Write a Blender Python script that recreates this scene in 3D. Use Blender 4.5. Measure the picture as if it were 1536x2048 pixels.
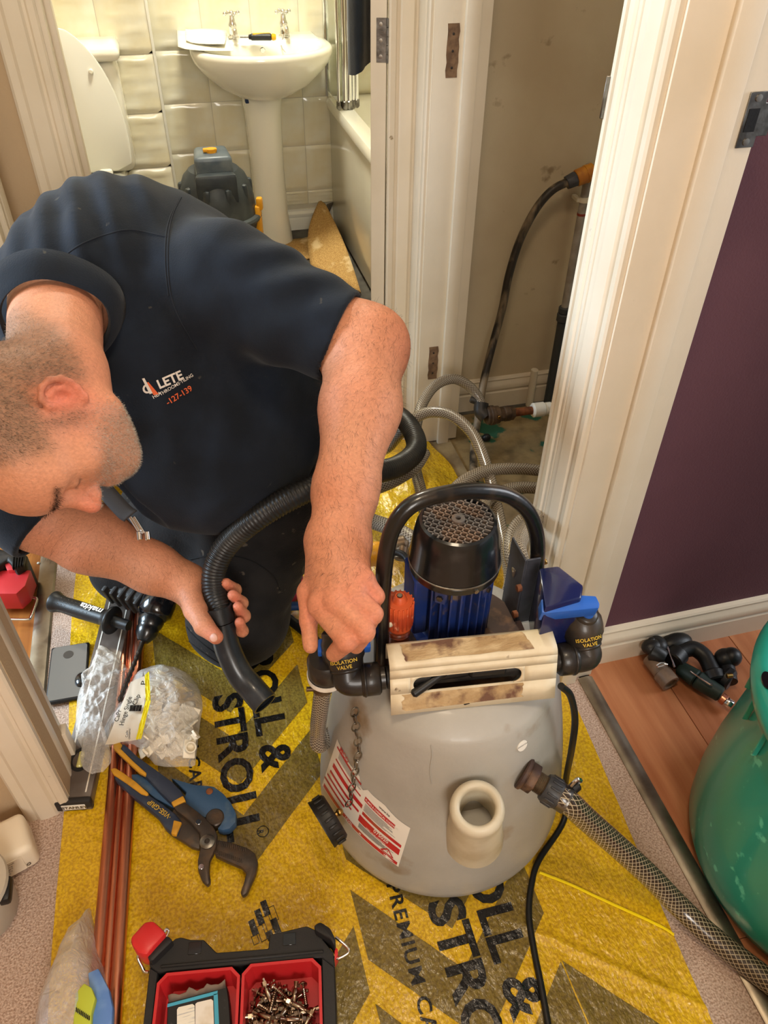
import bpy, bmesh, math, random
import numpy as np
from mathutils import Vector, Matrix, Euler, noise
from mathutils.bvhtree import BVHTree

# ---------------------------------------------------------------- camera
FPX = 1539.0
CAMH = 1.30
_D = np.array([-23.0, 1756.0, FPX]); _D /= np.linalg.norm(_D)      # straight down seen from the camera
_h = np.array([0, 0, 1.0]) - _D * _D[2]; _h /= np.linalg.norm(_h)
_r = np.cross(_D, _h)
_a = math.radians(15.0)
RC = np.array([_r * math.cos(_a) + _h * math.sin(_a), _h * math.cos(_a) - _r * math.sin(_a), -_D])
CAM = np.array([0, 0, CAMH])
scn = bpy.context.scene
for o in list(bpy.data.objects): bpy.data.objects.remove(o)
cd = bpy.data.cameras.new('camera'); cam = bpy.data.objects.new('camera', cd)
scn.collection.objects.link(cam); scn.camera = cam
cd.sensor_fit = 'VERTICAL'; cd.sensor_height = 36.0; cd.lens = FPX / 2048 * 36.0
cd.clip_start = 0.02; cd.clip_end = 60
M = Matrix.Identity(4)
for i in range(3):
    M[i][0] = RC[i][0]; M[i][1] = -RC[i][1]; M[i][2] = -RC[i][2]; M[i][3] = CAM[i]
cam.matrix_world = M

# ---------------------------------------------------------------- world, lights, exposure
W = bpy.data.worlds.new('world'); scn.world = W; W.use_nodes = True
W.node_tree.nodes['Background'].inputs[0].default_value = (0.80, 0.88, 1.0, 1)
W.node_tree.nodes['Background'].inputs[1].default_value = 0.55
scn.view_settings.view_transform = 'Standard'; scn.view_settings.look = 'None'
scn.view_settings.gamma = 1; scn.view_settings.exposure = 0.28
scn.view_settings.use_curve_mapping = False
def area(name, loc, target, size, power, col):
    l = bpy.data.lights.new(name, 'AREA'); l.shape = 'RECTANGLE'; l.size = size[0]; l.size_y = size[1]
    l.energy = power; l.color = col
    o = bpy.data.objects.new(name, l); scn.collection.objects.link(o)
    o.location = loc
    o.rotation_euler = (Vector(target) - Vector(loc)).to_track_quat('-Z', 'Y').to_euler()
    return o
area('window_light_left_room', (-2.6, 1.55, 1.65), (0.2, 1.1, 0.4), (1.2, 1.2), 125, (0.66, 0.84, 1.0))
area('window_light_right_room', (2.9, 0.6, 1.5), (0.6, 0.6, 0.3), (1.3, 1.2), 34, (0.9, 0.95, 1.0))
area('ceiling_light_bathroom', (0.25, 2.75, 2.27), (0.25, 2.75, 0), (0.35, 0.35), 34, (1.0, 0.95, 0.78))
area('window_light_hall', (-0.05, -1.9, 1.9), (0.1, 0.9, 0.3), (0.8, 1.2), 40, (1.0, 0.95, 0.89))
area('ceiling_light_hall', (0.1, 0.35, 2.28), (0.1, 0.35, 0), (0.3, 0.3), 9, (1.0, 0.80, 0.56))

# ---------------------------------------------------------------- points (metres) from positions in the photograph
def _ray(px, py): return RC @ np.array([(px - 768) / FPX, (py - 1024) / FPX, 1.0])
def GZ(px, py, z=0.0):
    d = _ray(px, py); return Vector(CAM + d * ((z - CAMH) / d[2]))
def GY(px, py, Y):
    d = _ray(px, py); return Vector(CAM + d * (Y / d[1]))
def GX(px, py, X):
    d = _ray(px, py); return Vector(CAM + d * (X / d[0]))
def UD(px, py, d): return Vector(CAM + _ray(px, py) * d)
def S(c):                                                   # sRGB 0-255 to linear
    return tuple(((v / 255) / 12.92 if v / 255 <= 0.04045 else ((v / 255 + 0.055) / 1.055) ** 2.4) for v in c)

# ---------------------------------------------------------------- materials
def mat(name, col, rough=0.5, metal=0.0, col2=None, scale=20.0, mix=(0.4, 0.6), bump=0.0, bscale=200.0,
        coat=0.0, trans=0.0, alpha=1.0, spec=0.5, stretch=(1, 1, 1), detail=4, sss=0.0, sheen=0.0, ior=1.45, col3=None, scale3=60, mix3=(0.62, 0.68), rough2=None):
    m = bpy.data.materials.new(name); m.use_nodes = True
    nt = m.node_tree; N = nt.nodes; L = nt.links; b = N['Principled BSDF']
    b.inputs['Base Color'].default_value = (*S(col), 1); b.inputs['Roughness'].default_value = rough
    b.inputs['Metallic'].default_value = metal; b.inputs['Specular IOR Level'].default_value = spec
    b.inputs['Coat Weight'].default_value = coat; b.inputs['Coat Roughness'].default_value = 0.08
    b.inputs['Transmission Weight'].default_value = trans; b.inputs['Alpha'].default_value = alpha; b.inputs['IOR'].default_value = ior
    if sss: b.inputs['Subsurface Weight'].default_value = sss; b.inputs['Subsurface Radius'].default_value = (0.012, 0.005, 0.003); b.inputs['Subsurface Scale'].default_value = 0.6
    if sheen: b.inputs['Sheen Weight'].default_value = sheen; b.inputs['Sheen Roughness'].default_value = 0.5
    tc = N.new('ShaderNodeTexCoord'); mp = N.new('ShaderNodeMapping'); mp.inputs['Scale'].default_value = stretch
    L.new(tc.outputs['Object'], mp.inputs['Vector'])
    cs = None
    if col2:
        n = N.new('ShaderNodeTexNoise'); n.inputs['Scale'].default_value = scale; n.inputs['Detail'].default_value = detail
        L.new(mp.outputs[0], n.inputs['Vector'])
        r = N.new('ShaderNodeMapRange'); r.inputs[1].default_value = mix[0]; r.inputs[2].default_value = mix[1]
        L.new(n.outputs['Fac'], r.inputs[0])
        x = N.new('ShaderNodeMix'); x.data_type = 'RGBA'; x.inputs[6].default_value = (*S(col), 1); x.inputs[7].default_value = (*S(col2), 1)
        L.new(r.outputs[0], x.inputs[0]); cs = x.outputs[2]
        if rough2 is not None:
            rr = N.new('ShaderNodeMapRange'); rr.inputs[3].default_value = rough; rr.inputs[4].default_value = rough2
            L.new(r.outputs[0], rr.inputs[0]); L.new(rr.outputs[0], b.inputs['Roughness'])
    if col3:
        n = N.new('ShaderNodeTexNoise'); n.inputs['Scale'].default_value = scale3; n.inputs['Detail'].default_value = 5
        L.new(tc.outputs['Object'], n.inputs['Vector'])
        r = N.new('ShaderNodeMapRange'); r.inputs[1].default_value = mix3[0]; r.inputs[2].default_value = mix3[1]
        L.new(n.outputs['Fac'], r.inputs[0])
        x = N.new('ShaderNodeMix'); x.data_type = 'RGBA'; x.inputs[7].default_value = (*S(col3), 1)
        if cs: L.new(cs, x.inputs[6])
        else: x.inputs[6].default_value = (*S(col), 1)
        L.new(r.outputs[0], x.inputs[0]); cs = x.outputs[2]
    if cs: L.new(cs, b.inputs['Base Color'])
    if bump:
        n = N.new('ShaderNodeTexNoise'); n.inputs['Scale'].default_value = bscale; n.inputs['Detail'].default_value = 3
        L.new(mp.outputs[0], n.inputs['Vector'])
        bp = N.new('ShaderNodeBump'); bp.inputs['Strength'].default_value = min(1, bump); bp.inputs['Distance'].default_value = 0.002 * max(1, bump)
        L.new(n.outputs['Fac'], bp.inputs['Height']); L.new(bp.outputs[0], b.inputs['Normal'])
    return m

MT = {}
def mt(k, *a, **kw): MT[k] = mat(k, *a, **kw); return MT[k]
mt('paint_white', (226, 213, 192), 0.38, col2=(216, 202, 178), scale=5, mix=(0.35, 0.7), bump=0.12, bscale=90, col3=(150, 130, 100), scale3=45, mix3=(0.74, 0.78))
mt('wall_cream', (196, 172, 138), 0.85, col2=(188, 163, 130), scale=3, bump=0.25, bscale=260)
mt('wall_cream2', (206, 190, 160), 0.85, col2=(196, 178, 148), scale=4, bump=0.25, bscale=260, col3=(160, 140, 112), scale3=14, mix3=(0.66, 0.72))
mt('wall_purple', (98, 62, 72), 0.8, col2=(92, 57, 67), scale=4, bump=0.25, bscale=300)
mt('ceiling_white', (235, 230, 220), 0.9)
mt('carpet', (206, 180, 162), 0.95, col2=(158, 128, 108), scale=320, mix=(0.40, 0.64), bump=1.4, bscale=340, sheen=0.2)
mt('carpet_brown', (176, 146, 120), 0.95, col2=(130, 100, 78), scale=260, mix=(0.42, 0.66), bump=1.0, bscale=330, sheen=0.2)
mt('steel', (150, 148, 142), 0.35, 1.0, col2=(110, 106, 100), scale=40, bump=0.1)
mt('chrome', (225, 225, 225), 0.1, 1.0)
mt('alu', (186, 180, 168), 0.32, 1.0, col2=(150, 144, 132), scale=30)
mt('black_plastic', (22, 22, 23), 0.42, bump=0.1, bscale=300)
mt('black_gloss', (14, 14, 16), 0.18, coat=0.5)
mt('black_dirty', (34, 31, 29), 0.5, col2=(70, 60, 50), scale=30, mix=(0.5, 0.8), bump=0.2, bscale=120)
mt('screw', (170, 165, 155), 0.35, 1.0)

# ---------------------------------------------------------------- mesh building
class MB:
    def __init__(s): s.v = []; s.f = []; s.sm = []
    def add(s, vs, fs, smooth=False):
        o = len(s.v); s.v += [tuple(v) for v in vs]; s.f += [tuple(i + o for i in f) for f in fs]; s.sm += [smooth] * len(fs); return s
    def bm_add(s, bm, smooth=False, mtx=None):
        if mtx is not None: bm.transform(mtx)
        bm.verts.index_update()
        s.add([v.co for v in bm.verts], [[v.index for v in f.verts] for f in bm.faces], smooth); bm.free(); return s
    def box(s, a, b, bev=0.0, seg=2, mtx=None):            # from corner a to corner b
        bm = bmesh.new(); bmesh.ops.create_cube(bm, size=1)
        a = Vector(a); b = Vector(b); c = (a + b) / 2; d = b - a
        bm.transform(Matrix.Translation(c) @ Matrix.Diagonal((abs(d.x), abs(d.y), abs(d.z), 1)))
        if bev: bmesh.ops.bevel(bm, geom=bm.edges[:], offset=min(bev, abs(d.x) * .49, abs(d.y) * .49, abs(d.z) * .49), segments=seg, affect='EDGES', profile=0.5)
        return s.bm_add(bm, bev > 0, mtx)
    def prism(s, pts, h0, h1, mtx=None, bev=0.0, seg=1, smooth=False): # polygon in xy, extruded along z
        bm = bmesh.new(); vs = [bm.verts.new((p[0], p[1], h0)) for p in pts]; f = bm.faces.new(vs)
        r = bmesh.ops.extrude_face_region(bm, geom=[f]); bmesh.ops.translate(bm, verts=[x for x in r['geom'] if isinstance(x, bmesh.types.BMVert)], vec=(0, 0, h1 - h0))
        bmesh.ops.recalc_face_normals(bm, faces=bm.faces[:])
        if bev: bmesh.ops.bevel(bm, geom=bm.edges[:], offset=bev, segments=seg, affect='EDGES', profile=0.5)
        return s.bm_add(bm, smooth or bev > 0, mtx)
    def lathe(s, prof, mtx=None, n=32, smooth=True, closed=False):     # prof: (r, z) list around z
        vs = []; fs = []; k = len(prof)
        for i in range(n):
            a = 2 * math.pi * i / n
            for r, z in prof: vs.append((r * math.cos(a), r * math.sin(a), z))
        for i in range(n):
            j = (i + 1) % n
            for q in range(k if closed else k - 1):
                q2 = (q + 1) % k
                fs.append((i * k + q, j * k + q, j * k + q2, i * k + q2))
        if mtx is not None: vs = [mtx @ Vector(v) for v in vs]
        return s.add(vs, fs, smooth)
    def cyl(s, p, q, r, r2=None, n=20, caps=True, bev=0.0, smooth=True):
        p = Vector(p); q = Vector(q); r2 = r if r2 is None else r2; L = (q - p).length
        m = Matrix.Translation(p) @ (q - p).to_track_quat('Z', 'Y').to_matrix().to_4x4()
        e = min(bev, r * .5, L * .4) if bev else 0
        pr = [(r - e, 0), (r, e)] if e else [(r, 0)]
        pr += [(r2, L - e), (r2 - e, L)] if e else [(r2, L)]
        if caps: pr = [(1e-5, 0)] + pr + [(1e-5, L)]
        if caps and not e: pr = [(1e-5, 0), (r * .985, 0), (r, .00001)] + [(r2, L - .00001), (r2 * .985, L), (1e-5, L)]
        return s.lathe(pr, m, n, smooth)
    def ring(s, p, q, ro, ri, n=28):                                   # hollow tube with thickness
        p = Vector(p); q = Vector(q); L = (q - p).length
        m = Matrix.Translation(p) @ (q - p).to_track_quat('Z', 'Y').to_matrix().to_4x4()
        return s.lathe([(ri, 0), (ro, 0), (ro, L), (ri, L)], m, n, True, closed=True)
    def tube(s, pts, r, n=12, sub=8, caps=True, closed=False, rf=None):  # smooth tube through the points
        P = spline([Vector(p) for p in pts], sub, closed) if sub > 1 else [Vector(p) for p in pts]
        k = len(P); vs = []; fs = []
        T = [((P[(i + 1) % k] if closed else P[min(i + 1, k - 1)]) - (P[i - 1] if (closed or i) else P[0])).normalized() for i in range(k)]
        u = T[0].orthogonal().normalized()
        acc = 0
        for i in range(k):
            u = (u - T[i] * u.dot(T[i])); u.normalize(); w = T[i].cross(u)
            if i: acc += (P[i] - P[i - 1]).length
            rr = (r(i / (k - 1)) if callable(r) else r)
            if rf: rr *= rf(acc)
            for j in range(n):
                a = 2 * math.pi * j / n; vs.append(P[i] + (u * math.cos(a) + w * math.sin(a)) * rr)
        for i in range(k if closed else k - 1):
            i2 = (i + 1) % k
            for j in range(n): fs.append((i * n + j, i * n + (j + 1) % n, i2 * n + (j + 1) % n, i2 * n + j))
        if caps and not closed: fs.append(tuple(range(n))[::-1]); fs.append(tuple(range((k - 1) * n, k * n)))
        return s.add(vs, fs, True)
    def ell(s, c, r, mtx=None, u=20, v=12):
        bm = bmesh.new(); bmesh.ops.create_uvsphere(bm, u_segments=u, v_segments=v, radius=1)
        m = Matrix.Translation(Vector(c)) @ Matrix.Diagonal((r[0], r[1], r[2], 1))
        return s.bm_add(bm, True, (mtx @ m) if mtx is not None else m)
    def sheet(s, rows, smooth=True, closed=False, thick=0.0):          # rows of equal length point lists
        n = len(rows[0]); k = len(rows); vs = [p for r in rows for p in r]
        fs = [(i * n + j, i * n + (j + 1) % n, (i + 1) * n + (j + 1) % n, (i + 1) * n + j) for i in range(k - 1) for j in range(n if closed else n - 1)]
        return s.add(vs, fs, smooth)
    def build(s, name, material, parent=None, origin=None, thick=0.0, angle=40):
        me = bpy.data.meshes.new(name)
        if parent is not None: o0 = ORG[parent.name]
        else: o0 = Vector(origin) if origin is not None else Vector((0, 0, 0))
        me.from_pydata([(v[0] - o0.x, v[1] - o0.y, v[2] - o0.z) for v in s.v], [], s.f)
        me.polygons.foreach_set('use_smooth', s.sm); me.update()
        if any(s.sm) and not all(s.sm) or any(s.sm): me.set_sharp_from_angle(angle=math.radians(angle))
        o = bpy.data.objects.new(name, me); scn.collection.objects.link(o)
        if material is not None: me.materials.append(MT[material] if isinstance(material, str) else material)
        if parent is not None: o.parent = parent
        else: o.location = o0
        ORG[o.name] = o0
        if thick:
            md = o.modifiers.new('thickness', 'SOLIDIFY'); md.thickness = thick; md.offset = 0
        return o
ORG = {}
def spline(P, sub, closed=False):
    out = []; n = len(P)
    for i in range(n if closed else n - 1):
        if closed: a, b, c, d = P[i - 1], P[i], P[(i + 1) % n], P[(i + 2) % n]
        else:
            b, c = P[i], P[i + 1]; a = P[i - 1] if i else b * 2 - c; d = P[i + 2] if i + 2 < n else c * 2 - b
        for t in range(sub):
            t /= sub; t2 = t * t; t3 = t2 * t
            out.append(0.5 * ((2 * b) + (c - a) * t + (2 * a - 5 * b + 4 * c - d) * t2 + (3 * b - a - 3 * c + d) * t3))
    if not closed: out.append(P[-1])
    return out
def frame(o, x, y=None, z=None):                            # matrix from origin and axes
    x = Vector(x).normalized()
    if z is None: y = Vector(y); y = (y - x * x.dot(y)).normalized(); z = x.cross(y)
    else: z = Vector(z); z = (z - x * x.dot(z)).normalized(); y = z.cross(x)
    m = Matrix.Identity(4)
    for i in range(3): m[i][0] = x[i]; m[i][1] = y[i]; m[i][2] = z[i]; m[i][3] = o[i]
    return m
def thing(name, label, cat, loc, group=None):
    o = bpy.data.objects.new(name, None); scn.collection.objects.link(o); o.empty_display_size = 0.02
    o.location = loc; ORG[o.name] = Vector(loc); o['label'] = label; o['category'] = cat
    if group: o['group'] = group
    return o
def tag(o, label, cat, group=None):
    o['label'] = label; o['category'] = cat
    if group: o['group'] = group
    return o
def struct(o): o['kind'] = 'structure'; return o
def lab(o, t): o['label'] = t; return o
def text_mesh(txt, size, mtx, space=1.0, align='LEFT', thick=0.0, sub=0.0, bold=0.0):   # flat lettering, returned as MB
    c = bpy.data.curves.new('t', 'FONT'); c.body = txt; c.size = size; c.space_character = space; c.align_x = align; c.align_y = 'CENTER'
    c.resolution_u = 3; c.extrude = thick; c.offset = bold
    o = bpy.data.objects.new('t', c); scn.collection.objects.link(o)
    dg = bpy.context.evaluated_depsgraph_get(); me = bpy.data.meshes.new_from_object(o.evaluated_get(dg))
    bm = bmesh.new(); bm.from_mesh(me); bmesh.ops.triangulate(bm, faces=bm.faces[:])
    if sub:
        for _ in range(5):
            e = [e for e in bm.edges if e.calc_length() > sub]
            if not e: break
            bmesh.ops.subdivide_edges(bm, edges=e, cuts=1); bmesh.ops.triangulate(bm, faces=bm.faces[:])
    m = MB(); m.bm_add(bm, False, mtx)
    bpy.data.objects.remove(o); bpy.data.curves.remove(c); bpy.data.meshes.remove(me)
    return m

# ================================================================ THE ROOM SHELL
XL, XR = -0.345, 0.545            # hall wall faces
YE = 1.775                        # hall end wall (bathroom door)
HC = 2.30
def sbox(name, a, b, m, bev=0.0, parent=None, **k):
    o = MB().box(a, b, bev).build(name, m, parent)
    return struct(o) if parent is None else o
# walls of the hall and rooms round it
sbox('wall_left', (XL - 0.10, 1.64, 0), (XL, YE, HC), 'wall_cream')
sbox('wall_left', (-1.6, 0.80, 0), (XL - 0.005, 0.884, HC), 'wall_cream')
sbox('wall_landing', (-1.7, -2.2, 0), (-1.6, 0.884, HC), 'wall_cream')
sbox('wall_back', (-1.7, -2.3, 0), (2.8, -2.2, HC), 'wall_cream')
sbox('wall_end_left', (XL - 0.10, YE, 0), (-0.205, YE + 0.10, HC), 'wall_cream')
sbox('wall_between_doors', (0.520, YE, 0), (XR + 0.12, YE + 0.10, HC), 'wall_cream')
sbox('wall_right_post', (XR, 0.86, 0), (XR + 0.10, 0.94, HC), 'wall_cream')
sbox('wall_right_near', (XR, -2.2, 0), (XR + 0.10, 0.03, HC), 'wall_cream')
# closet
sbox('wall_closet_far', (XR + 0.10, 1.835, 0), (1.60, 1.93, HC), 'wall_cream2')
sbox('wall_closet_right', (1.30, 0.95, 0), (1.36, 1.84, HC), 'wall_cream2')
# right room (purple)
sbox('wall_purple_room', (0.67, 0.872, 0), (3.2, 0.95, HC), 'wall_purple')
# left room behind the man
sbox('wall_left_room_far', (-3.0, 2.55, 0), (XL - 0.1, 2.62, HC), 'wall_cream')
sbox('ceiling', (-1.75, -2.3, HC), (3.2, 3.9, HC + 0.05), 'ceiling_white')

# door linings, stops and architraves --------------------------------------------------
# moulded architrave: profile (distance across, height off the wall)
ARP = [(0, 0), (0, .009), (.003, .012), (.012, .012), (.015, .008), (.019, .008), (.023, .013), (.034, .016), (.044, .0165), (.049, .013), (.053, .0145), (.060, .0145), (.064, .011), (.064, 0)]
def moulding(name, o, across, off, along, length, material='paint_white', prof=ARP, sc=1.0, parent=None):
    o = Vector(o); A = Vector(across); B = Vector(off); C = Vector(along)
    a = [o + A * x * sc + B * y for x, y in prof]; b = [p + C * length for p in a]
    m = MB(); m.sheet([a, b]); n = len(a)
    m.add(a, [tuple(range(n))]); m.add(b, [tuple(range(n))[::-1]])
    r = m.build(name, material, parent, angle=28)
    return struct(r) if parent is None else r
SKP = [(0, 0), (0, .016), (.052, .016), (.056, .013), (.060, .013), (.064, .017), (.072, .018), (.080, .016), (.086, .011), (.090, .010), (.094, .012), (.098, .009), (.100, 0)]

# right (purple) room doorway: far lining faces the camera
sbox('door_1_lining', (XR - 0.002, 0.835, 0), (0.672, 0.862, 2.0), 'paint_white', 0.002)
sbox('door_1_stop', (0.598, 0.823, 0), (0.631, 0.836, 2.0), 'paint_white', 0.002)
moulding('trim_1', (XR, 0.840, 0), (0, 1, 0), (-1, 0, 0), (0, 0, 1), 2.05)
moulding('trim_2', (0.668, 0.8725, 0), (1, 0, 0), (0, -1, 0), (0, 0, 1), 0.0001)
# closet doorway: near architrave butts against the first one, far lining faces the camera
moulding('trim_3', (XR, 0.953, 0), (0, -1, 0), (-1, 0, 0), (0, 0, 1), 2.05, sc=0.8)
sbox('door_2_lining', (XR - 0.002, 0.925, 0), (0.662, 0.950, 2.0), 'paint_white', 0.002)
sbox('door_2_lining', (XR - 0.003, 1.690, 0.006), (0.664, 1.716, 2.0), 'paint_white', 0.002)
sbox('door_2_stop', (0.605, 1.678, 0.0), (0.636, 1.691, 2.0), 'paint_white', 0.002)
moulding('trim_4', (XR, 1.694, 0), (0, 1, 0), (-1, 0, 0), (0, 0, 1), 2.05)
# bathroom doorway
sbox('door_3_lining', (0.504, YE - 0.004, 0), (0.520, YE + 0.115, 2.0), 'paint_white', 0.002)
sbox('door_3_lining', (-0.212, YE - 0.004, 0), (-0.186, YE + 0.115, 2.0), 'paint_white', 0.002)
sbox('door_3_stop', (-0.187, YE + 0.040, 0), (-0.174, YE + 0.075, 2.0), 'paint_white', 0.002)
moulding('trim_5', (0.471, YE, 0), (1, 0, 0), (0, -1, 0), (0, 0, 1), 2.05, sc=1.14)
moulding('trim_6', (-0.196, YE, 0), (-1, 0, 0), (0, -1, 0), (0, 0, 1), 2.05, sc=1.25)
# left doorway: far architrave and near lining with architrave
moulding('trim_7', (XL, 1.640, 0), (0, 1, 0), (1, 0, 0), (0, 0, 1), 2.05)
sbox('door_4_lining', (XL - 0.11, 1.610, 0), (XL + 0.002, 1.642, 2.0), 'paint_white', 0.002)
sbox('door_4_lining', (XL - 0.11, 0.885, 0), (XL - 0.012, 0.915, 2.0), 'paint_white', 0.002)
sbox('door_4_stop', (XL - 0.075, 0.915, 0), (XL - 0.04, 0.928, 2.0), 'paint_white', 0.002)
moulding('trim_8', (XL - 0.02, 0.905, 0), (0, -1, 0), (1, 0, 0), (0, 0, 1), 2.05, sc=1.45)
moulding('trim_12', (XL - 0.006, 0.800, 0), (-1, 0, 0), (0, -1, 0), (0, 0, 1), 2.05, sc=1.2)
sbox('trim_9', (XL - 0.02, 0.880, 0.0), (XL + 0.002, 0.904, 0.10), 'paint_white', 0.002)

# skirting boards
moulding('baseboard_purple_room', (0.672, 0.872, 0), (0, 0, 1), (0, -1, 0), (1, 0, 0), 2.4, prof=SKP)
moulding('baseboard_closet', (XR + 0.10, 1.835, 0), (0, 0, 1), (0, -1, 0), (1, 0, 0), 0.66, prof=SKP, material='paint_white')

# hinges, rebates and strike plates
def hinge(name, mtx, w, h, mm, parent=None, screws=3):
    o = MB().box((0, 0, 0), (w, .0018, h), .0006, 1, mtx).build(name, mm, parent)
    k = MB()
    for i in range(screws):
        z = h * (0.14 + 0.72 * i / (screws - 1)); c = Vector((w * .55, 0, z))
        k.cyl(mtx @ c, mtx @ (c + Vector((0, -.0012, 0))), .0042, n=12)
    k.build('screw', 'screw', o)
    return o
mt('rebate_wood', (128, 100, 74), 0.8, col2=(100, 76, 56), scale=60)
for zc in (0.94, 0.285):
    b = GY(905 if zc > .5 else 866, 102 if zc > .5 else 726, 1.69)
    m = MB(); n = 7
    L_ = [(b.x - .0125 + random.Random(i).uniform(-.0012, .0012), 1.6895, b.z - .048 + .096 * i / n) for i in range(n + 1)]
    R_ = [(b.x + .0125 + random.Random(i + 50).uniform(-.0012, .0012), 1.6895, b.z - .048 + .096 * i / n) for i in range(n + 1)]
    m.sheet([L_, R_], smooth=False)
    h = tag(m.build('hinge_recess', 'rebate_wood', None, origin=b, thick=.0012),
            'bare %s hinge recess chiselled into the cupboard door frame' % ('upper' if zc > .5 else 'lower'), 'hinge recess')
    for i in (-1, 0, 1):
        k = MB(); k.cyl(b + Vector((0, .0, i * .03)), b + Vector((0, -.0016, i * .03)), .0025, n=8); k.build('screw_hole', 'black_dirty', h)

# strike plate on the purple room door lining
sp = GY(1503, 240, 0.834)
st = thing('strike_plate', 'grey steel strike plate screwed to the purple room door frame', 'strike plate', sp)
m = MB(); m.prism([(-.012, -.030), (.012, -.030), (.012, -.018), (.026, -.018), (.026, .018), (.012, .018), (.012, .030), (-.012, .030)], 0, .0016, frame(sp, (1, 0, 0), (0, 0, 1)), .0004)
m.build('plate', 'steel', st)
m = MB(); m.box((-.008, -.0125, .0012), (.006, .0125, .0022), 0, mtx=frame(sp, (1, 0, 0), (0, 0, 1))); m.build('latch_hole', 'black_plastic', st)
for s_ in (-1, 1):
    m = MB(); c = sp + Vector((0, -.0012, s_ * .0235)); m.cyl(c, c + Vector((0, -.0016, 0)), .0042, n=14); m.build('screw', 'screw', st)
# edge of the cupboard strike plate
b = GY(1212, 195, 0.951)
m = MB(); m.box((b.x - .004, .9500, b.z - .024), (b.x + .016, .9520, b.z + .024), .0008, 1)
tag(m.build('strike_plate', 'steel', None, origin=b), 'edge of a small steel strike plate on the cupboard door frame', 'strike plate')

# floors ----------------------------------------------------------------------------
fl = MB().box((-0.42, -2.2, -0.05), (0.645, YE + .03, 0.0)).box((-1.6, -2.2, -0.05), (-0.42, 0.83, 0.0)).build('floor', 'carpet', None); struct(fl)
# plank floors
def wood(name, c1, c2, c3):
    m = mat(name, c1, 0.32, col2=c2, scale=3.2, mix=(0.35, 0.65), stretch=(14, 1.0, 1), detail=6, bump=0.05, bscale=60)
    MT[name] = m; return m
wood('laminate', (190, 128, 88), (168, 104, 68), None)
wood('laminate_red', (180, 116, 80), (158, 96, 62), None)
wood('laminate_left', (178, 112, 54), (146, 86, 40), None)
mt('joint', (70, 40, 24), 0.8)
f2 = struct(MB().box((0.645, -2.2, -0.05), (3.2, 0.875, -0.009)).build('floor', 'joint'))
x = 0.667
for i, wd in enumerate((0.150, 0.193, 0.193, 0.193)):
    for (ya, yb) in ((-0.9, 0.31 - .2 * (i % 2) * 2), (0.31 - .2 * (i % 2) * 2, 0.86)) if i != 1 else ((-0.9, .86),):
        MB().box((x + .0004, ya + .0004, -.010), (x + wd - .0008, yb - .0004, 0.0), .0008, 1).build('plank', 'laminate' if i % 2 == 0 else 'laminate_red', f2)
    x += wd
f3 = struct(MB().box((-3.0, 0.884, -0.05), (-0.445, 2.55, -0.009)).build('floor', 'joint'))
x = -0.4455
for i in range(4):
    MB().box((x - .1925, 0.885, -.010), (x - .0006, 2.5, 0.0), .0008, 1).build('plank', 'laminate_left', f3); x -= .193
# threshold strips
mt('strip_metal', (168, 158, 140), 0.35, 0.9, col2=(128, 116, 100), scale=18, mix=(.4, .7))
moulding('trim_10', (0.640, -1.6, 0.0), (1, 0, 0), (0, 0, 1), (0, 1, 0), 2.43, material='strip_metal',
         prof=[(0, 0), (0, .003), (.006, .006), (.018, .0065), (.026, .0045), (.032, .001), (.032, 0)])
moulding('trim_11', (-0.452, 0.92, 0.0), (1, 0, 0), (0, 0, 1), (0, 1, 0), 0.70, material='strip_metal',
         prof=[(0, 0), (0, .002), (.006, .005), (.020, .006), (.034, .004), (.038, .001), (.038, 0)])
# closet floor: green painted chipboard, cream boards
mt('chipboard', (150, 128, 88), 0.8, col2=(118, 98, 66), scale=22, mix=(.4, .65), bump=.3, bscale=160, col3=(40, 92, 70), scale3=5.5, mix3=(.545, .565))
mt('chipboard_dust', (160, 140, 104), 0.9, col2=(120, 100, 72), scale=16, mix=(.35, .65), bump=.4, bscale=120, col3=(44, 96, 78), scale3=6, mix3=(.56, .6))
f4 = struct(MB().box((0.6455, 0.876, -0.05), (1.30, 1.835, -0.019)).build('floor', 'joint'))
MB().box((XR + .1005, 1.42, -.018), (1.30, 1.834, -.0012), .001, 1).build('board', 'chipboard', f4)
MB().box((XR + .1005, 0.97, -.018), (1.30, 1.418, -.0022), .001, 1).build('board', 'chipboard_dust', f4)
MB().box((XR - .004, .968, 0.0), (XR + .10, 1.69, .003)).build('board', 'chipboard_dust', f4)
# bathroom floor
mt('lino', (96, 92, 84), 0.6, col2=(70, 66, 60), scale=12, mix=(.4, .6), bump=.2, bscale=80)
struct(MB().box((-0.75, YE + .03, -0.05), (1.5, 3.42, 0.0)).build('floor', 'lino'))

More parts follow.
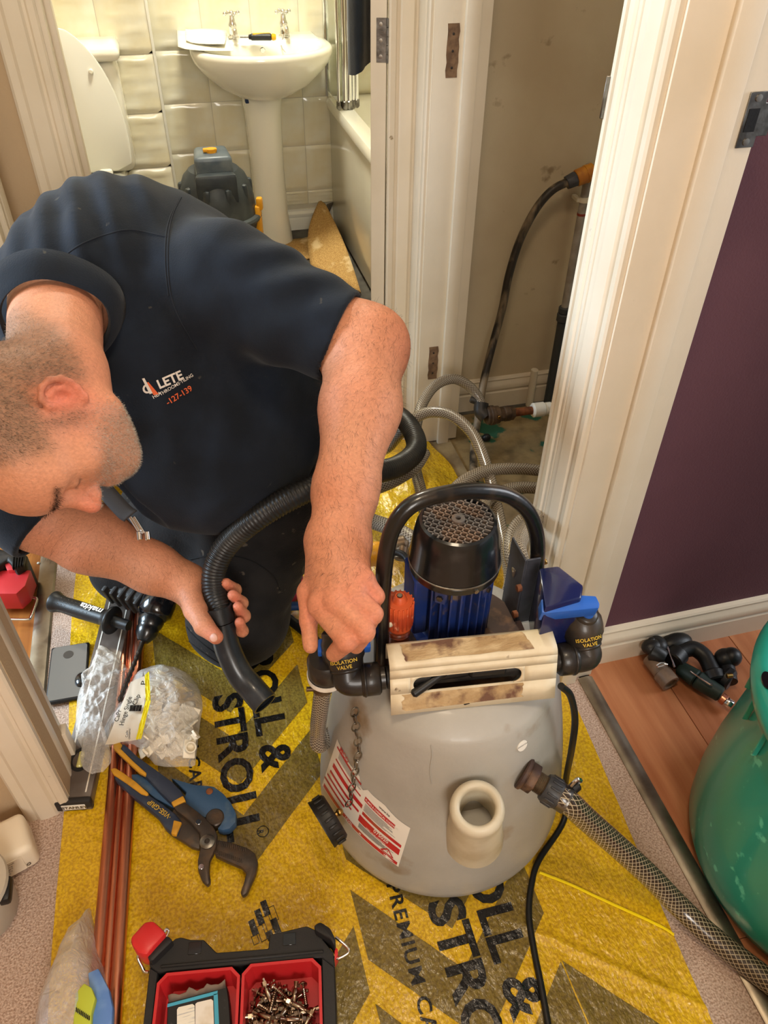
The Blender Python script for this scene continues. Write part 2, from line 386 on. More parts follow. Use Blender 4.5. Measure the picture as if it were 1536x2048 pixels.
# ================================================================ BATHROOM
mt('tile_cream', (230, 227, 208), 0.16, coat=0.3, col2=(224, 216, 186), scale=8)
mt('grout', (196, 190, 170), 0.8)
mt('ceramic', (238, 236, 222), 0.12, coat=0.5)
mt('lid_plastic', (226, 226, 216), 0.3)
YB = 3.36; TS = 0.18
def tile_mesh(name, w, h, plain=False):
    nx, nz = (4, 1) if plain else (10, 18); e = .0015; rows = []
    for j in range(nz + 1):
        z = e + (h - 2 * e) * j / nz; row = []
        for i in range(nx + 1):
            x = e + (w - 2 * e) * i / nx
            edge = min(1, min(x - e, w - e - x, z - e, h - e - z) / .006)
            ph = z / h * 4; k = int(ph); q = ph - k
            off = .5 * (1 - math.cos(2 * math.pi * (x / w * 1.5 + .5 * (k % 2))))
            y = -.004 * edge - (0 if plain else .0034 * edge * math.exp(-((q - .5) / .11) ** 2) * off)
            row.append((x, y, z))
        rows.append(row)
    m = MB(); m.sheet(rows)
    a = rows[0]; b = rows[-1]; l = [r[0] for r in rows]; r_ = [r[-1] for r in rows]
    for ln in (a, b, l, r_): m.sheet([ln, [(p[0], .003, p[2]) for p in ln]], smooth=False)
    me = bpy.data.meshes.new(name); me.from_pydata(m.v, [], m.f); me.polygons.foreach_set('use_smooth', m.sm); me.materials.append(MT['tile_cream']); me.set_sharp_from_angle(angle=math.radians(60))
    return me
def tiled(wall, x0, x1, z0, z1, Y, xs, zs, axis='y'):
    cache = {}
    X = [x0] + [x for x in xs if x0 + .01 < x < x1 - .01] + [x1]; Z = [z0] + [z for z in zs if z0 + .01 < z < z1 - .01] + [z1]
    for i in range(len(X) - 1):
        for j in range(len(Z) - 1):
            w = round(X[i + 1] - X[i], 4); h = round(Z[j + 1] - Z[j], 4)
            if (w, h) not in cache: cache[(w, h)] = tile_mesh('tile', w, h, plain=Z[j] > 1.0)
            o = bpy.data.objects.new('tile', cache[(w, h)]); scn.collection.objects.link(o); o.parent = wall
            if axis == 'y': o.location = (X[i], Y, Z[j])
            else: o.location = (Y, X[i + 1], Z[j]); o.rotation_euler = (0, 0, -math.pi / 2)
wb = struct(MB().box((-0.01, YB, 0), (1.5, YB + .08, HC)).build('wall_bathroom_back', 'grout'))
tiled(wb, 0.003, 1.45, 0.10, 1.42, YB, [0.003 + TS * k for k in range(12)], [0.16 + TS * k for k in range(9)])
YX = 3.15
wx = struct(MB().box((-0.75, YX, 0), (0.0, YB + .08, HC)).build('wall_bathroom_boxing', 'grout'))
tiled(wx, -0.73, -0.003, 0.02, 1.42, YX, [-0.003 - 0.186 * k + .02 for k in range(6)][::-1], [-0.015 + 0.186 * k for k in range(1, 9)])
wq = struct(MB().box((-0.0045, YX, 0), (-0.0025, YB, HC)).build('wall_boxing_side', 'grout'))
MB().box((-.006, YX - .005, 0), (.004, YX + .004, 1.6), .002, 2).build('tile_trim', 'lid_plastic', wx)
struct(MB().box((-0.83, YE, 0), (-0.75, YB, HC)).build('wall_bathroom_left', 'wall_cream'))
struct(MB().box((1.45, 1.93, 0), (1.53, YB, HC)).build('wall_bathroom_right', 'tile_cream'))
struct(MB().box((0.66, 1.93, 0), (1.5, 1.96, HC)).build('wall_bathroom_near', 'wall_cream'))
moulding('baseboard_bathroom', (0.003, YB, 0), (0, 0, 1), (0, -1, 0), (1, 0, 0), 0.645, prof=[(0, 0), (0, .016), (.045, .016), (.052, .013), (.058, .015), (.068, .015), (.078, .008), (.085, .008), (.085, 0)], material='ceramic')

# ---- toilet
t = thing('toilet', 'white toilet with its lid raised against the cistern', 'toilet', (-0.33, 2.85, 0))
cx = -0.325
def oval(cx, cy, rx, ry, z, n=36, sq=2.0, back=None):
    r = []
    for i in range(n):
        a = 2 * math.pi * i / n; c, s_ = math.cos(a), math.sin(a)
        x = cx + rx * abs(c) ** (2 / sq) * (1 if c >= 0 else -1); y = cy + ry * abs(s_) ** (2 / sq) * (1 if s_ >= 0 else -1)
        if back is not None: y = min(y, back)
        r.append((x, y, z))
    return r
m = MB(); rows = [oval(cx, 2.74, .11, .17, 0), oval(cx, 2.74, .10, .16, .1), oval(cx, 2.70, .13, .19, .25), oval(cx, 2.66, .175, .225, .37), oval(cx, 2.66, .182, .232, .395), oval(cx, 2.66, .15, .20, .395), oval(cx, 2.66, .12, .16, .28), oval(cx, 2.68, .03, .05, .2)]
m.sheet(rows, closed=True); m.box((cx - .16, 2.80, .30), (cx + .16, 3.14, .40), .02); m.build('bowl', 'ceramic', t, angle=60)
m = MB(); rows = [oval(cx, 2.665, .186, .235, .398), oval(cx, 2.665, .186, .235, .416), oval(cx, 2.665, .15, .195, .420), oval(cx, 2.665, .135, .175, .400)]
m.sheet(rows, closed=True); m.build('seat', 'lid_plastic', t, angle=50)
m = MB(); mm = frame((cx, 2.925, .425), (1, 0, 0), (0, 0.10, 1))
def seatshape(w, h, n=22):
    return [(-w * .72, 0)] + [(-w * math.sqrt(max(0, 1 - ((k / n) * 1.28 - .28) ** 2)) if k / n > .0 else -w * .72, h * k / n) for k in range(1, n)] + [(0, h)] + [(w * math.sqrt(max(0, 1 - ((k / n) * 1.28 - .28) ** 2)), h * k / n) for k in range(n - 1, 0, -1)] + [(w * .72, 0)]
m.prism(seatshape(.196, .435)[::-1], 0, .014, mm, .005, 2); m.build('lid', 'lid_plastic', t)
m = MB(); c = mm @ Vector((.118, .30, .012)); c2 = mm @ Vector((.118, .30, .022)); m.cyl(c, c2, .008, bev=.003); m.build('lid_buffer', 'ceramic', t)
m = MB()
for sx in (-.08, .10): m.box((cx + sx - .022, 2.895, .405), (cx + sx + .022, 2.935, .435), .008)
h = m.build('hinge_block', 'lid_plastic', t); h['kind'] = 'stuff'
m = MB(); m.box((cx - .20, 2.965, .40), (cx + .20, 3.145, .745), .03, 3); m.build('cistern', 'ceramic', t)
m = MB(); m.box((cx - .215, 2.95, .745), (cx + .215, 3.148, .79), .02, 3); m.build('cistern_lid', 'ceramic', t)

# ---- wash basin and pedestal
bc = Vector((0.372, 3.13, 0.74))
t = thing('wash_basin', 'white wash basin with two chrome taps on a tall pedestal', 'basin', (bc.x, bc.y, 0))
def dpts(rx, rf, rb, z, cy, n=40, cx0=bc.x):
    r = []
    for i in range(n):
        a = 2 * math.pi * i / n; c, s_ = math.cos(a), math.sin(a)
        if s_ < 0: r.append((cx0 + rx * c, cy + rf * s_, z))
        else: r.append((cx0 + rx * (abs(c) ** .55) * (1 if c > 0 else -1), cy + rb * (abs(s_) ** .6), z))
    return r
m = MB()
m.sheet([dpts(.05, .05, .07, .565, 3.20), dpts(.10, .11, .12, .58, 3.19), dpts(.17, .155, .15, .62, 3.17), dpts(.225, .18, .17, .67, 3.16), dpts(.245, .195, .185, .70, 3.15), dpts(.252, .200, .20, .722, 3.145), dpts(.252, .200, .20, .736, 3.145), dpts(.243, .192, .195, .743, 3.145), dpts(.215, .165, .06, .742, 3.135), dpts(.205, .155, .05, .735, 3.135), dpts(.19, .14, .045, .70, 3.135), dpts(.14, .10, .03, .64, 3.135), dpts(.04, .03, .01, .615, 3.135), dpts(.001, .001, .001, .615, 3.135)], closed=True)
m.box((bc.x - .225, 3.19, .70), (bc.x + .225, 3.355, .748), .016, 3)
m.build('bowl', 'ceramic', t, angle=60)
m = MB(); rows = []
for z, rx, ry in ((0, .082, .075), (.02, .080, .073), (.12, .068, .062), (.30, .064, .058), (.50, .069, .062), (.585, .078, .07)):
    rows.append([(bc.x - .004 + rx * math.cos(a), 3.245 + (ry * math.sin(a) if math.sin(a) < 0 else .09 * abs(math.sin(a)) ** .3), z) for a in [2 * math.pi * i / 36 for i in range(36)]])
m.sheet(rows, closed=True); m.build('pedestal', 'ceramic', t, angle=50)
m = MB(); c = GY(525, 99, 3.187); m.cyl(c + Vector((0, .02, 0)), c + Vector((0, -.006, -.002)), .010, bev=.002); m.build('overflow', 'chrome', t)
for px in (468, 569):
    b = GY(px, 80, 3.25)
    b.z = .747
    m = MB(); m.lathe([(0.0001, 0), (.021, 0), (.021, .006), (.014, .012), (.012, .03), (.015, .045), (.011, .055), (.009, .07), (.006, .075), (0.0001, .075)], Matrix.Translation(b), 20)
    m.tube([b + Vector((0, 0, .03)), b + Vector((0, -.03, .042)), b + Vector((0, -.06, .038)), b + Vector((0, -.072, .022))], .0085, 10)
    tp = m.build('tap', 'chrome', t)
    m = MB(); c = b + Vector((0, 0, .080))
    for a in (0.35, 0.35 + math.pi / 2):
        d = Vector((math.cos(a), math.sin(a), 0)) * .026; m.cyl(c - d, c + d, .0042, n=10); m.ell(c - d, (.007, .007, .007), u=10, v=6); m.ell(c + d, (.007, .007, .007), u=10, v=6)
    m.ell(c, (.010, .010, .009)); m.build('cross_handle', 'chrome', tp)
m = MB(); a = GY(566, 88, 3.22); a.z = .75
for k in range(16):
    u_ = k / 15; m.ell(a + Vector((-.012 * math.sin(u_ * 3), -.01 - .05 * u_, -.0 - .035 * u_)), (.0025, .0025, .0025), u=6, v=4)
o = m.build('plug_chain', 'chrome', t); o['kind'] = 'stuff'
m = MB(); m.box((.30, 3.20, .545), (.335, 3.26, .575), .004); m.build('fixing_bracket', mt('blue_dark', (30, 50, 90), .5), t)

# ---- papers and tool lying on the basin
mt('paper', (236, 232, 216), 0.8, col2=(190, 190, 188), scale=90, mix=(.56, .62), stretch=(.3, 6, 1), bump=0)
for i, (pts, z, lb) in enumerate((([(355, 62), (452, 60), (467, 104), (356, 93)], .756, 'printed white leaflet at the bottom of the papers on the basin'),
                              ([(371, 60), (453, 62), (449, 90), (372, 80)], .764, 'smaller printed sheet on top of the papers on the basin'))):
    P = [GZ(x, y, z) for x, y in pts]; m = MB(); rows = []
    for a in range(9):
        rows.append([P[0].lerp(P[1], b_ / 8).lerp(P[3].lerp(P[2], b_ / 8), a / 8) + Vector((0, 0, .006 * math.sin(a * .5 + b_ * .35) + .004 * (b_ == 0))) for b_ in range(9)])
    m.sheet(rows); tag(m.build('leaflet', 'paper', None, origin=P[0], thick=.0012), lb, 'paper')
a = GZ(480, 74, .765); b = GZ(552, 74, .765)
t = thing('screwdriver', 'black and yellow handled screwdriver lying between the basin taps', 'screwdriver', a)
mt('yellow_plastic', (222, 170, 30), .4)
m = MB(); d = (b - a); m.cyl(a, a + d * .24, .003); m.build('blade', 'steel', t)
m = MB(); m.cyl(a + d * .24, a + d * .3, .007, .009); m.cyl(a + d * .3, a + d * .88, .011, .011, bev=.003); m.build('handle', 'black_plastic', t)
m = MB(); m.cyl(a + d * .88, b, .0115, .010, bev=.003); m.box(a + d * .35 + Vector((0, -.003, .006)), a + d * .85 + Vector((0, .003, .0125)), .002); m.build('handle_cap', 'yellow_plastic', t)

# ---- bath with panel and rim
t = thing('bathtub', 'white bathtub with a plain side panel beside the basin', 'bathtub', (1.0, 2.6, 0))
m = MB(); m.box((.648, 2.47, .02), (.656, YB - .008, .485), .003); m.build('side_panel', mt('panel_white', (226, 224, 208), .18, coat=.3), t)
m = MB()
def rr_(x0, x1, y0, y1, r, z, n=6):
    out = []
    for cx_, cy_, a0 in ((x1 - r, y1 - r, 0), (x0 + r, y1 - r, 90), (x0 + r, y0 + r, 180), (x1 - r, y0 + r, 270)):
        for i in range(n + 1):
            a = math.radians(a0 + 90 * i / n); out.append((cx_ + r * math.cos(a), cy_ + r * math.sin(a), z))
    return out
m.sheet([rr_(.655, 1.43, 2.48, YB - .009, .01, .475), rr_(.636, 1.44, 2.46, YB - .008, .012, .485), rr_(.634, 1.445, 2.455, YB - .007, .015, .508), rr_(.642, 1.44, 2.465, YB - .010, .02, .521), rr_(.70, 1.38, 2.54, YB - .07, .08, .521), rr_(.712, 1.37, 2.55, YB - .085, .09, .510), rr_(.74, 1.34, 2.6, YB - .14, .14, .30), rr_(.80, 1.28, 2.66, YB - .2, .16, .14), rr_(.98, 1.1, 2.8, YB - .5, .05, .13)], closed=True)
m.build('tub', 'ceramic', t, angle=50)
# ---- folding bath screen: glass panels in chrome profiles
t = thing('bath_screen', 'folding glass bath screen with chrome uprights on the bath rim', 'bath screen', (.69, 3.17, .522))
mt('glass', (235, 245, 240), 0.02, trans=1.0, ior=1.3)
mt('glass_edge', (150, 175, 165), .1, coat=.3)
ups = []
for (px, w) in ((678, .007), (690, .010), (699, .010), (706, .008), (713, .009)):
    b = GZ(px, 214, .524); b.y = 3.15 + .02 * ((px * 7) % 3 - 1) * .5; b.x = GY(px, 214, b.y).x; b.z = .540
    m = MB(); m.cyl(b, Vector((b.x, b.y, 1.95)), w, n=16); u_ = m.build('upright', 'chrome', t); ups.append(b)
    m = MB(); m.cyl(b - Vector((0, 0, .016)), b + Vector((0, 0, .012)), w * 1.35, bev=.003); m.cyl(b + Vector((0, -.012, -.010)), b + Vector((0, .012, -.010)), .008); m.build('hinge_foot', 'steel', u_)
for i in range(4):
    a, b = ups[i], ups[i + 1]
    m = MB(); m.box((min(a.x, b.x), (a.y + b.y) / 2 - .002, .545), (max(a.x, b.x), (a.y + b.y) / 2 + .002, 1.93)); m.build('glass_panel', 'glass', t)
m = MB(); m.box((ups[0].x - .003, 3.16, .545), (ups[0].x + .003, YB - .012, 1.93)); m.build('glass_panel', 'glass', t)
m = MB(); m.box((ups[0].x - .012, YB - .03, .524), (ups[0].x + .012, YB - .009, 1.95), .003); m.build('wall_profile', 'chrome', t)

# ---- bathroom door standing open, its edge to the hall
dd = Vector((math.sin(math.radians(15.3)), math.cos(math.radians(15.3)), 0)); dn = Vector((dd.y, -dd.x, 0))
h0 = Vector((.4365, 1.786, .012))
mm = frame(h0, dn, dd)
t = thing('door', 'white bathroom door standing open, seen edge on', 'door', h0)
m = MB(); m.box((0, 0, 0), (.034, .66, 1.97), .0015, 1, mm); m.build('door_leaf', 'paint_white', t)
hz = GY(755, 80, 1.786)
m = MB(); m.box((.012, -.0016, hz.z - .040 - .012), (.034, .001, hz.z + .040 - .012), .0004, 1, mm); hg = m.build('hinge', 'steel', t)
for i in (-1, 0, 1):
    m = MB(); c = mm @ Vector((.021, -.0015, hz.z - .012 + i * .029)); m.cyl(c, c - dd * .0014, .0038, n=12); m.build('screw', 'screw', hg)
m = MB()
for i in range(5):
    m.cyl(mm @ Vector((.036, -.003, hz.z - .052 + i * .0162)), mm @ Vector((.036, -.003, hz.z - .052 + i * .0162 + .0152)), .0038, n=12)
m.build('hinge_knuckle', 'steel', hg)
hp = h0 + dd * .605; z = .955
m = MB(); b = Vector((hp.x, hp.y, z)); m.cyl(b, b - dn * .008, .022, bev=.003); m.cyl(b, b - dn * .045, .008); m.tube([b - dn * .04, b - dn * .05 - dd * .02, b - dn * .052 - dd * .06, b - dn * .05 - dd * .10 + Vector((0, 0, -.005)), b - dn * .035 - dd * .112 + Vector((0, 0, -.010))], .0082, 12)
m.build('lever_handle', 'chrome', t)
# ---- jacket hanging on the door
mt('navy_cloth', (26, 38, 54), .9, sheen=.3, bump=.3, bscale=260, col2=(34, 48, 66), scale=12)
rows = []; m = MB()
for k in range(15):
    v = k / 14; z = 1.75 - v * (1.75 - .835); sh = .5 + .5 * v; row = []
    for i in range(25):
        a = 2 * math.pi * i / 24; w = .10 * (1 - .30 * v ** 3); th = .032 * (1 - .1 * v)
        lx = w * math.cos(a); ly = th * math.sin(a) * (1 + .2 * math.sin(a * 5 + v * 4))
        c = h0 + dd * (.50 + .03 * v) - dn * .044
        row.append(c + dd * lx - dn * ly + Vector((0, 0, z - c.z + .016 * math.cos(a * 1 + 1.2) * v)))
    rows.append(row)
rows.append([Vector((p.x, p.y, p.z)).lerp(sum(rows[-1], Vector()) / 25, .97) for p in rows[-1]])
m.sheet(rows); tag(m.build('jacket', 'navy_cloth', None, origin=rows[0][0], angle=80), 'dark navy jacket hanging on the open bathroom door', 'jacket')

# ---- wet and dry vacuum cleaner
vc = Vector((.125, 2.66, 0))
t = thing('vacuum_cleaner', 'dusty black drum vacuum cleaner with yellow clips by the pedestal', 'vacuum cleaner', vc)
mt('vac_black', (38, 46, 52), .45, col2=(78, 84, 84), scale=9, mix=(.45, .75), bump=.1)
mt('vac_yellow', (226, 158, 30), .4)
mt('vac_steel', (176, 168, 150), .3, .8, col2=(150, 140, 120), scale=10)
T = Matrix.Translation(vc)
m = MB(); m.lathe([(.0001, .03), (.10, .03), (.108, .04), (.112, .10), (.112, .30), (.116, .31), (.116, .315)], T, 40); m.build('drum', 'vac_steel', t)
m = MB(); m.lathe([(.1130, .12), (.1140, .12), (.1140, .27), (.1130, .27)], T, 40, closed=True); m.build('drum_band', 'vac_yellow', t)
m = MB(); m.lathe([(.10, .30), (.126, .305), (.130, .32), (.128, .335), (.126, .36), (.122, .40), (.114, .44), (.100, .47), (.080, .49), (.0001, .495)], T, 44)
for i in range(10):
    a = 2 * math.pi * i / 10 + .3; m.box((-.012, .086, .36), (.012, .120, .455), .01, 2, T @ Matrix.Rotation(a, 4, 'Z'))
m.build('motor_head', 'vac_black', t)
m = MB(); m.lathe([(.124, .33), (.140, .332), (.143, .34), (.140, .348), (.122, .352)], T, 44, closed=True); m.build('carry_rail', 'vac_black', t)
m = MB(); m.prism([(-.060, -.075), (.060, -.075), (.052, .055), (-.052, .055)], .465, .545, T, .014, 3); m.build('top_cover', mt('vac_top', (70, 84, 96), .35, col2=(100, 110, 116), scale=14), t)
m = MB(); m.prism([(-.068, -.105), (.068, -.105), (.055, -.06), (-.055, -.06)], .40, .50, T, .012, 2); m.build('front_cover', 'vac_black', t)
m = MB(); m.cyl(vc + Vector((.0, -.022, .540)), vc + Vector((0, -.022, .556)), .016); m.box(vc + Vector((-.026, -.032, .547)), vc + Vector((.018, -.014, .558)), .004); m.build('switch', 'vac_yellow', t)
for a in (-.28, 2.9):
    m = MB(); q = T @ Matrix.Rotation(a, 4, 'Z'); m.box((.124, -.018, .27), (.142, .018, .375), .006, 2, q); m.box((.130, -.012, .36), (.150, .012, .40), .005, 2, q); m.build('clip', 'vac_yellow', t)
for k in range(4):
    m = MB(); a = k * math.pi / 2 + .6; c = vc + Vector((.10 * math.cos(a), .10 * math.sin(a), 0)); m.ell(c + Vector((0, 0, .018)), (.018, .012, .018)); m.cyl(c + Vector((0, 0, .018)), c + Vector((0, 0, .04)), .01); m.build('castor', 'black_plastic', t)

# ---- rolled-back carpet offcut, hessian side showing
mt('hessian', (206, 168, 104), .95, col2=(176, 136, 78), scale=220, bump=.8, bscale=500, col3=(226, 200, 150), scale3=9)
# flat piece at the back
P = [(535, 482), (652, 474), (640, 520), (560, 514)]
m = MB(); P = [GZ(x, y, .006) for x, y in P]; rows = []
for a in range(7): rows.append([P[0].lerp(P[1], b_ / 10).lerp(P[3].lerp(P[2], b_ / 10), a / 6) + Vector((.004 * math.sin(b_ * 2.2 + a), .004 * math.sin(b_ * 3), .003 * math.sin(a + b_))) for b_ in range(11)])
m.sheet(rows); tag(m.build('carpet_offcut', 'hessian', None, origin=P[0], thick=.008), 'flat tan carpet offcut lying in front of the pedestal', 'carpet')
# curled triangular flap standing against the bath
A = GZ(622, 532, .01); B = GZ(722, 585, .012); B2 = GZ(731, 565, .02); Ctop = GX(653, 408, .615)
m = MB(); rows = []
for a in range(13):
    v = a / 12; base = [A, B, B2]; row = []
    for b_ in range(9):
        u_ = b_ / 8
        lo = A.lerp(B, min(1, u_ * 1.0)); hi = Vector((Ctop.x - .02 + .015 * u_, Ctop.y + .05 * (1 - u_), Ctop.z + .0))
        rt = GX(678, 440, .63).lerp(B2, (1 - v)) if False else None
        bend = Vector((-.03 * math.sin(v * math.pi), -.02 * math.sin(v * math.pi) * u_, 0))
        row.append(lo.lerp(hi, v) + bend * (1 - u_) + Vector((.012 * math.sin(v * math.pi) * u_, 0, 0)))
    rows.append(row)
m.sheet(rows); tag(m.build('carpet_flap', 'hessian', None, origin=A, thick=.007), 'tan carpet corner folded up against the bath panel', 'carpet')
m = MB(); rows = []
for a in range(9):
    v = a / 8; p = GX(655, 408, .62).lerp(GZ(640, 475, .01), v)
    rows.append([p + Vector((.03 * b_ / 4 - .01 * math.sin(v * 3), .02 * b_ / 4, 0)) for b_ in range(5)])
m.sheet(rows); tag(m.build('carpet_curl', mt('carpet_dark', (92, 84, 74), .95, bump=.6), None, origin=A, thick=.006), 'dark pile edge of carpet curling up behind the tan flap', 'carpet')

# ================================================================ HOSES (helpers)
def resample(P, step):
    out = [P[0].copy()]; acc = 0
    for i in range(1, len(P)):
        a, b = P[i - 1], P[i]; L = (b - a).length; t = step - acc
        while t <= L: out.append(a.lerp(b, t / L)); t += step
        acc = (L - (t - step))
    return out
def uvtube(name, pts, r, material, n=20, step=.006, parent=None, origin=None, rf=None):
    P = resample(spline([Vector(p) for p in pts], 24), step); k = len(P); vs = []; fs = []; uv = []
    T = [(P[min(i + 1, k - 1)] - P[max(i - 1, 0)]).normalized() for i in range(k)]; u = T[0].orthogonal().normalized()
    for i in range(k):
        u = (u - T[i] * u.dot(T[i])).normalized(); w = T[i].cross(u); rr = r * (rf(i * step, i) if rf else 1)
        for j in range(n): a = 2 * math.pi * j / n; vs.append(P[i] + (u * math.cos(a) + w * math.sin(a)) * rr)
    for i in range(k - 1):
        for j in range(n):
            fs.append((i * n + j, i * n + (j + 1) % n, (i + 1) * n + (j + 1) % n, (i + 1) * n + j))
            uv += [(j / n, i * step), ((j + 1) / n, i * step), ((j + 1) / n, (i + 1) * step), (j / n, (i + 1) * step)]
    fs.append(tuple(range(n))[::-1]); fs.append(tuple(range((k - 1) * n, k * n))); uv += [(0, 0)] * (2 * n)
    o0 = ORG[parent.name] if parent else Vector(origin if origin is not None else P[0])
    me = bpy.data.meshes.new(name); me.from_pydata([v - o0 for v in vs], [], fs)
    me.polygons.foreach_set('use_smooth', [True] * (len(fs) - 2) + [False] * 2)
    l = me.uv_layers.new(name='UVMap'); l.data.foreach_set('uv', [c for q in uv for c in q])
    me.materials.append(MT[material]); o = bpy.data.objects.new(name, me); scn.collection.objects.link(o)
    if parent: o.parent = parent
    else: o.location = o0
    ORG[o.name] = o0
    return o
def braid(name, base, line, N, K, width, rough=.25, trans=0.0, coat=.4):
    m = bpy.data.materials.new(name); m.use_nodes = True; nt = m.node_tree; Nn = nt.nodes; L = nt.links; b = Nn['Principled BSDF']
    uvn = Nn.new('ShaderNodeUVMap'); sep = Nn.new('ShaderNodeSeparateXYZ'); L.new(uvn.outputs[0], sep.inputs[0])
    def math_(op, a, b_=None):
        x = Nn.new('ShaderNodeMath'); x.operation = op
        for i, v in enumerate((a, b_)):
            if v is None: continue
            if isinstance(v, (int, float)): x.inputs[i].default_value = v
            else: L.new(v, x.inputs[i])
        return x.outputs[0]
    un = math_('MULTIPLY', sep.outputs[0], N); vn = math_('MULTIPLY', sep.outputs[1], K)
    f1 = math_('ABSOLUTE', math_('SUBTRACT', math_('FRACT', math_('ADD', un, vn)), .5)); f2 = math_('ABSOLUTE', math_('SUBTRACT', math_('FRACT', math_('SUBTRACT', un, vn)), .5))
    f = math_('LESS_THAN', math_('MINIMUM', f1, f2), width)
    x = Nn.new('ShaderNodeMix'); x.data_type = 'RGBA'; x.inputs[6].default_value = (*S(base), 1); x.inputs[7].default_value = (*S(line), 1); L.new(f, x.inputs[0])
    L.new(x.outputs[2], b.inputs['Base Color']); b.inputs['Roughness'].default_value = rough; b.inputs['Coat Weight'].default_value = coat; b.inputs['Coat Roughness'].default_value = .1
    MT[name] = m; return m
braid('braid_grey', (92, 80, 68), (168, 158, 142), 12, 150, .12)
braid('braid_clear', (56, 44, 34), (178, 162, 134), 14, 100, .085)
mt('ribbed_black', (34, 33, 32), .38, col2=(58, 55, 50), scale=14, mix=(.45, .75))
ribs = lambda s, i: 1.0 + .045 * math.cos(2 * math.pi * i / 4)

# ================================================================ POWER FLUSHING MACHINE
TC = Vector((0.29, 0.68, 0))
mt('tank', (172, 168, 159), .42, col2=(157, 152, 142), scale=7, mix=(.4, .7), bump=.15, bscale=160, col3=(134, 112, 84), scale3=9, mix3=(.62, .74), coat=.08)
mt('tank_pale', (206, 196, 172), .4, col2=(188, 174, 146), scale=18, mix=(.45, .7), bump=.1)
mt('motor_blue', (30, 50, 108), .35, coat=.3, col2=(60, 62, 78), scale=28, mix=(.5, .75), col3=(110, 92, 74), scale3=30, mix3=(.62, .70))
mt('handle_blue', (38, 96, 190), .42, col2=(60, 104, 180), scale=30, mix=(.5, .8), col3=(104, 104, 104), scale3=25, mix3=(.66, .74))
mt('box_navy', (19, 29, 78), .25, coat=.5)
mt('orange_pl', (206, 88, 44), .45, col2=(176, 66, 34), scale=30, col3=(226, 150, 116), scale3=70, mix3=(.62, .7))
mt('amber', (164, 74, 40), .3, coat=.3, col2=(140, 58, 32), scale=30)
mt('cover_cream', (222, 208, 178), .45, col2=(208, 190, 156), scale=26, mix=(.45, .7), bump=.15, bscale=120, col3=(120, 96, 70), scale3=40, mix3=(.70, .76))
mt('torn_label', (176, 146, 104), .9, col2=(206, 180, 138), scale=24, mix=(.42, .62), stretch=(1, 2.4, 1), bump=.8, bscale=140, col3=(112, 80, 62), scale3=28, mix3=(.50, .62))
mt('rust_grid', (128, 92, 70), .75, col2=(86, 66, 56), scale=40, mix=(.4, .65), bump=.4)
mt('grid_grey', (96, 88, 82), .6, col2=(116, 92, 74), scale=50, mix=(.45, .6))
mt('handle_black', (20, 18, 17), .3, coat=.3, col2=(74, 58, 44), scale=16, mix=(.56, .74), bump=.25, bscale=70)
mt('motor_black', (18, 20, 21), .28, coat=.4, col2=(50, 48, 46), scale=26, mix=(.6, .8))
mt('brass', (176, 140, 80), .3, 1.0)
mt('rusty', (140, 84, 50), .7, .3, col2=(96, 56, 36), scale=60)
mt('yellow_print', (214, 176, 50), .6)
mt('valve_black', (36, 32, 29), .38, coat=.15, col2=(74, 62, 48), scale=16, mix=(.5, .78), bump=.1)
mt('label_white', (232, 226, 214), .4, col2=(206, 190, 160), scale=16, mix=(.58, .7))
mt('label_red', (190, 40, 46), .4, col2=(168, 76, 56), scale=18, mix=(.56, .66))
mt('label_ink', (70, 66, 70), .5)
mt('dirty_metal', (120, 104, 82), .45, .6, col2=(90, 70, 52), scale=50)
mt('dark_flange', (66, 46, 38), .6, col2=(120, 88, 62), scale=40, mix=(.5, .7))

mach = thing('flushing_machine', 'grey plastic tank power flushing machine with blue motor and black carrying handle', 'machine', TC)
TP = [(.0001, .001), (.185, .001), (.200, .006), (.209, .020), (.212, .040), (.210, .080), (.204, .130), (.196, .190), (.185, .255), (.173, .315), (.163, .360), (.158, .380), (.152, .3875), (.146, .391), (.138, .399), (.120, .4075), (.100, .410), (.0001, .411)]
def trad(z):
    z = max(.02, min(.40, z))
    for (r0, z0), (r1, z1) in zip(TP[1:], TP[2:]):
        if z0 <= z <= z1 and z1 > z0: return r0 + (r1 - r0) * (z - z0) / (z1 - z0)
    return .1
def TS(px, py, off=0.0):                                    # point of the tank wall
    d = Vector(_ray(px, py)); c = Vector(CAM)
    t0, t1 = .3, None; prev = None
    for i in range(240):
        t = .55 + i * .004; p = c + d * t; q = math.hypot(p.x - TC.x, p.y - TC.y) - trad(p.z)
        if q < 0 or p.z < .0: break
        prev = t
    lo, hi = prev if prev else .55, t
    for _ in range(24):
        mid = (lo + hi) / 2; p = c + d * mid
        if math.hypot(p.x - TC.x, p.y - TC.y) < trad(p.z): hi = mid
        else: lo = mid
    n = Vector((p.x - TC.x, p.y - TC.y, 0)).normalized(); n.z = .30; n.normalize()
    return p + n * off
m = MB(); m.lathe(TP, Matrix.Translation(TC), 96); tank = m.build('tank', 'tank', mach, angle=60)
m = MB(); m.lathe([(.0945, .4095), (.108, .4095), (.108, .417), (.0001, .418)], Matrix.Translation(TC), 60); m.build('flange', 'dark_flange', mach)
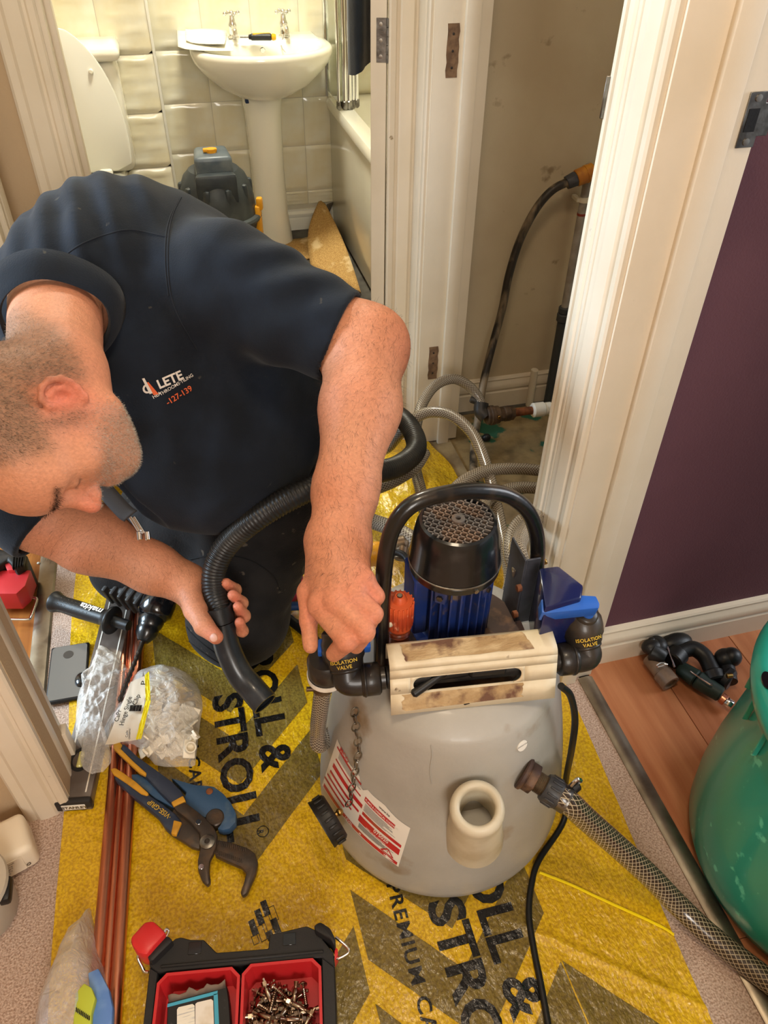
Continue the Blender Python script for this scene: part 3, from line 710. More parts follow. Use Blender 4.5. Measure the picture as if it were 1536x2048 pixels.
# moulded filler neck with a thick open rim
M0 = GY(955, 1612, .466); M1 = GY(941, 1722, .492); ax = (M0 - M1).normalized(); ax = (ax + Vector((-.05, -.10, .1))).normalized()
Lm = frame(M0, ax.orthogonal(), z=ax)
nk = MB(); nk.lathe([(.0235, -.13), (.0235, -.012), (.0245, -.003), (.028, 0), (.033, -.001), (.0365, -.006), (.0375, -.013), (.0365, -.024), (.0355, -.034), (.0365, -.05), (.040, -.10), (.045, -.16)], frame(M0, ax.orthogonal(), z=ax) , 48)
nk.build('filler_neck', 'tank_pale', mach, angle=60)
m = MB(); m.cyl(M0 - ax * .075, M0 - ax * .0755, .024, n=32); m.build('neck_inside', 'tank', mach)
# right outlet: nut, thread, union
O0 = TS(1048, 1547, -.004); on = Vector((O0.x - TC.x, O0.y - TC.y, 0)).normalized(); oe = UD(1122, 1594, 1.098)
od = (oe - O0).normalized()
m = MB(); m.cyl(O0, O0 + od * .008, .0245, n=32, bev=.002); m.prism([(.0225 * math.cos(math.radians(a)), .0225 * math.sin(math.radians(a))) for a in range(0, 360, 60)], .008, .022, frame(O0, od.orthogonal(), z=od), .0015); nut = m.build('outlet_nut', 'rusty', mach)
nut.data.materials.clear(); nut.data.materials.append(MT['dark_flange'])
m = MB(); fz = frame(O0, od.orthogonal(), z=od); m.lathe([(.0001, .02)] + [(.0145 + .0012 * (i % 2), .022 + .0011 * i) for i in range(16)] + [(.0001, .040)], fz, 28); m.build('thread', 'dirty_metal', mach)
Lo = (oe - O0).length
m = MB(); m.lathe([(.0001, .036), (.019, .036), (.021, .040), (.021, .058), (.0185, .063), (.0165, .066), (.0165, Lo - .004), (.0001, Lo - .004)], fz, 36)
for i in range(14):
    a = 2 * math.pi * i / 14; m.box((.0205, -.0016, .041), (.0225, .0016, .057), .0008, 1, fz @ Matrix.Rotation(a, 4, 'Z'))
m.build('union_nut', mt('union_grey', (52, 52, 54), .45, col2=(84, 78, 70), scale=40, mix=(.55, .75)), mach, angle=50)

# ---- motor
MC = Vector((.288, .70, 0)); TM = Matrix.Translation(MC)
m = MB(); m.lathe([(.0001, .412), (.054, .412), (.054, .424), (.044, .428), (.044, .556), (.0001, .556)], TM, 48); m.build('motor_body', 'motor_blue', mach)
for i in range(26):
    a = 2 * math.pi * i / 26; q = TM @ Matrix.Rotation(a, 4, 'Z')
    if i in (2, 3, 14, 15): continue
    m = MB(); m.box((.040, -.0013, .430), (.0575, .0013, .554), .0006, 1, q); m.build('cooling_fin', 'motor_blue', mach)
for a in (-2.2, -.95):
    m = MB(); q = TM @ Matrix.Rotation(a, 4, 'Z'); m.box((.044, -.009, .525), (.0575, .009, .552), .002, 1, q); lg = m.build('fixing_lug', 'motor_blue', mach)
    m = MB(); c = q @ Vector((.0575, 0, .538)); e = q @ Vector((.061, 0, .538)); m.cyl(c, e, .0045, n=6); m.build('bolt', 'steel', lg)
m = MB(); m.box((-.062, -.022, .44), (-.040, .030, .55), .003, 1, TM); m.build('capacitor_housing', 'motor_blue', mach)
m = MB(); m.lathe([(.054, .550), (.0625, .552), (.0630, .562), (.0618, .5635), (.0618, .5655), (.0628, .567), (.0615, .575), (.0585, .600), (.0545, .622), (.051, .6305), (.0475, .6325), (.046, .630), (.046, .615), (.0001, .612)], TM, 72); fc = m.build('fan_cover', 'motor_black', mach, angle=35)
m = MB(); m.lathe([(.0628, .5632), (.0640, .5636), (.0640, .5652), (.0628, .5656)], TM, 72, closed=True); m.build('seam_ring', 'steel', fc)
m = MB(); a = -1.42; q = TM @ Matrix.Rotation(a, 4, 'Z'); m.cyl(q @ Vector((.061, 0, .557)), q @ Vector((.0655, 0, .557)), .0033, n=12); m.build('screw', 'screw', fc)
m = MB(); m.cyl(MC + Vector((0, 0, .6125)), MC + Vector((0, 0, .6135)), .0455, n=48); m.build('fan_dust', 'rust_grid', fc)
gr = MB(); R_ = .0462; n_ = 9; pit = .0082
for dgr in (math.radians(52), math.radians(52 + 90)):
    q = TM @ Matrix.Rotation(dgr, 4, 'Z')
    for i in range(-5, 6):
        y = (i + .5) * pit
        if abs(y) > R_ - .002: continue
        h = math.sqrt(R_ * R_ - y * y); gr.box((-h, y - .0010, .6255), (h, y + .0010, .6315), 0, mtx=q)
g = gr.build('grille', 'grid_grey', fc); g['kind'] = 'stuff'
m = MB(); m.lathe([(.0035, .626), (.0035, .6335), (.009, .6335), (.0095, .626)], TM, 28, closed=True); m.build('grille_boss', 'grid_grey', fc)

# ---- carrying handle
HP = [GY(762, 1312, .655), GY(765, 1200, .665), GY(772, 1110, .672), GY(790, 1048, .68), GY(830, 1006, .685), GY(900, 986, .69), GY(960, 982, .695), GY(1016, 992, .70), GY(1056, 1024, .70), GY(1074, 1075, .70), GY(1073, 1140, .70), GY(1062, 1245, .70)]
HP[0].z = .405
m = MB(); m.tube(HP, .0108, 18, 10); m.build('carrying_handle', 'handle_black', mach)
# bracket plate with rusty bolts
b0 = GX(1048, 1242, .413); m = MB(); m.box((.388, .685, .412), (.391, .735, .545), .0006, 1); m.box((.391, .685, .412), (.412, .688, .545), .0006, 1)
br = m.build('bracket', mt('bracket_grey', (84, 86, 96), .45, .4, col2=(64, 64, 70), scale=20), mach)
for px, py in ((1040, 1176), (1032, 1228)):
    c = GX(px, py, .386); m = MB(); m.prism([(.0062 * math.cos(math.radians(a)), .0062 * math.sin(math.radians(a))) for a in range(0, 360, 60)], -.005, .002, frame(c, (0, 1, 0), z=(1, 0, 0)), .0008); m.build('bolt', 'rusty', br)
# navy electrical box
m = MB(); zt = .545; pts = [GZ(x, y, zt) for x, y in ((1078, 1136), (1117, 1131), (1167, 1170), (1163, 1196), (1090, 1215))]
m.prism([(p.x, p.y) for p in pts][::-1], .435, zt, None, .003, 2); m.build('switch_box', 'box_navy', mach)
# brass drain bolt behind
m = MB(); a = GY(1028, 1146, .76); b = GY(1094, 1122, .75); m.cyl(a, b, .0045, bev=.001); m.build('brass_rod', 'brass', mach)

# ---- orange valve column
c = GY(798, 1290, .675); c = Vector((.2035, .672, .41)); q = Matrix.Translation(c)
m = MB(); m.lathe([(.0001, 0), (.0195, 0), (.0195, .008), (.0165, .012), (.0155, .05), (.0165, .053), (.0145, .055), (.0165, .058), (.0145, .060), (.0165, .063), (.0165, .07), (.0001, .07)], q, 36); cb = m.build('relief_valve', 'amber', mach, angle=50)
m = MB(); prof = [(.0001, .068), (.0185, .068), (.0190, .072), (.0190, .112), (.0178, .117), (.0105, .118), (.0085, .124), (.0065, .1265), (.0045, .1265), (.0045, .124), (.0001, .124)]
m.lathe(prof, q, 40)
for i in range(20):
    a = 2 * math.pi * i / 20; m.box((.0182, -.0011, .074), (.0202, .0011, .117), .0005, 1, q @ Matrix.Rotation(a, 4, 'Z'))
vk = m.build('valve_knob', 'orange_pl', cb, angle=50)
m = MB(); m.cyl(c + Vector((0, 0, .1235)), c + Vector((0, 0, .1275)), .0035, n=12); m.build('screw', 'screw', cb)
for zc in (.03, .085):
    m = MB(); m.ell(c + Vector((-.016, -.010, zc)), (.006, .005, .006), u=10, v=6); m.build('label_scrap', 'tank_pale', cb)

# ---- cream cover in front
A = Vector((.172, .607, 0)); B = Vector((.398, .579, 0)); cxv = (B - A).normalized(); q = frame(A, cxv, z=(0, 0, 1)); WL = (B - A).length
prof = [(.030, .455), (.031, .478), (.029, .4855), (.023, .489), (.0, .4855), (-.005, .4830), (-.0085, .477), (-.030, .409)]
cov = MB(); tk = .0022
def cpt(x, p, off=0.0):
    skew = .0 - .0
    return q @ Vector((x, p[0] - off * 0.0, p[1]))
rows = []
# top and folds (sheet), front face with slot separately
top = prof[:-1]
xs = [WL * i / 24 for i in range(25)]
def edge_dx(x, k): return x
cov.sheet([[cpt(x, p) for x in xs] for p in top])
fa, fb = Vector((0, -.0085, .477)), Vector((0, -.030, .409)); fu = (fb - fa)
def fp(x, v): return q @ (Vector((x, 0, 0)) + fa + fu * v)
cxs, hw, rr0 = .105, .074, .0110; H_ = fu.length
# simpler robust face: strips above, below, left and right of the slot
def strip(x0, x1, v0, v1, n=6):
    cov.sheet([[fp(x0 + (x1 - x0) * i / n, v) for i in range(n + 1)] for v in (v0, v1)])
x0, x1, sv0, sv1 = cxs - hw, cxs + hw, .36 - rr0 / H_, .36 + rr0 / H_
strip(0, WL, 0, sv0 - .02, 12); strip(0, WL, sv1 + .02, 1, 12)
strip(0, x0 - .004, sv0 - .02, sv1 + .02); strip(x1 + .004, WL, sv0 - .02, sv1 + .02)
for sgn, xc_, xe in ((-1, x0 + rr0, x0 - .004), (1, x1 - rr0, x1 + .004)):
    arc = []; out = []
    for k in range(19):
        u = k / 18; a = math.radians(-90 + 180 * u); arc.append((xc_ + sgn * rr0 * math.cos(a), .36 + rr0 * math.sin(a) / H_))
        va, vb = sv0 - .02, sv1 + .02
        out.append((xc_ + (xe - xc_) * u * 3, va) if u < 1 / 3 else ((xe, va + (vb - va) * (u - 1 / 3) * 3) if u < 2 / 3 else (xe + (xc_ - xe) * (u - 2 / 3) * 3, vb)))
    cov.sheet([[fp(*p) for p in arc], [fp(*p) for p in out]])
strip(x0 + rr0, x1 - rr0, sv0 - .02, sv0, 8); strip(x0 + rr0, x1 - rr0, sv1, sv1 + .02, 8)
cv = cov.build('front_cover', 'cover_cream', mach, thick=.0022, angle=60)
def patch(name, poly, surf, material, parent, off, dens=14):         # thin irregular sticker lying on a surface (u,v polygon)
    bm = bmesh.new(); vs = [bm.verts.new((u_, v_, 0)) for u_, v_ in poly]; f = bm.faces.new(vs); bmesh.ops.triangulate(bm, faces=[f])
    mb = MB(); bm.verts.index_update()
    mb.add([surf(v.co.x, v.co.y, off) for v in bm.verts], [[v.index for v in f.verts] for f in bm.faces]); bm.free()
    return mb.build(name, material, parent)
rnd = random.Random(4)
def rag(pts, amp, sub=7):
    out = []
    for i, a in enumerate(pts):
        b = pts[(i + 1) % len(pts)]
        for k in range(sub): t = k / sub; out.append((a[0] + (b[0] - a[0]) * t + rnd.uniform(-amp, amp), a[1] + (b[1] - a[1]) * t + rnd.uniform(-amp, amp)))
    return out
topn = Vector((0, -.0, 1))
def stop(x, y, off): 
    k = (y - .023) / (.0 - .023); return q @ (Vector((x, y, .489 - .0035 * k + .0016 + off)))
patch('torn_label', rag([(.018, .0235), (.186, .0235), (.196, -.002), (.022, -.003)], .0012), stop, 'torn_label', cv, 0)
ffn = Vector((0, -(fu.z), fu.y)).normalized(); ffn = ffn if ffn.y < 0 else -ffn
def sfront(x, v, off): return q @ (Vector((x, 0, 0)) + fa + fu * v + ffn * (.0018 + off))
patch('torn_label', rag([(.015, .55), (.100, .55), (.182, .55), (.182, .88), (.10, .90), (.018, .93)], .003), sfront, 'torn_label', cv, 0)
# bleed lever showing through the slot
m = MB(); a = fp(.028, .55) + Vector((0, -.004, .002)); b = fp(.085, .22) + Vector((0, .012, 0)); m.cyl(a, b, .0062, n=14, bev=.003); m.cyl(fp(.03, .30) + Vector((0, .006, 0)), fp(.12, .45) + Vector((0, .02, 0)), .0075, n=14, bev=.003)
m.cyl(fp(.11, .3) + Vector((0, .012, 0)), fp(.16, .3) + Vector((0, .012, 0)), .012, n=18, bev=.003); m.build('lever', 'black_plastic', mach)
m = MB(); c = fp(.108, .99) + Vector((0, .012, .002)); m.ell(c, (.022, .012, .012)); m.build('knob', 'black_plastic', mach)
m = MB(); m.cyl(q @ Vector((-.002, .008, .442)), q @ Vector((WL + .004, .008, .442)), .0155, n=24); m.build('manifold_pipe', 'black_dirty', mach)

# ---- isolating valves at both ends of the manifold
J0 = q @ Vector((-.004, .008, .442)); J1 = q @ Vector((WL + .004, .008, .442))
def elbow_valve(J, out, lab_pt, up, mirrored):
    o = out.normalized(); v_up = up.normalized()
    e = J + o * .050                                       # elbow corner
    m = MB(); m.cyl(J, J + o * .012, .0160, n=28); m.cyl(J + o * .006, J + o * .034, .0225, n=32, bev=.003); m.cyl(J + o * .026, J + o * .030, .0236, n=32, bev=.001)
    pts = [J + o * .028, J + o * .040, e + v_up * .003, e + v_up * .014, e + v_up * .024]
    m.tube(pts, .0205, 24, 8); m.cyl(e + v_up * .015, e + v_up * .021, .0228, n=32, bev=.002)
    vb = m.build('elbow', 'valve_black', mach, angle=50)
    top_ = e + v_up * .019
    m = MB(); fr = frame(top_, v_up.orthogonal(), z=v_up)
    m.lathe([(.0001, 0), (.022, 0), (.0245, .004), (.0255, .010), (.0285, .015), (.0295, .026), (.0285, .037), (.0255, .043), (.0255, .050), (.0225, .053), (.0001, .053)], fr, 40)
    m.cyl(top_ + v_up * .030, top_ + v_up * .030 + Vector((0, -.008, .030)), .0155, n=28, bev=.003)
    vv = m.build('valve_body', 'valve_black', mach, angle=50)
    return e, top_, v_up, vv
upL = Vector((.030, .052, .024)); upR = Vector((-.010, .052, .040))
eL, tL, uL, vL = elbow_valve(J0, Vector((-1, .12, -.02)), None, Vector((-.004, .55, .62)), False)
eR, tR, uR, vR = elbow_valve(J1, Vector((1, -.10, -.03)), None, Vector((-.04, .50, .66)), True)
for vb_, tp_, up_, pxs in ((vL, tL, uL, None), (vR, tR, uR, None)):
    nrm = Vector((-.15, -.62, .62)); nrm = (nrm - up_ * nrm.dot(up_)).normalized(); xx = up_.cross(nrm).normalized()
    if xx.x < 0: xx = -xx
    for kk, (tx_, hgt) in enumerate((('ISOLATION', .0175), ('VALVE', .0105))):
        fr = frame(tp_ + up_ * (hgt - .004) + nrm * .0295, xx, z=nrm)
        t_ = text_mesh(tx_, .0068, Matrix.Identity(4), 1.05, 'CENTER', sub=.002, bold=.0001)
        t_.v = [tuple(fr @ Vector((x, y, -(.0295 - math.sqrt(max(0, .0295 ** 2 - x * x))) + .0004))) for x, y, z in t_.v]
        t_.build('lettering', 'yellow_print', vb_)
# right blue T handle and stem
hb = tR + uR * .030 + Vector((0, -.008, .030))
m = MB(); m.cyl(hb - Vector((0, 0, .004)), hb + Vector((0, 0, .016)), .0085, n=20); ha = GZ(1078, 1216, hb.z + .022); hc = GZ(1196, 1206, hb.z + .022)
ctr = (ha + hc) / 2; mv = hb + Vector((.0, 0, .020)) - ctr
hx = (hc - ha).normalized(); fr = frame(ctr, hx, z=(0, -.25, 1)); L2 = (hc - ha).length / 2
m.prism([(-L2, -.010), (-L2 + .008, -.0115), (L2 - .003, -.0105), (L2, -.004), (L2 - .002, .008), (.01, .0125), (-L2 + .004, .010)], -.017, .006, fr, .002, 2)
m.build('valve_handle', 'handle_blue', mach)
# left blue handle partly under the hand, with its own second branch, white band and hose tail
hl = tL + uL * .030 + Vector((0, -.008, .030))
m = MB(); ha = GZ(652, 1292, .478); ctr = ha; fr = frame(ctr, hx, z=(0, -.25, 1)); m.prism([(-.012, -.009), (.060, -.009), (.060, .010), (-.010, .010)], -.014, .004, fr, .002, 2); m.cyl(hl - Vector((0, 0, .004)), hl + Vector((0, 0, .016)), .0085, n=20)
m.build('valve_handle', 'handle_blue', mach)
bt = GZ(652, 1328, .445)
m = MB(); m.lathe([(.0001, -.035), (.022, -.035), (.025, -.03), (.026, -.012), (.026, .008), (.022, .014), (.0001, .016)], Matrix.Translation(bt), 36); m.build('branch_body', 'valve_black', mach)
m = MB(); m.lathe([(.0262, -.028), (.0275, -.028), (.0275, -.020), (.0262, -.020)], Matrix.Translation(bt), 36, closed=True); m.build('white_band', 'label_white', mach)
h1 = GZ(646, 1372, .395)
m = MB(); m.cyl(bt - Vector((0, 0, .03)), h1, .0145, .0135, n=24, bev=.001); m.cyl(h1 + Vector((-.024, -.004, .006)), h1 + Vector((.026, -.010, .0)), .0035, n=12); m.ring(h1 + Vector((0, 0, .012)), h1 - Vector((0, 0, .004)), .0155, .012); m.build('hose_tail', 'dirty_metal', mach)
uvtube('drain_hose', [h1 - Vector((0, 0, .002)), GZ(640, 1420, .33), GZ(636, 1460, .26), GZ(644, 1500, .21) + Vector((0, .01, 0)), GZ(690, 1485, .20) + Vector((.02, .06, 0)), Vector((.16, .80, .20))], .0125, 'braid_grey', parent=mach, step=.005)
m = MB(); m.box((.135, .655, .40), (.150, .668, .428), .002); m.build('spacer_block', 'tank_pale', mach)
# ---- sticker on the tank: bilinear patch between four corners in the tank surface
PL = dict(tl=(676, 1476), tr=(822, 1652), br=(797, 1733), bl=(645, 1570))
def lsurf(u_, v_, off=.0006):                              # u along the label (0..1), v down (0..1)
    a = Vector(PL['tl']).lerp(Vector(PL['tr']), u_); b = Vector(PL['bl']).lerp(Vector(PL['br']), u_); p = a.lerp(b, v_)
    sag = math.sin(math.pi * u_); nrm = Vector((-.77, .63)) * 14 * sag
    return TS(p.x + nrm.x * 1.0, p.y + nrm.y * 1.0, off)
def lpatch(name, u0, v0, u1, v1, material, off, nu=16, nv=4, cut=None):
    m = MB(); rows = []
    for j in range(nv + 1):
        rows.append([lsurf(u0 + (u1 - u0) * i / nu, (v0 + (v1 - v0) * j / nv) if not cut else cut(i / nu, j / nv), off) for i in range(nu + 1)])
    m.sheet(rows); return m
lb_ = lpatch('', 0, 0, 1, 1, None, .0008, 24, 8, cut=lambda i, j: (lambda a: a + (1 - a) * j)(0.02 + .10 * (1 if .38 < i < .5 else 0) + .05 * abs(math.sin(i * 9)))).build('warning_label', 'label_white', mach)
RB = MB()
for (u0, v0, u1, v1) in ((.03, .10, .42, .135), (.50, .22, .86, .31), (.06, .30, .45, .33), (.05, .42, .50, .50), (.52, .52, .97, .585), (.04, .585, .48, .63), (.50, .63, .97, .76), (.02, .92, .98, .985), (.02, .70, .40, .735), (.0, .80, .32, .84)):
    RB.v and None
    p_ = lpatch('', u0, v0, u1, v1, None, .0012, 12, 2); RB.add(p_.v, p_.f)
r_ = RB.build('label_bars', 'label_red', lb_); r_['kind'] = 'stuff'
RB = MB()
rn = random.Random(3)
for k in range(22):
    v0 = .34 + .018 * k if k < 9 else (.78 + .014 * (k - 9) if k < 16 else .14 + .02 * (k - 16)); u0 = .50 if k < 16 else .06
    u1 = u0 + rn.uniform(.25, .42); p_ = lpatch('', u0 + .02, v0, u1, v0 + .006, None, .0012, 8, 1); RB.add(p_.v, p_.f)
r_ = RB.build('label_small_print', 'label_ink', lb_); r_['kind'] = 'stuff'
def ltext(txt, u0, v0, h, material, wsc=1.0, name='lettering'):
    t_ = text_mesh(txt, 1.0, Matrix.Identity(4), 1.0, 'LEFT', sub=.25, bold=.012)
    t_.v = [tuple(lsurf(u0 + x * h * .55 * wsc, v0 - y * h, .0016)) for x, y, z in t_.v]
    return t_.build(name, material, lb_)
ltext('PUMPS & CHEMICAL CLEANING', .51, .265, .058, 'label_white', .86)
ltext('075020', .68, .665, .10, 'label_white', 1.0)
ltext('VISIT OUR WEBSITE', .60, .742, .036, 'label_white', 1.3)
ltext('LEVEL', .36, .952, .062, 'label_white', 1.2)
ltext('www.ka', .66, .14, .07, 'label_ink', 1.0)
ltext('MCO', .07, .06, .11, 'label_red', 1.0)
tri = MB()
def lpoly(mb, pts, off):
    mb.add([lsurf(a, b, off) for a, b in pts], [tuple(range(len(pts)))])
for a, b in (((.80, .90), (.86, .79)), ((.86, .79), (.93, .90)), ((.93, .90), (.80, .90))):
    d = Vector((b[0] - a[0], b[1] - a[1])).normalized(); n = Vector((-d.y, d.x)) * .008
    lpoly(tri, [(a[0] - n.x, a[1] - n.y), (b[0] - n.x, b[1] - n.y), (b[0] + n.x, b[1] + n.y), (a[0] + n.x, a[1] + n.y)], .0016)
lpoly(tri, [(.862, .83), (.870, .83), (.868, .87), (.864, .87)], .0016)
tri.build('warning_triangle', 'label_red', lb_)
ar = MB(); lpoly(ar, [(.55, .945), (.86, .945), (.86, .965), (.55, .965)], .0016); lpoly(ar, [(.86, .925), (.95, .955), (.86, .985)], .0016); ar.build('arrow', 'label_white', lb_)
# round sticker
sc_ = TS(1044, 1491, .0); c2 = TS(1054, 1491, 0); rr1 = .0085
n = Vector((sc_.x - TC.x, sc_.y - TC.y, 0)).normalized(); n.z = .28; n.normalize()
m = MB(); m.cyl(sc_ - n * .002, sc_ + n * .0012, .0088, n=32); rs = m.build('round_sticker', 'label_white', mach)
t_ = text_mesh('TEMPERATURE', .0028, frame(sc_ + n * .0014 + Vector((0, 0, .001)), Vector((-n.y, n.x, 0)), z=n), 1, 'CENTER'); t_.build('lettering', 'label_ink', rs)
t_ = text_mesh('LIMIT', .0028, frame(sc_ + n * .0014 - Vector((0, 0, .0028)), Vector((-n.y, n.x, 0)), z=n), 1, 'CENTER'); t_.build('lettering', 'label_ink', rs)
# moulding seam
m = MB(); ln = [TS(862 + 2 * math.sin(k), 1490 + k * 11, .0006) for k in range(8)]; m.tube(ln, .0008, 6, 2); m.build('mould_seam', 'tank', mach)

def cdir_(x, y, z): v = RC[:, 0] * x + RC[:, 1] * y + RC[:, 2] * z; return v / np.linalg.norm(v)
# ---- chain and black cap
def link(c, d, nrm, L=.0095, w=.0048, r=.00125):
    d = d.normalized(); s_ = (nrm - d * nrm.dot(d)).normalized(); pts = []
    for i in range(14):
        a = 2 * math.pi * i / 14; x = math.cos(a); y = math.sin(a); pts.append(c + d * (L * x) + s_ * (w * y))
    m = MB(); m.tube(pts, r, 8, 2, closed=True); return m
CH = [(738, 1412), (734, 1428), (731, 1445), (728, 1461), (726, 1478), (724, 1494), (722, 1510), (718, 1526), (716, 1541), (713, 1557), (710, 1572), (708, 1588), (704, 1603)]
P = [TS(x, y, .006 + .02 * max(0, 1 - k / 5)) for k, (x, y) in enumerate(CH)]
cc = thing('cap_chain', 'steel chain hanging down the tank and holding the black screw cap', 'chain', P[0])
for k in range(len(P)):
    d = P[min(k + 1, len(P) - 1)] - P[max(k - 1, 0)]; nrm = Vector((1, .2, 0)) if k % 2 == 0 else Vector((.25, -1, .3))
    link(P[k], d, nrm, .0092, .0058 if k % 2 == 0 else .004).build('link', 'steel', cc)
cp = TS(690, 1622, .030); axc = Vector((.80, .18, .46)).normalized()
axc = (TS(716, 1600, .03) - TS(664, 1645, .03)).normalized() * .8 + Vector((0, -.1, .45)); axc = Vector(cdir_(.80, -.48, .26)); axc.normalize()
fr = frame(cp, axc.orthogonal(), z=axc)
cap = thing('tank_cap', 'ribbed black screw cap hanging open side out on the chain', 'cap', cp)
m = MB(); m.lathe([(.0001, .010), (.0345, .010), (.0375, .007), (.0385, .002), (.0385, -.012), (.0395, -.0135), (.0395, -.0165), (.036, -.0165), (.0355, .005), (.0001, .006)], fr, 56)
for i in range(20):
    a = 2 * math.pi * i / 20; m.box((.038, -.0022, -.009), (.0402, .0022, .005), .0008, 1, fr @ Matrix.Rotation(a, 4, 'Z'))
m.build('cap_body', mt('cap_black', (30, 28, 26), .45, col2=(60, 52, 42), scale=30, mix=(.55, .8)), cap, angle=50)
m = MB(); c = cp + axc * .010; m.cyl(c, c + axc * .006, .004); m.ell(c + axc * .008, (.006, .006, .006)); m.build('eyelet', 'brass', cap)

# ---- clear braided delivery hose to the right
hz0 = oe - od * .012
HR = [hz0, oe + od * .01, UD(1175, 1640, 1.13), UD(1232, 1690, 1.17), UD(1300, 1752, 1.20), UD(1352, 1806, 1.215), UD(1410, 1862, 1.20), UD(1480, 1918, 1.175), UD(1545, 1968, 1.15), UD(1640, 2045, 1.12)]
hs = thing('delivery_hose', 'thick clear braided hose running from the tank to the lower right corner', 'hose', HR[0])
uvtube('hose_wall', HR, .0178, 'braid_clear', n=28, step=.005, parent=hs)
m = MB(); c = oe; m.lathe([(.0182, -.006), (.0200, -.006), (.0200, .006), (.0182, .006)], frame(c + od * .004, od.orthogonal(), z=od), 40, closed=True); cl = m.build('hose_clip', 'steel', hs)
m = MB(); a = c + od * .004 + Vector((.010, .006, .020)); m.tube([a, a + Vector((.010, .003, .008)), a + Vector((.018, .004, .0)), a + Vector((.014, .004, -.008))], .0028, 8); m.build('clip_tail', 'chrome', cl)
m = MB(); a = UD(1143, 1580, 1.10); m.cyl(a, a + Vector((.012, .004, .004)), .008, bev=.002); m.build('clip_screw', 'black_plastic', cl)

# ---- black power cable
CB = [UD(1122, 1372, 1.05), UD(1141, 1392, 1.08), UD(1150, 1440, 1.13), UD(1143, 1500, 1.19), GZ(1131, 1566, .05), GZ(1112, 1640, .0075), GZ(1078, 1720, .0085), GZ(1063, 1770, .0085), GZ(1058, 1830, .0085), GZ(1068, 1900, .0085), GZ(1082, 1970, .0085), GZ(1096, 2048, .0085), GZ(1110, 2120, .0085)]
CB[5] = GZ(1128, 1640, .0085)
m = MB(); m.tube(CB, .0052, 10, 8); tag(m.build('power_cable', 'black_plastic', None, origin=CB[0]), 'black power cable looping from the machine over the yellow film', 'cable')

# ================================================================ THE MAN (continuous surfaces grown from distance fields)
def smin(a, b, k):
    h = np.maximum(k - np.abs(a - b), 0.0) / k
    return np.minimum(a, b) - h * h * k * 0.25
def smax(a, b, k): return -smin(-a, -b, k)
def cone(P, a, b, ra, rb):                                   # tapered capsule
    a = np.array(a, np.float32); b = np.array(b, np.float32); d = b - a; L2 = float(d @ d)
    t = np.clip(((P - a) @ d) / L2, 0, 1)
    q = P - a - t[..., None] * d
    return np.sqrt((q * q).sum(-1)) - (ra + (rb - ra) * t)
def ellip(P, c, r, m=None):
    q = P - np.array(c, np.float32)
    if m is not None: q = q @ m
    r = np.array(r, np.float32); k0 = np.sqrt(((q / r) ** 2).sum(-1)); k1 = np.sqrt(((q / (r * r)) ** 2).sum(-1)) + 1e-9
    return k0 * (k0 - 1.0) / k1
def chain(P, pts, k=.01):
    r = None
    for (a, ra), (b, rb) in zip(pts[:-1], pts[1:]):
        d = cone(P, a, b, ra, rb); r = d if r is None else smin(r, d, k)
    return r
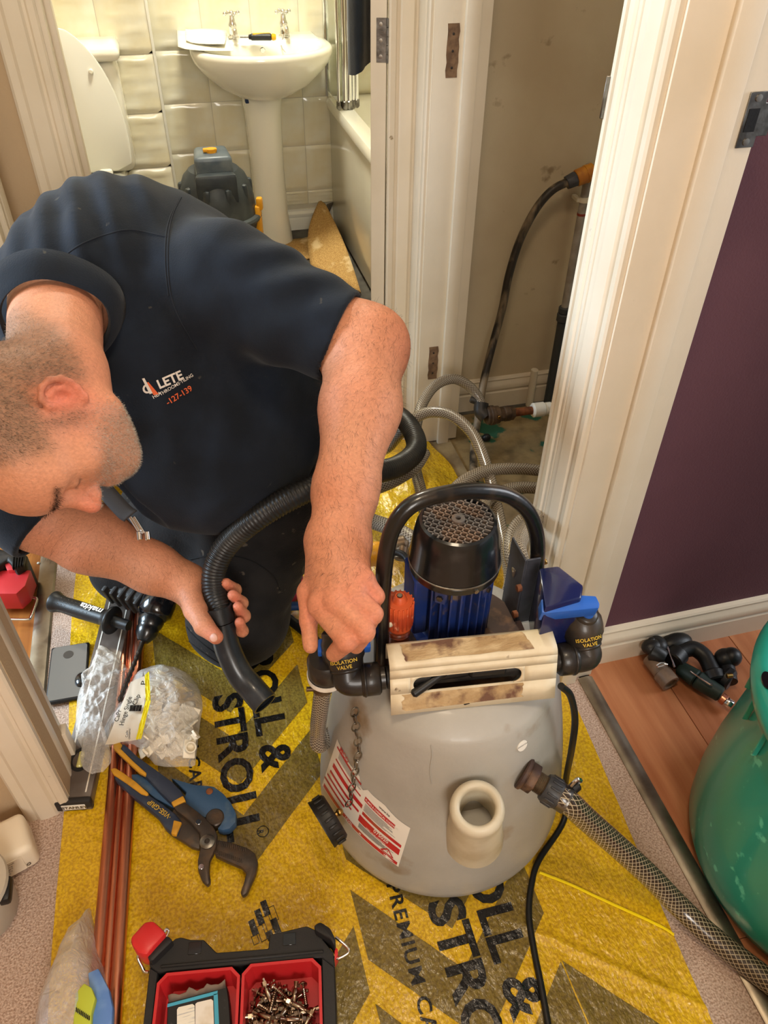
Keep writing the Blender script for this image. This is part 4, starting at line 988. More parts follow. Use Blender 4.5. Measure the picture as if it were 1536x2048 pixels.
def grow(field, lo, hi, h, B=20):
    lo = np.array(lo, float); n = np.ceil((np.array(hi, float) - lo) / h / B).astype(int)
    D = n * B + 1; V = np.ones(tuple(D), np.float32)
    ci = np.stack(np.meshgrid(*[np.arange(x) for x in n], indexing='ij'), -1).reshape(-1, 3)
    cen = lo + (ci + .5) * B * h; fc = field(cen.astype(np.float32)); R_ = B * h * .87 * 1.25 + .006
    g = np.arange(B + 1); off = np.stack(np.meshgrid(g, g, g, indexing='ij'), -1).reshape(-1, 3)
    for idx, f in zip(ci, fc):
        s_ = idx * B
        if f < -R_: V[s_[0]:s_[0] + B + 1, s_[1]:s_[1] + B + 1, s_[2]:s_[2] + B + 1] = -1
    act = ci[np.abs(fc) <= R_]
    for c0 in range(0, len(act), 48):
        A_ = act[c0:c0 + 48]; pts = (lo + ((A_ * B)[:, None, :] + off[None]) * h).astype(np.float32)
        v = field(pts.reshape(-1, 3)).reshape(len(A_), B + 1, B + 1, B + 1)
        for a, vv in zip(A_, v): s_ = a * B; V[s_[0]:s_[0] + B + 1, s_[1]:s_[1] + B + 1, s_[2]:s_[2] + B + 1] = vv
    s_ = V < 0
    c8 = [s_[i:D[0] - 1 + i, j:D[1] - 1 + j, k:D[2] - 1 + k] for i in (0, 1) for j in (0, 1) for k in (0, 1)]
    al = c8[0].copy(); an = c8[0].copy()
    for x in c8[1:]: al &= x; an |= x
    ac = an & ~al; I = np.argwhere(ac); idm = -np.ones(ac.shape, np.int32); idm[ac] = np.arange(len(I))
    pos = np.zeros((len(I), 3)); cnt = np.zeros(len(I))
    cor = [(i, j, k) for i in (0, 1) for j in (0, 1) for k in (0, 1)]
    for a in range(8):
        for b in range(a + 1, 8):
            d = np.array(cor[b]) - np.array(cor[a])
            if np.abs(d).sum() != 1: continue
            va = V[tuple((I + cor[a]).T)]; vb = V[tuple((I + cor[b]).T)]; m = (va < 0) != (vb < 0)
            t = np.where(m, va / np.where(m, va - vb, 1), 0); p = np.array(cor[a]) + t[:, None] * d
            pos[m] += p[m]; cnt[m] += 1
    pos = lo + (I + pos / cnt[:, None]) * h
    F = []
    for ax_ in range(3):
        o1, o2 = [(1, 2), (2, 0), (0, 1)][ax_]; sl0 = [slice(1, -1)] * 3; sl1 = [slice(1, -1)] * 3
        sl0[ax_] = slice(0, -1); sl1[ax_] = slice(1, None); a = s_[tuple(sl0)]; b = s_[tuple(sl1)]
        E_ = np.argwhere(a != b)
        e = E_.copy(); 
        for x in range(3):
            if x != ax_: e[:, x] += 1
        fl_ = s_[tuple(e.T)]
        u1 = np.zeros(3, int); u1[o1] = 1; u2 = np.zeros(3, int); u2[o2] = 1
        q = np.stack([idm[tuple((e - u1 - u2).T)], idm[tuple((e - u2).T)], idm[tuple(e.T)], idm[tuple((e - u1).T)]], 1)
        q[~fl_] = q[~fl_][:, ::-1]; F.append(q)
    F = np.concatenate(F); F = F[(F >= 0).all(1)]
    return pos, F
def grown(name, field, lo, hi, h, material, parent, relax=2, col=None):
    pos, F = grow(field, lo, hi, h)
    # light relaxation
    e = np.concatenate([F[:, [0, 1]], F[:, [1, 2]], F[:, [2, 3]], F[:, [3, 0]]])
    for _ in range(relax):
        acc = np.zeros_like(pos); n = np.zeros(len(pos)); np.add.at(acc, e[:, 0], pos[e[:, 1]]); np.add.at(acc, e[:, 1], pos[e[:, 0]]); np.add.at(n, e[:, 0], 1); np.add.at(n, e[:, 1], 1)
        pos = pos * .5 + (acc / np.maximum(n, 1)[:, None]) * .5
    o0 = ORG[parent.name]; me = bpy.data.meshes.new(name)
    me.vertices.add(len(pos)); me.vertices.foreach_set('co', (pos - np.array(o0)).astype(np.float32).ravel())
    me.loops.add(F.size); me.loops.foreach_set('vertex_index', F.astype(np.int32).ravel()); me.polygons.add(len(F))
    me.polygons.foreach_set('loop_start', np.arange(0, F.size, 4, dtype=np.int32)); me.polygons.foreach_set('use_smooth', np.ones(len(F), bool))
    me.update(); me.validate()
    if col is not None:
        a = me.color_attributes.new('tint', 'FLOAT_COLOR', 'POINT'); c = col(pos.astype(np.float32)); a.data.foreach_set('color', np.concatenate([c, np.ones((len(c), 1))], 1).astype(np.float32).ravel())
    me.materials.append(MT[material]); o = bpy.data.objects.new(name, me); scn.collection.objects.link(o); o.parent = parent; ORG[o.name] = o0
    return o, pos, F
V3 = lambda v: np.array(v, np.float32)
cR, cDn, cF = [RC[:, i] for i in range(3)]                    # picture right, picture down, away from the camera
def cdir(x, y, z): v = cR * x + cDn * y + cF * z; return v / np.linalg.norm(v)
HU = cdir(-.68, .30, -.66); HF = cdir(.34, .92, .05); HF = HF - HU * (HF @ HU); HF /= np.linalg.norm(HF); HL = np.cross(HU, HF)
if HL @ cF > 0: HL = -HL
HM = np.stack([HL, HF, HU], 1).astype(np.float32)            # columns: his left, face forward, crown
HS = .93
HC0 = np.array(UD(128, 792, .875)) - HL * .075 + HF * .012 + HU * .010
def U_(px, py, d): return V3(UD(px, py, d))
def loc(P): return (P - V3(HC0)) @ HM / HS
def toW(q): return HC0 + HM @ (np.array(q) * HS)
def ear_sdf(q):
    # ear on his left side (x > 0): rim, fold, bowl and lobe
    e = (q - V3((.081, -.012, -.006))) * 1.13; a = .30; ca, sa = math.cos(a), math.sin(a)
    y = e[:, 1] * ca - e[:, 2] * sa * .0 + e[:, 2] * sa; z = e[:, 2] * ca - e[:, 1] * sa; x = e[:, 0] + .40 * y
    E = np.stack([x, y, z], 1)
    rim = []
    for t in np.linspace(-.9, 4.2, 11): rim.append((V3((.006 + .003 * math.sin(t), -.019 * math.sin(t) * 0 + .017 * math.cos(t + 0.15), .029 * math.sin(t + .15))), .0047))
    rp = [(V3((.002, .014, .006)), .004)]
    pts = [(.004, .013, .004), (.008, .016, .018), (.011, .008, .029), (.013, -.006, .030), (.014, -.016, .020), (.014, -.019, .006), (.012, -.017, -.008), (.009, -.010, -.020), (.005, .000, -.029), (.002, .008, -.026)]
    rad = [.003, .004, .0046, .0048, .0048, .0046, .0044, .005, .0075, .005]
    f = chain(E, [(V3(p), r) for p, r in zip(pts, rad)], .003)
    anti = [(.008, .002, .018), (.010, -.006, .012), (.010, -.009, 0), (.008, -.005, -.010), (.006, .002, -.014)]
    f = smin(f, chain(E, [(V3(p), .0034) for p in anti], .002), .004)
    plate = ellip(E, (.004, -.003, .001), (.0045, .018, .027)); f = smin(f, plate, .005)
    f = smin(f, cone(E, V3((.003, .012, -.006)), V3((.006, .008, -.010)), .0045, .004), .003)   # tragus
    f = smax(f, -ellip(E, (.012, .0015, -.002), (.009, .007, .010)), .003)
    return f / 1.13
def head_sdf(P):
    q = loc(P); ax = np.abs(q[:, 0])
    f = ellip(q, (0, -.018, .040), (.079, .099, .088))
    f = smin(f, ellip(q, (0, .030, -.030), (.064, .066, .080)), .05)
    f = smin(f, ellip(q, (0, .044, .035), (.066, .064, .055)), .03)             # forehead
    qm = np.stack([ax, q[:, 1], q[:, 2]], 1)
    f = smin(f, cone(qm, V3((.060, -.004, -.030)), V3((.052, .008, -.060)), .020, .018), .03)   # jaw angle
    f = smin(f, cone(qm, V3((.050, .012, -.062)), V3((.016, .064, -.086)), .020, .018), .03)  # jaw line
    f = smin(f, ellip(q, (0, .074, -.086), (.024, .019, .018)), .02)
    f = smin(f, cone(qm, V3((.022, .088, .026)), V3((.052, .070, .022)), .012, .010), .022)         # brow
    f = smin(f, ellip(qm, (.050, .058, -.022), (.020, .022, .018)), .025)             # cheek bone
    f = smax(f, -ellip(qm, (.034, .104, .004), (.017, .018, .012)), .016)               # socket
    f = smin(f, ellip(qm, (.033, .078, .003), (.015, .0145, .012)), .006)               # lid
    f = smin(f, cone(q, V3((0, .094, .012)), V3((0, .116, -.026)), .0085, .0125), .014)       # nose bridge to tip
    f = smin(f, ellip(qm, (.012, .104, -.030), (.0085, .011, .009)), .008)
    f = smin(f, cone(qm, V3((.0, .093, -.058)), V3((.020, .084, -.061)), .008, .005), .008)       # lips
    f = smin(f, cone(qm, V3((.0, .092, -.070)), V3((.018, .084, -.069)), .0085, .005), .008)
    f = smin(f, ear_sdf(q), .004)
    return f
NB = U_(112, 612, 1.08)                                      # base of the neck
NK = V3(toW((0, -.048, -.040)))
# left arm (on the machine), right arm (holding the nozzle)
LSh, LEl, LWr = U_(450, 566, 1.17), U_(732, 694, 1.13), U_(676, 1088, 1.005)
RSh, REl, RWr = U_(-40, 850, 1.22), U_(70, 1030, 1.31), U_(372, 1166, 1.375)
LF = [  # finger chains: thumb, index, middle, ring, little
    [(U_(652, 1125, 1.005), .0165), (U_(618, 1185, .995), .0150), (U_(617, 1240, .985), .0112), (U_(621, 1292, .978), .0098)],
    [(U_(664, 1110, .995), .018), (U_(640, 1212, .967), .0150), (U_(694, 1282, .940), .0130), (U_(668, 1308, .968), .0105)],
    [(U_(674, 1105, .993), .018), (U_(673, 1205, .955), .0150), (U_(728, 1262, .940), .0135), (U_(712, 1292, .972), .0105)],
    [(U_(684, 1105, .995), .018), (U_(708, 1190, .958), .0145), (U_(746, 1228, .954), .0122), (U_(735, 1254, .984), .0100)],
    [(U_(694, 1110, 1.000), .017), (U_(728, 1160, .970), .0135), (U_(752, 1192, .972), .0108), (U_(745, 1214, .996), .0090)]]
RFg = [
    [(U_(376, 1175, 1.355), .021), (U_(392, 1222, 1.325), .0195), (U_(408, 1252, 1.300), .0165), (U_(432, 1274, 1.285), .0125)],
    [(U_(392, 1172, 1.385), .019), (U_(438, 1168, 1.395), .0135), (U_(470, 1180, 1.375), .0115), (U_(452, 1166, 1.345), .0095)],
    [(U_(390, 1190, 1.385), .019), (U_(445, 1200, 1.392), .0135), (U_(483, 1206, 1.362), .0118), (U_(466, 1190, 1.335), .0098)],
    [(U_(388, 1208, 1.382), .018), (U_(450, 1228, 1.385), .0130), (U_(488, 1232, 1.352), .0114), (U_(476, 1214, 1.328), .0095)],
    [(U_(388, 1225, 1.375), .017), (U_(450, 1256, 1.372), .0118), (U_(485, 1262, 1.343), .0100), (U_(479, 1244, 1.322), .0088)]]
def nz(P, s, seed=0.0):                                       # cheap smooth pseudo noise
    x, y, z = P[:, 0] * s + seed, P[:, 1] * s + 1.7 * seed, P[:, 2] * s - seed
    return (np.sin(x + 1.3 * np.sin(y * .9)) + np.sin(y * 1.1 + 1.1 * np.sin(z)) + np.sin(z * .93 + 1.2 * np.sin(x * 1.2))) / 3
def arm_l(P):
    m = LEl + (LWr - LEl) * .33 + V3(cR) * .004
    f = chain(P, [(LSh, .058), (LEl + V3(cR) * -.004 + V3(cDn) * -.004, .051)], .03)
    f = smin(f, chain(P, [(LEl, .051), (m, .053), (LEl + (LWr - LEl) * .75, .0395), (LWr, .0355), (U_(676, 1120, .998), .034)], .03), .05)
    f = smin(f, ellip(P, LEl + V3(cR) * .020 + V3(cDn) * .0, (.034, .034, .040)), .03)
    return f
def arm_r(P):
    m = REl + (RWr - REl) * .35
    f = chain(P, [(RSh, .064), (REl, .052)], .03)
    f = smin(f, chain(P, [(REl, .053), (m + V3(cDn) * -.004, .058), (REl + (RWr - REl) * .78, .040), (RWr, .033)], .03), .04)
    return f
def hand(P, wr, F, rw):
    f = None
    for i, c in enumerate(F):
        palm = cone(P, c[0][0], c[1][0], c[0][1], c[1][1]); 
        if f is None: f = palm
        else: f = smin(f, palm, .016)
    w = cone(P, wr, F[2][0][0], rw, .020); f = smin(f, w, .02)
    for i, c in enumerate(F):
        g_ = chain(P, c[1:], .005)
        kn = ellip(P, c[1][0], (c[1][1] * 1.0,) * 3)
        f = smin(f, smin(g_, kn, .003), .0042)
    return f
def skin_sdf(P):
    f = head_sdf(P)
    f = smin(f, cone(P, NK, NB, .056, .062), .03)
    f = smin(f, cone(P, V3(toW((0, -.035, -.02))), V3(toW((0, -.060, -.050))), .055, .054), .03)
    f = np.minimum(f, cone(P, NB, U_(240, 640, 1.28), .062, .09)); 
    f = smin(f, cone(P, U_(260, 640, 1.27), LSh, .08, .060), .04); f = smin(f, cone(P, U_(260, 640, 1.27), RSh, .08, .060), .04)
    f = smin(f, arm_l(P), .02); f = smin(f, arm_r(P), .02)
    f = smin(f, hand(P, LWr, LF, .036), .02); f = smin(f, hand(P, RWr, RFg, .033), .02)
    return f + .0004 * nz(P, 260)
man = thing('person', 'kneeling man in a navy polo shirt and dark work trousers bent over the machine', 'person', (0.02, 1.25, 0))
HAIRC, SKINC, REDC, BEARD = V3(S((112, 88, 66))), V3(S((202, 140, 106))), V3(S((200, 116, 88))), V3(S((158, 124, 100)))
def hairmask(q):
    # q in head space: 1 on the cropped hair
    line = .040 - .30 * (q[:, 1] - .05) * (q[:, 1] > .05) 
    top = q[:, 2] > (.030 + .9 * np.clip(q[:, 1] - .035, 0, 1) * 1.2 - .0 + .004 * np.sin(q[:, 0] * 90))
    m = 1 / (1 + np.exp(-(q[:, 2] - (.022 + .55 * np.clip(q[:, 1] + .0, -.2, 1) * 1.0)) / .006))
    back = 1 / (1 + np.exp(-((-.028 - q[:, 1]) / .006))) * 1 / (1 + np.exp(-((q[:, 2] + .055) / .008)))
    side = 1 / (1 + np.exp(-((.052 - q[:, 1]) / .006))) * 1 / (1 + np.exp(-((q[:, 2] - .022) / .006)))
    burn = (1 / (1 + np.exp(-((.026 - q[:, 1]) / .004)))) * (1 / (1 + np.exp(-((q[:, 1] - .004) / .004)))) * (1 / (1 + np.exp(-((q[:, 2] + .03) / .006))))
    bald = 1 / (1 + np.exp(-((q[:, 1] - .055) / .008)))
    return np.clip(np.maximum.reduce([back, side, burn * .8]) * (1 - bald), 0, 1)
def beardmask(q):
    m = 1 / (1 + np.exp(-((q[:, 1] - .012) / .006))) * 1 / (1 + np.exp(-((-.040 - q[:, 2]) / .008)))
    return np.clip(m, 0, 1)
def skincol(P):
    q = loc(P); near = np.sqrt((q * q).sum(1)) < .20
    h = hairmask(q) * near; b = beardmask(q) * near * (np.sqrt((q * q).sum(1)) < .16)
    c = np.tile(SKINC, (len(P), 1)); r = np.clip(.5 + .5 * nz(P, 34), 0, 1)[:, None] * .35; c = c * (1 - r) + REDC * r
    # redder knuckles and elbow, ear
    for pt, rr, w in [(LEl + V3(cR) * .045, .05, .35)] + [(c_[k][0], .02, .3) for c_ in LF for k in (1, 2)] + [(V3(toW((.09, -.014, -.006))), .035, .6), (V3(toW((0, .125, -.03))), .03, .5)] + [(c_[3][0], .02, .4) for c_ in RFg]:
        d = np.sqrt(((P - pt) ** 2).sum(1)); k = (w * np.exp(-(d / rr) ** 2))[:, None]; c = c * (1 - k) + V3(S((214, 104, 84))) * k
    c = c * (1 - .70 * h[:, None]) + HAIRC * .70 * h[:, None]; c = c * (1 - .55 * b[:, None]) + BEARD * .55 * b[:, None]
    bq = np.abs(q[:, 0]); brow = (np.exp(-(((q[:, 2] - .030) / .005) ** 2)) * (bq > .012) * (bq < .055) * (q[:, 1] > .05) * near)[:, None] * .6
    lash = (np.exp(-(((q[:, 2] + .005) / .0016) ** 2)) * (bq > .020) * (bq < .048) * (q[:, 1] > .07) * near)[:, None] * .7
    c = c * (1 - brow) + V3(S((70, 50, 38))) * brow; c = c * (1 - lash) + V3(S((60, 40, 34))) * lash
    return c
def skinmat():
    m = mat('skin', (206, 142, 112), .5, bump=.35, bscale=420, sss=.10, spec=.35); nt = m.node_tree; b = nt.nodes['Principled BSDF']
    a = nt.nodes.new('ShaderNodeVertexColor'); a.layer_name = 'tint'; n = nt.nodes.new('ShaderNodeTexNoise'); n.inputs['Scale'].default_value = 180; n.inputs['Detail'].default_value = 4
    mp_ = nt.nodes.new('ShaderNodeMapRange'); mp_.inputs[1].default_value = .3; mp_.inputs[2].default_value = .7; mp_.inputs[3].default_value = .86; mp_.inputs[4].default_value = 1.08
    x = nt.nodes.new('ShaderNodeMix'); x.data_type = 'RGBA'; x.blend_type = 'MULTIPLY'; x.inputs[0].default_value = 1
    nt.links.new(n.outputs['Fac'], mp_.inputs[0]); nt.links.new(a.outputs['Color'], x.inputs[6]); nt.links.new(mp_.outputs[0], x.inputs[7]); nt.links.new(x.outputs[2], b.inputs['Base Color'])
    MT['skin'] = m
skinmat()
allp = [NB, LSh, LEl, LWr, RSh, REl, RWr] + [p for c in LF + RFg for p, _ in c]
lo = np.min(allp, 0) - .09; hi = np.max(allp, 0) + .09
for s_ in ((.10, .13, .14), (-.10, -.13, -.12)):
    for x in (-.1, .1):
        for y in (-.13, .13):
            for z in (-.13, .14): p = toW((x, y, z)); lo = np.minimum(lo, p - .01); hi = np.maximum(hi, p + .01)
body, bpos, bF = grown('body', skin_sdf, lo, hi, .0026, 'skin', man, relax=1, col=skincol)

# ---- polo shirt
mt('polo_navy', (19, 24, 32), .9, sheen=.06, spec=.25, bump=.25, bscale=420, col2=(25, 32, 43), scale=10, col3=(62, 60, 56), scale3=44, mix3=(.705, .74))
mt('trousers_black', (22, 21, 22), .85, col2=(34, 32, 32), scale=12, spec=.25, sheen=.05, bump=.4, bscale=260, col3=(84, 76, 66), scale3=34, mix3=(.66, .70))
TB = [(U_(150, 612, 1.20), .098), (U_(232, 584, 1.27), .150), (U_(330, 640, 1.33), .178), (U_(430, 800, 1.42), .182), (U_(505, 885, 1.48), .165)]
HEMT = LSh + (LEl - LSh) * .80
armdir = (LEl - LSh) / np.linalg.norm(LEl - LSh); rarmdir = (REl - RSh) / np.linalg.norm(REl - RSh)
LHc = U_(684, 676, 1.135); RHc = U_(94, 1052, 1.30)
hemn_l = V3(cdir(.90, .40, -.05)); hemn_r = V3(cdir(.74, .67, .05))
def folds(P):
    # drapery: long creases running from the shoulder blade over the back, and down from the armpit
    a = (P - V3(UD(430, 520, 1.15))); u = V3(cdir(-.50, -.86, .05)); v = V3(cdir(.86, -.50, .0))
    x = a @ v; y = a @ u
    px_ = a @ V3(cR); py_ = a @ V3(cDn)
    k1 = np.exp(-((px_ + .20) / .12) ** 2) * np.exp(-((py_ + .06) / .11) ** 2)
    f = k1 * .0065 * np.sin((px_ * 1.0 - py_ * .45) * 115 + 1.2 * np.sin(py_ * 18))
    k2 = np.exp(-((px_ - .02) / .10) ** 2) * np.exp(-((py_ - .22) / .10) ** 2)
    f = f + k2 * .0075 * np.sin((px_ * .85 + py_ * .22) * 95 + np.sin(py_ * 14) * 1.2)
    k3 = np.exp(-((px_ + .10) / .12) ** 2) * np.exp(-((py_ - .12) / .06) ** 2)
    f = f + k3 * .006 * np.sin((py_ * .8 + px_ * .5) * 80)
    k4 = np.exp(-((px_ - .13) / .07) ** 2) * np.exp(-((py_ - .03) / .09) ** 2)
    f = f + k4 * .005 * np.sin((px_ * .3 + py_) * 100 + 2)
    # belly sag creases
    k5 = np.exp(-((py_ - .36) / .05) ** 2)
    f = f + k5 * .005 * np.sin(px_ * 38 + py_ * 30)
    return f
def shirt_sdf(P):
    f = chain(P, TB, .10)
    f = smin(f, cone(P, U_(300, 790, 1.26), U_(430, 900, 1.36), .105, .135), .08)          # chest and belly
    f = smin(f, cone(P, U_(215, 900, 1.30), U_(330, 930, 1.36), .07, .09), .08)
    sl = cone(P, LSh, LHc + V3(armdir) * .05, .094, .0645)
    f = smin(f, sl, .06)
    f = smin(f, cone(P, U_(225, 600, 1.25), RSh, .14, .09), .06)
    sr = smin(cone(P, RSh, REl, .088, .070), cone(P, REl, U_(150, 1098, 1.31), .070, .070), .02); f = smin(f, sr, .04)
    f = f + .0028 * nz(P, 26) + .0012 * nz(P, 70, 2.) + folds(P)
    f = smax(f, ((P - LHc) @ hemn_l), .003)
    pr = (P - RHc) @ hemn_r
    f = smax(f, -np.maximum(cone(P, RSh, U_(200, 1110, 1.31), .14, .12), -pr), .003)
    n = V3(NK - NB); n /= np.linalg.norm(n); pn = (P - NB) @ n
    f = smax(f, -np.maximum(cone(P, NB - n * .02, NK + n * .1, .068, .076), .010 - pn), .006)
    f = np.maximum(f, -np.maximum(arm_l(P) - .0015, -((P - LHc) @ hemn_l + .04)))
    f = np.maximum(f, -np.maximum(arm_r(P) - .005, -(pr + .04)))
    return f
lo = np.min([p for p, _ in TB] + [LSh, RSh, LHc, REl, RHc], 0) - .20; hi = np.max([p for p, _ in TB] + [LSh, RSh, LHc], 0) + .24
shirt, spos, sF = grown('polo_shirt', shirt_sdf, lo, hi, .0036, 'polo_navy', man, relax=2)
# ---- trousers
KL = V3(GZ(476, 1232, .095)); KR = V3(GZ(262, 1128, .085)); HP_L = U_(560, 930, 1.50); HP_R = U_(450, 960, 1.56)
AL = KL + V3((.14, .44, -.03)); AR = KR + V3((.08, .42, -.02))
def trouser_sdf(P):
    f = chain(P, [(U_(505, 885, 1.50), .155), (U_(530, 930, 1.52), .165)], .05)
    f = smin(f, cone(P, HP_L, KL, .125, .092), .06); f = smin(f, cone(P, HP_R, KR, .115, .085), .05)
    f = smin(f, cone(P, KL, AL, .085, .055), .03); f = smin(f, cone(P, KR, AR, .078, .052), .03)
    f = smin(f, ellip(P, KL + V3((0, -.01, 0)), (.098, .098, .095)), .03)
    f = f + .003 * nz(P, 30) + .0016 * nz(P, 75, 1.) + .003 * np.sin(P[:, 2] * 95 + P[:, 0] * 30) * np.exp(-((P[:, 2] - .16) / .06) ** 2)
    return smax(f, -P[:, 2] + .004, .006)
pp = [KL, KR, AL, AR, HP_L, HP_R, U_(505, 885, 1.50)]
trs, tpos, tF = grown('work_trousers', trouser_sdf, np.min(pp, 0) - .20, np.max(pp, 0) + .20, .0048, 'trousers_black', man, relax=2)
bt_t = BVHTree.FromPolygons([tuple(p) for p in tpos], [tuple(int(i) for i in f) for f in tF])
mt('seam_black', (10, 10, 11), .9)
for pts in (((352, 1212), (380, 1262), (425, 1302), (470, 1330), (505, 1340)), ((345, 1228), (372, 1275), (420, 1314), (462, 1338)), ((560, 1180), (545, 1150), (500, 1120), (440, 1110), (380, 1118))):
    pn = []
    for v in spline([Vector((*p, 0)) for p in pts], 6):
        d = Vector(_ray(v.x, v.y)).normalized(); h = bt_t.ray_cast(Vector(CAM), d)
        if h[0]: pn.append(h[0] + h[1] * .0006)
    if len(pn) > 3: m = MB(); m.tube(pn, .0014, 6, 1); m.build('trouser_seam', 'seam_black', man)
# boots behind
for A_, K_ in ((AL, KL), (AR, KR)):
    d = Vector((A_ - K_)).normalized(); a = Vector(A_); m = MB(); m.tube([a - d * .02 + Vector((0, 0, .0)), a + d * .05, a + d * .09 + Vector((0, 0, -.0))], lambda t: .05 - .008 * t, 16, 5)
    m.ell(a + d * .07 + Vector((0, 0, -.005)), (.048, .075, .04)); m.build('boot', 'black_dirty', man)

# ---- tree for projecting lettering and hair
def bvh(pos, F): return BVHTree.FromPolygons([tuple(p) for p in pos], [tuple(int(i) for i in f) for f in F])
bt_s = bvh(spos, sF)
def onshirt(px, py, off):
    d = Vector(_ray(px, py)).normalized(); h = bt_s.ray_cast(Vector(CAM), d)
    return (h[0] + h[1] * off) if h[0] else Vector(CAM) + d * 1.2
def shirt_text(txt, px, py, ang, size, material, sp=1.0, bold=.01, slant=0):
    t_ = text_mesh(txt, 1.0, Matrix.Identity(4), sp, 'LEFT', sub=.3, bold=bold); ca, sa = math.cos(math.radians(ang)), math.sin(math.radians(ang))
    t_.v = [tuple(onshirt(px + (x * ca - y * sa * -1 * -1) * size if False else px + (x * ca + (-y) * (-sa)) * size, py + (x * sa + (-y) * ca) * size, .0018)) for x, y, z in t_.v]
    return t_.build('lettering', material, man)
mt('thread_white', (206, 196, 186), .8); mt('thread_orange', (206, 92, 48), .8)
shirt_text('C', 286, 782, -22, 25, 'thread_white', bold=.03); shirt_text('LETE', 316, 771, -24, 25, 'thread_white', bold=.03)
m = MB(); P4 = [(291, 766), (297, 764), (318, 788), (308, 790)]; m.add([onshirt(x, y, .002) for x, y in P4], [(0, 1, 2, 3)]); m.build('emblem', 'thread_orange', man)
m = MB(); P4 = [(284, 757), (289, 756), (306, 786), (300, 788)]; m.add([onshirt(x, y, .002) for x, y in P4], [(0, 1, 2, 3)]); m.build('emblem', 'thread_white', man)
shirt_text('HEA', 306, 795, -30, 10, 'thread_white'); shirt_text('THROOMS\u00b7TILING', 320, 789, -31, 9.3, 'thread_white')
shirt_text('-127-139', 333, 806, -32, 16, 'thread_orange', bold=.015)
# seams
def seam(pts, name='seam', r=.0012):
    pp_ = [tuple(v)[:2] for v in spline([Vector((*p, 0)) for p in pts], 8)]; Pn = [onshirt(*p, .0002) for p in pp_]; m = MB(); m.tube(Pn, r, 6, 1); m.build(name, mt('seam_navy', (20, 26, 36), .9) if 'seam_navy' not in MT else 'seam_navy', man)
seam([(362, 395), (345, 430), (337, 470), (336, 530), (342, 590), (360, 640), (395, 700)], 'sleeve_seam')
seam([(358, 398), (341, 432), (332, 470), (331, 530), (337, 592)], 'sleeve_seam')
seam([(118, 520), (160, 490), (210, 470), (262, 460), (334, 474)], 'yoke_seam')
# collar
nax = Vector(NK - NB).normalized(); fr = frame(Vector(NB) + nax * .018, cdir(1, 0, 0) if False else nax.orthogonal(), z=nax)
m = MB(); rows = []
for k, (r, z) in enumerate(((.069, .008), (.067, .028), (.070, .035), (.075, .030), (.084, .010), (.092, -.008), (.090, -.012), (.080, .000))):
    rows.append([fr @ Vector((r * (1 + .04 * math.sin(3 * a + 1)) * math.cos(a), r * 1.0 * math.sin(a), z + .006 * math.sin(2 * a + .5))) for a in [2 * math.pi * i / 56 for i in range(56)]])
m.sheet(rows, closed=True); m.build('collar', 'polo_navy', man, angle=80)

# ---- hair, stubble and arm hair as short strands
def strands(name, pos, F, mask, n, length, width, dirf, material, seed):
    rg = np.random.RandomState(seed); c = pos[F].mean(1); w = mask(c.astype(np.float32)); w = w / w.sum(); idx = rg.choice(len(F), n, p=w)
    a = pos[F[idx]]; t = rg.rand(n, 2)[..., None]
    p = a[:, 0] * (1 - t[:, 0]) * (1 - t[:, 1]) + a[:, 1] * t[:, 0] * (1 - t[:, 1]) + a[:, 2] * t[:, 0] * t[:, 1] + a[:, 3] * (1 - t[:, 0]) * t[:, 1]
    nn = np.cross(a[:, 2] - a[:, 0], a[:, 3] - a[:, 1]); nn /= np.linalg.norm(nn, axis=1)[:, None] + 1e-9
    d = dirf(p, nn) + rg.randn(n, 3) * .28; d /= np.linalg.norm(d, axis=1)[:, None]
    L = (length * (.6 + .8 * rg.rand(n)))[:, None]; s_ = np.cross(d, nn); s_ /= np.linalg.norm(s_, axis=1)[:, None] + 1e-9
    mid = p + d * L * .5 + nn * L * .08; tip = p + d * L - nn * L * .10 + nn * .0004
    V = np.stack([p - s_ * width, p + s_ * width, mid + s_ * width * .8, mid - s_ * width * .8, tip], 1).reshape(-1, 3)
    me = bpy.data.meshes.new(name); o0 = ORG[man.name]; fs = []
    for i in range(n): b_ = i * 5; fs += [(b_, b_ + 1, b_ + 2, b_ + 3), (b_ + 3, b_ + 2, b_ + 4)]
    me.from_pydata((V - np.array(o0)).tolist(), [], fs); me.materials.append(MT[material])
    o = bpy.data.objects.new(name, me); scn.collection.objects.link(o); o.parent = man; ORG[o.name] = o0; o['kind'] = 'stuff'; return o
mt('hair_brown', (74, 58, 44), .6, col2=(130, 112, 92), scale=300, mix=(.4, .6)); mt('hair_dark', (52, 34, 24), .6); mt('hair_beard', (120, 100, 82), .6, col2=(176, 166, 150), scale=400, mix=(.4, .55))
def near(P, r): q = loc(P); return q, (np.sqrt((q * q).sum(1)) < r)
def hm(P): q, n = near(P, .19); return (hairmask(q) * n * (np.abs(q[:, 0]) < .088)) ** 2 + 1e-12
def bm_(P): q, n = near(P, .155); return (beardmask(q) * n) + 1e-12
def hdir(p, n): return n * .55 + (-HU * .5 + HF * .45)
strands('hair', bpos, bF, hm, 26000, .0045, .00011, hdir, 'hair_brown', 1)
strands('stubble', bpos, bF, bm_, 11000, .0028, .00011, lambda p, n: n * .6 - HU * .5 + HF * .2, 'hair_beard', 2)
def am(P):
    def seg(a, b):
        d = b - a; t = np.clip(((P - a) @ d) / (d @ d), 0, 1); q = P - a - t[:, None] * d; return np.sqrt((q * q).sum(1))
    return ((seg(LEl, LWr) < .075) * ((P - LHc) @ hemn_l > 0) * 1.0 + (seg(LWr, LF[2][1][0]) < .04) * .15 + (seg(REl, RWr) < .07) * .5) + 1e-12
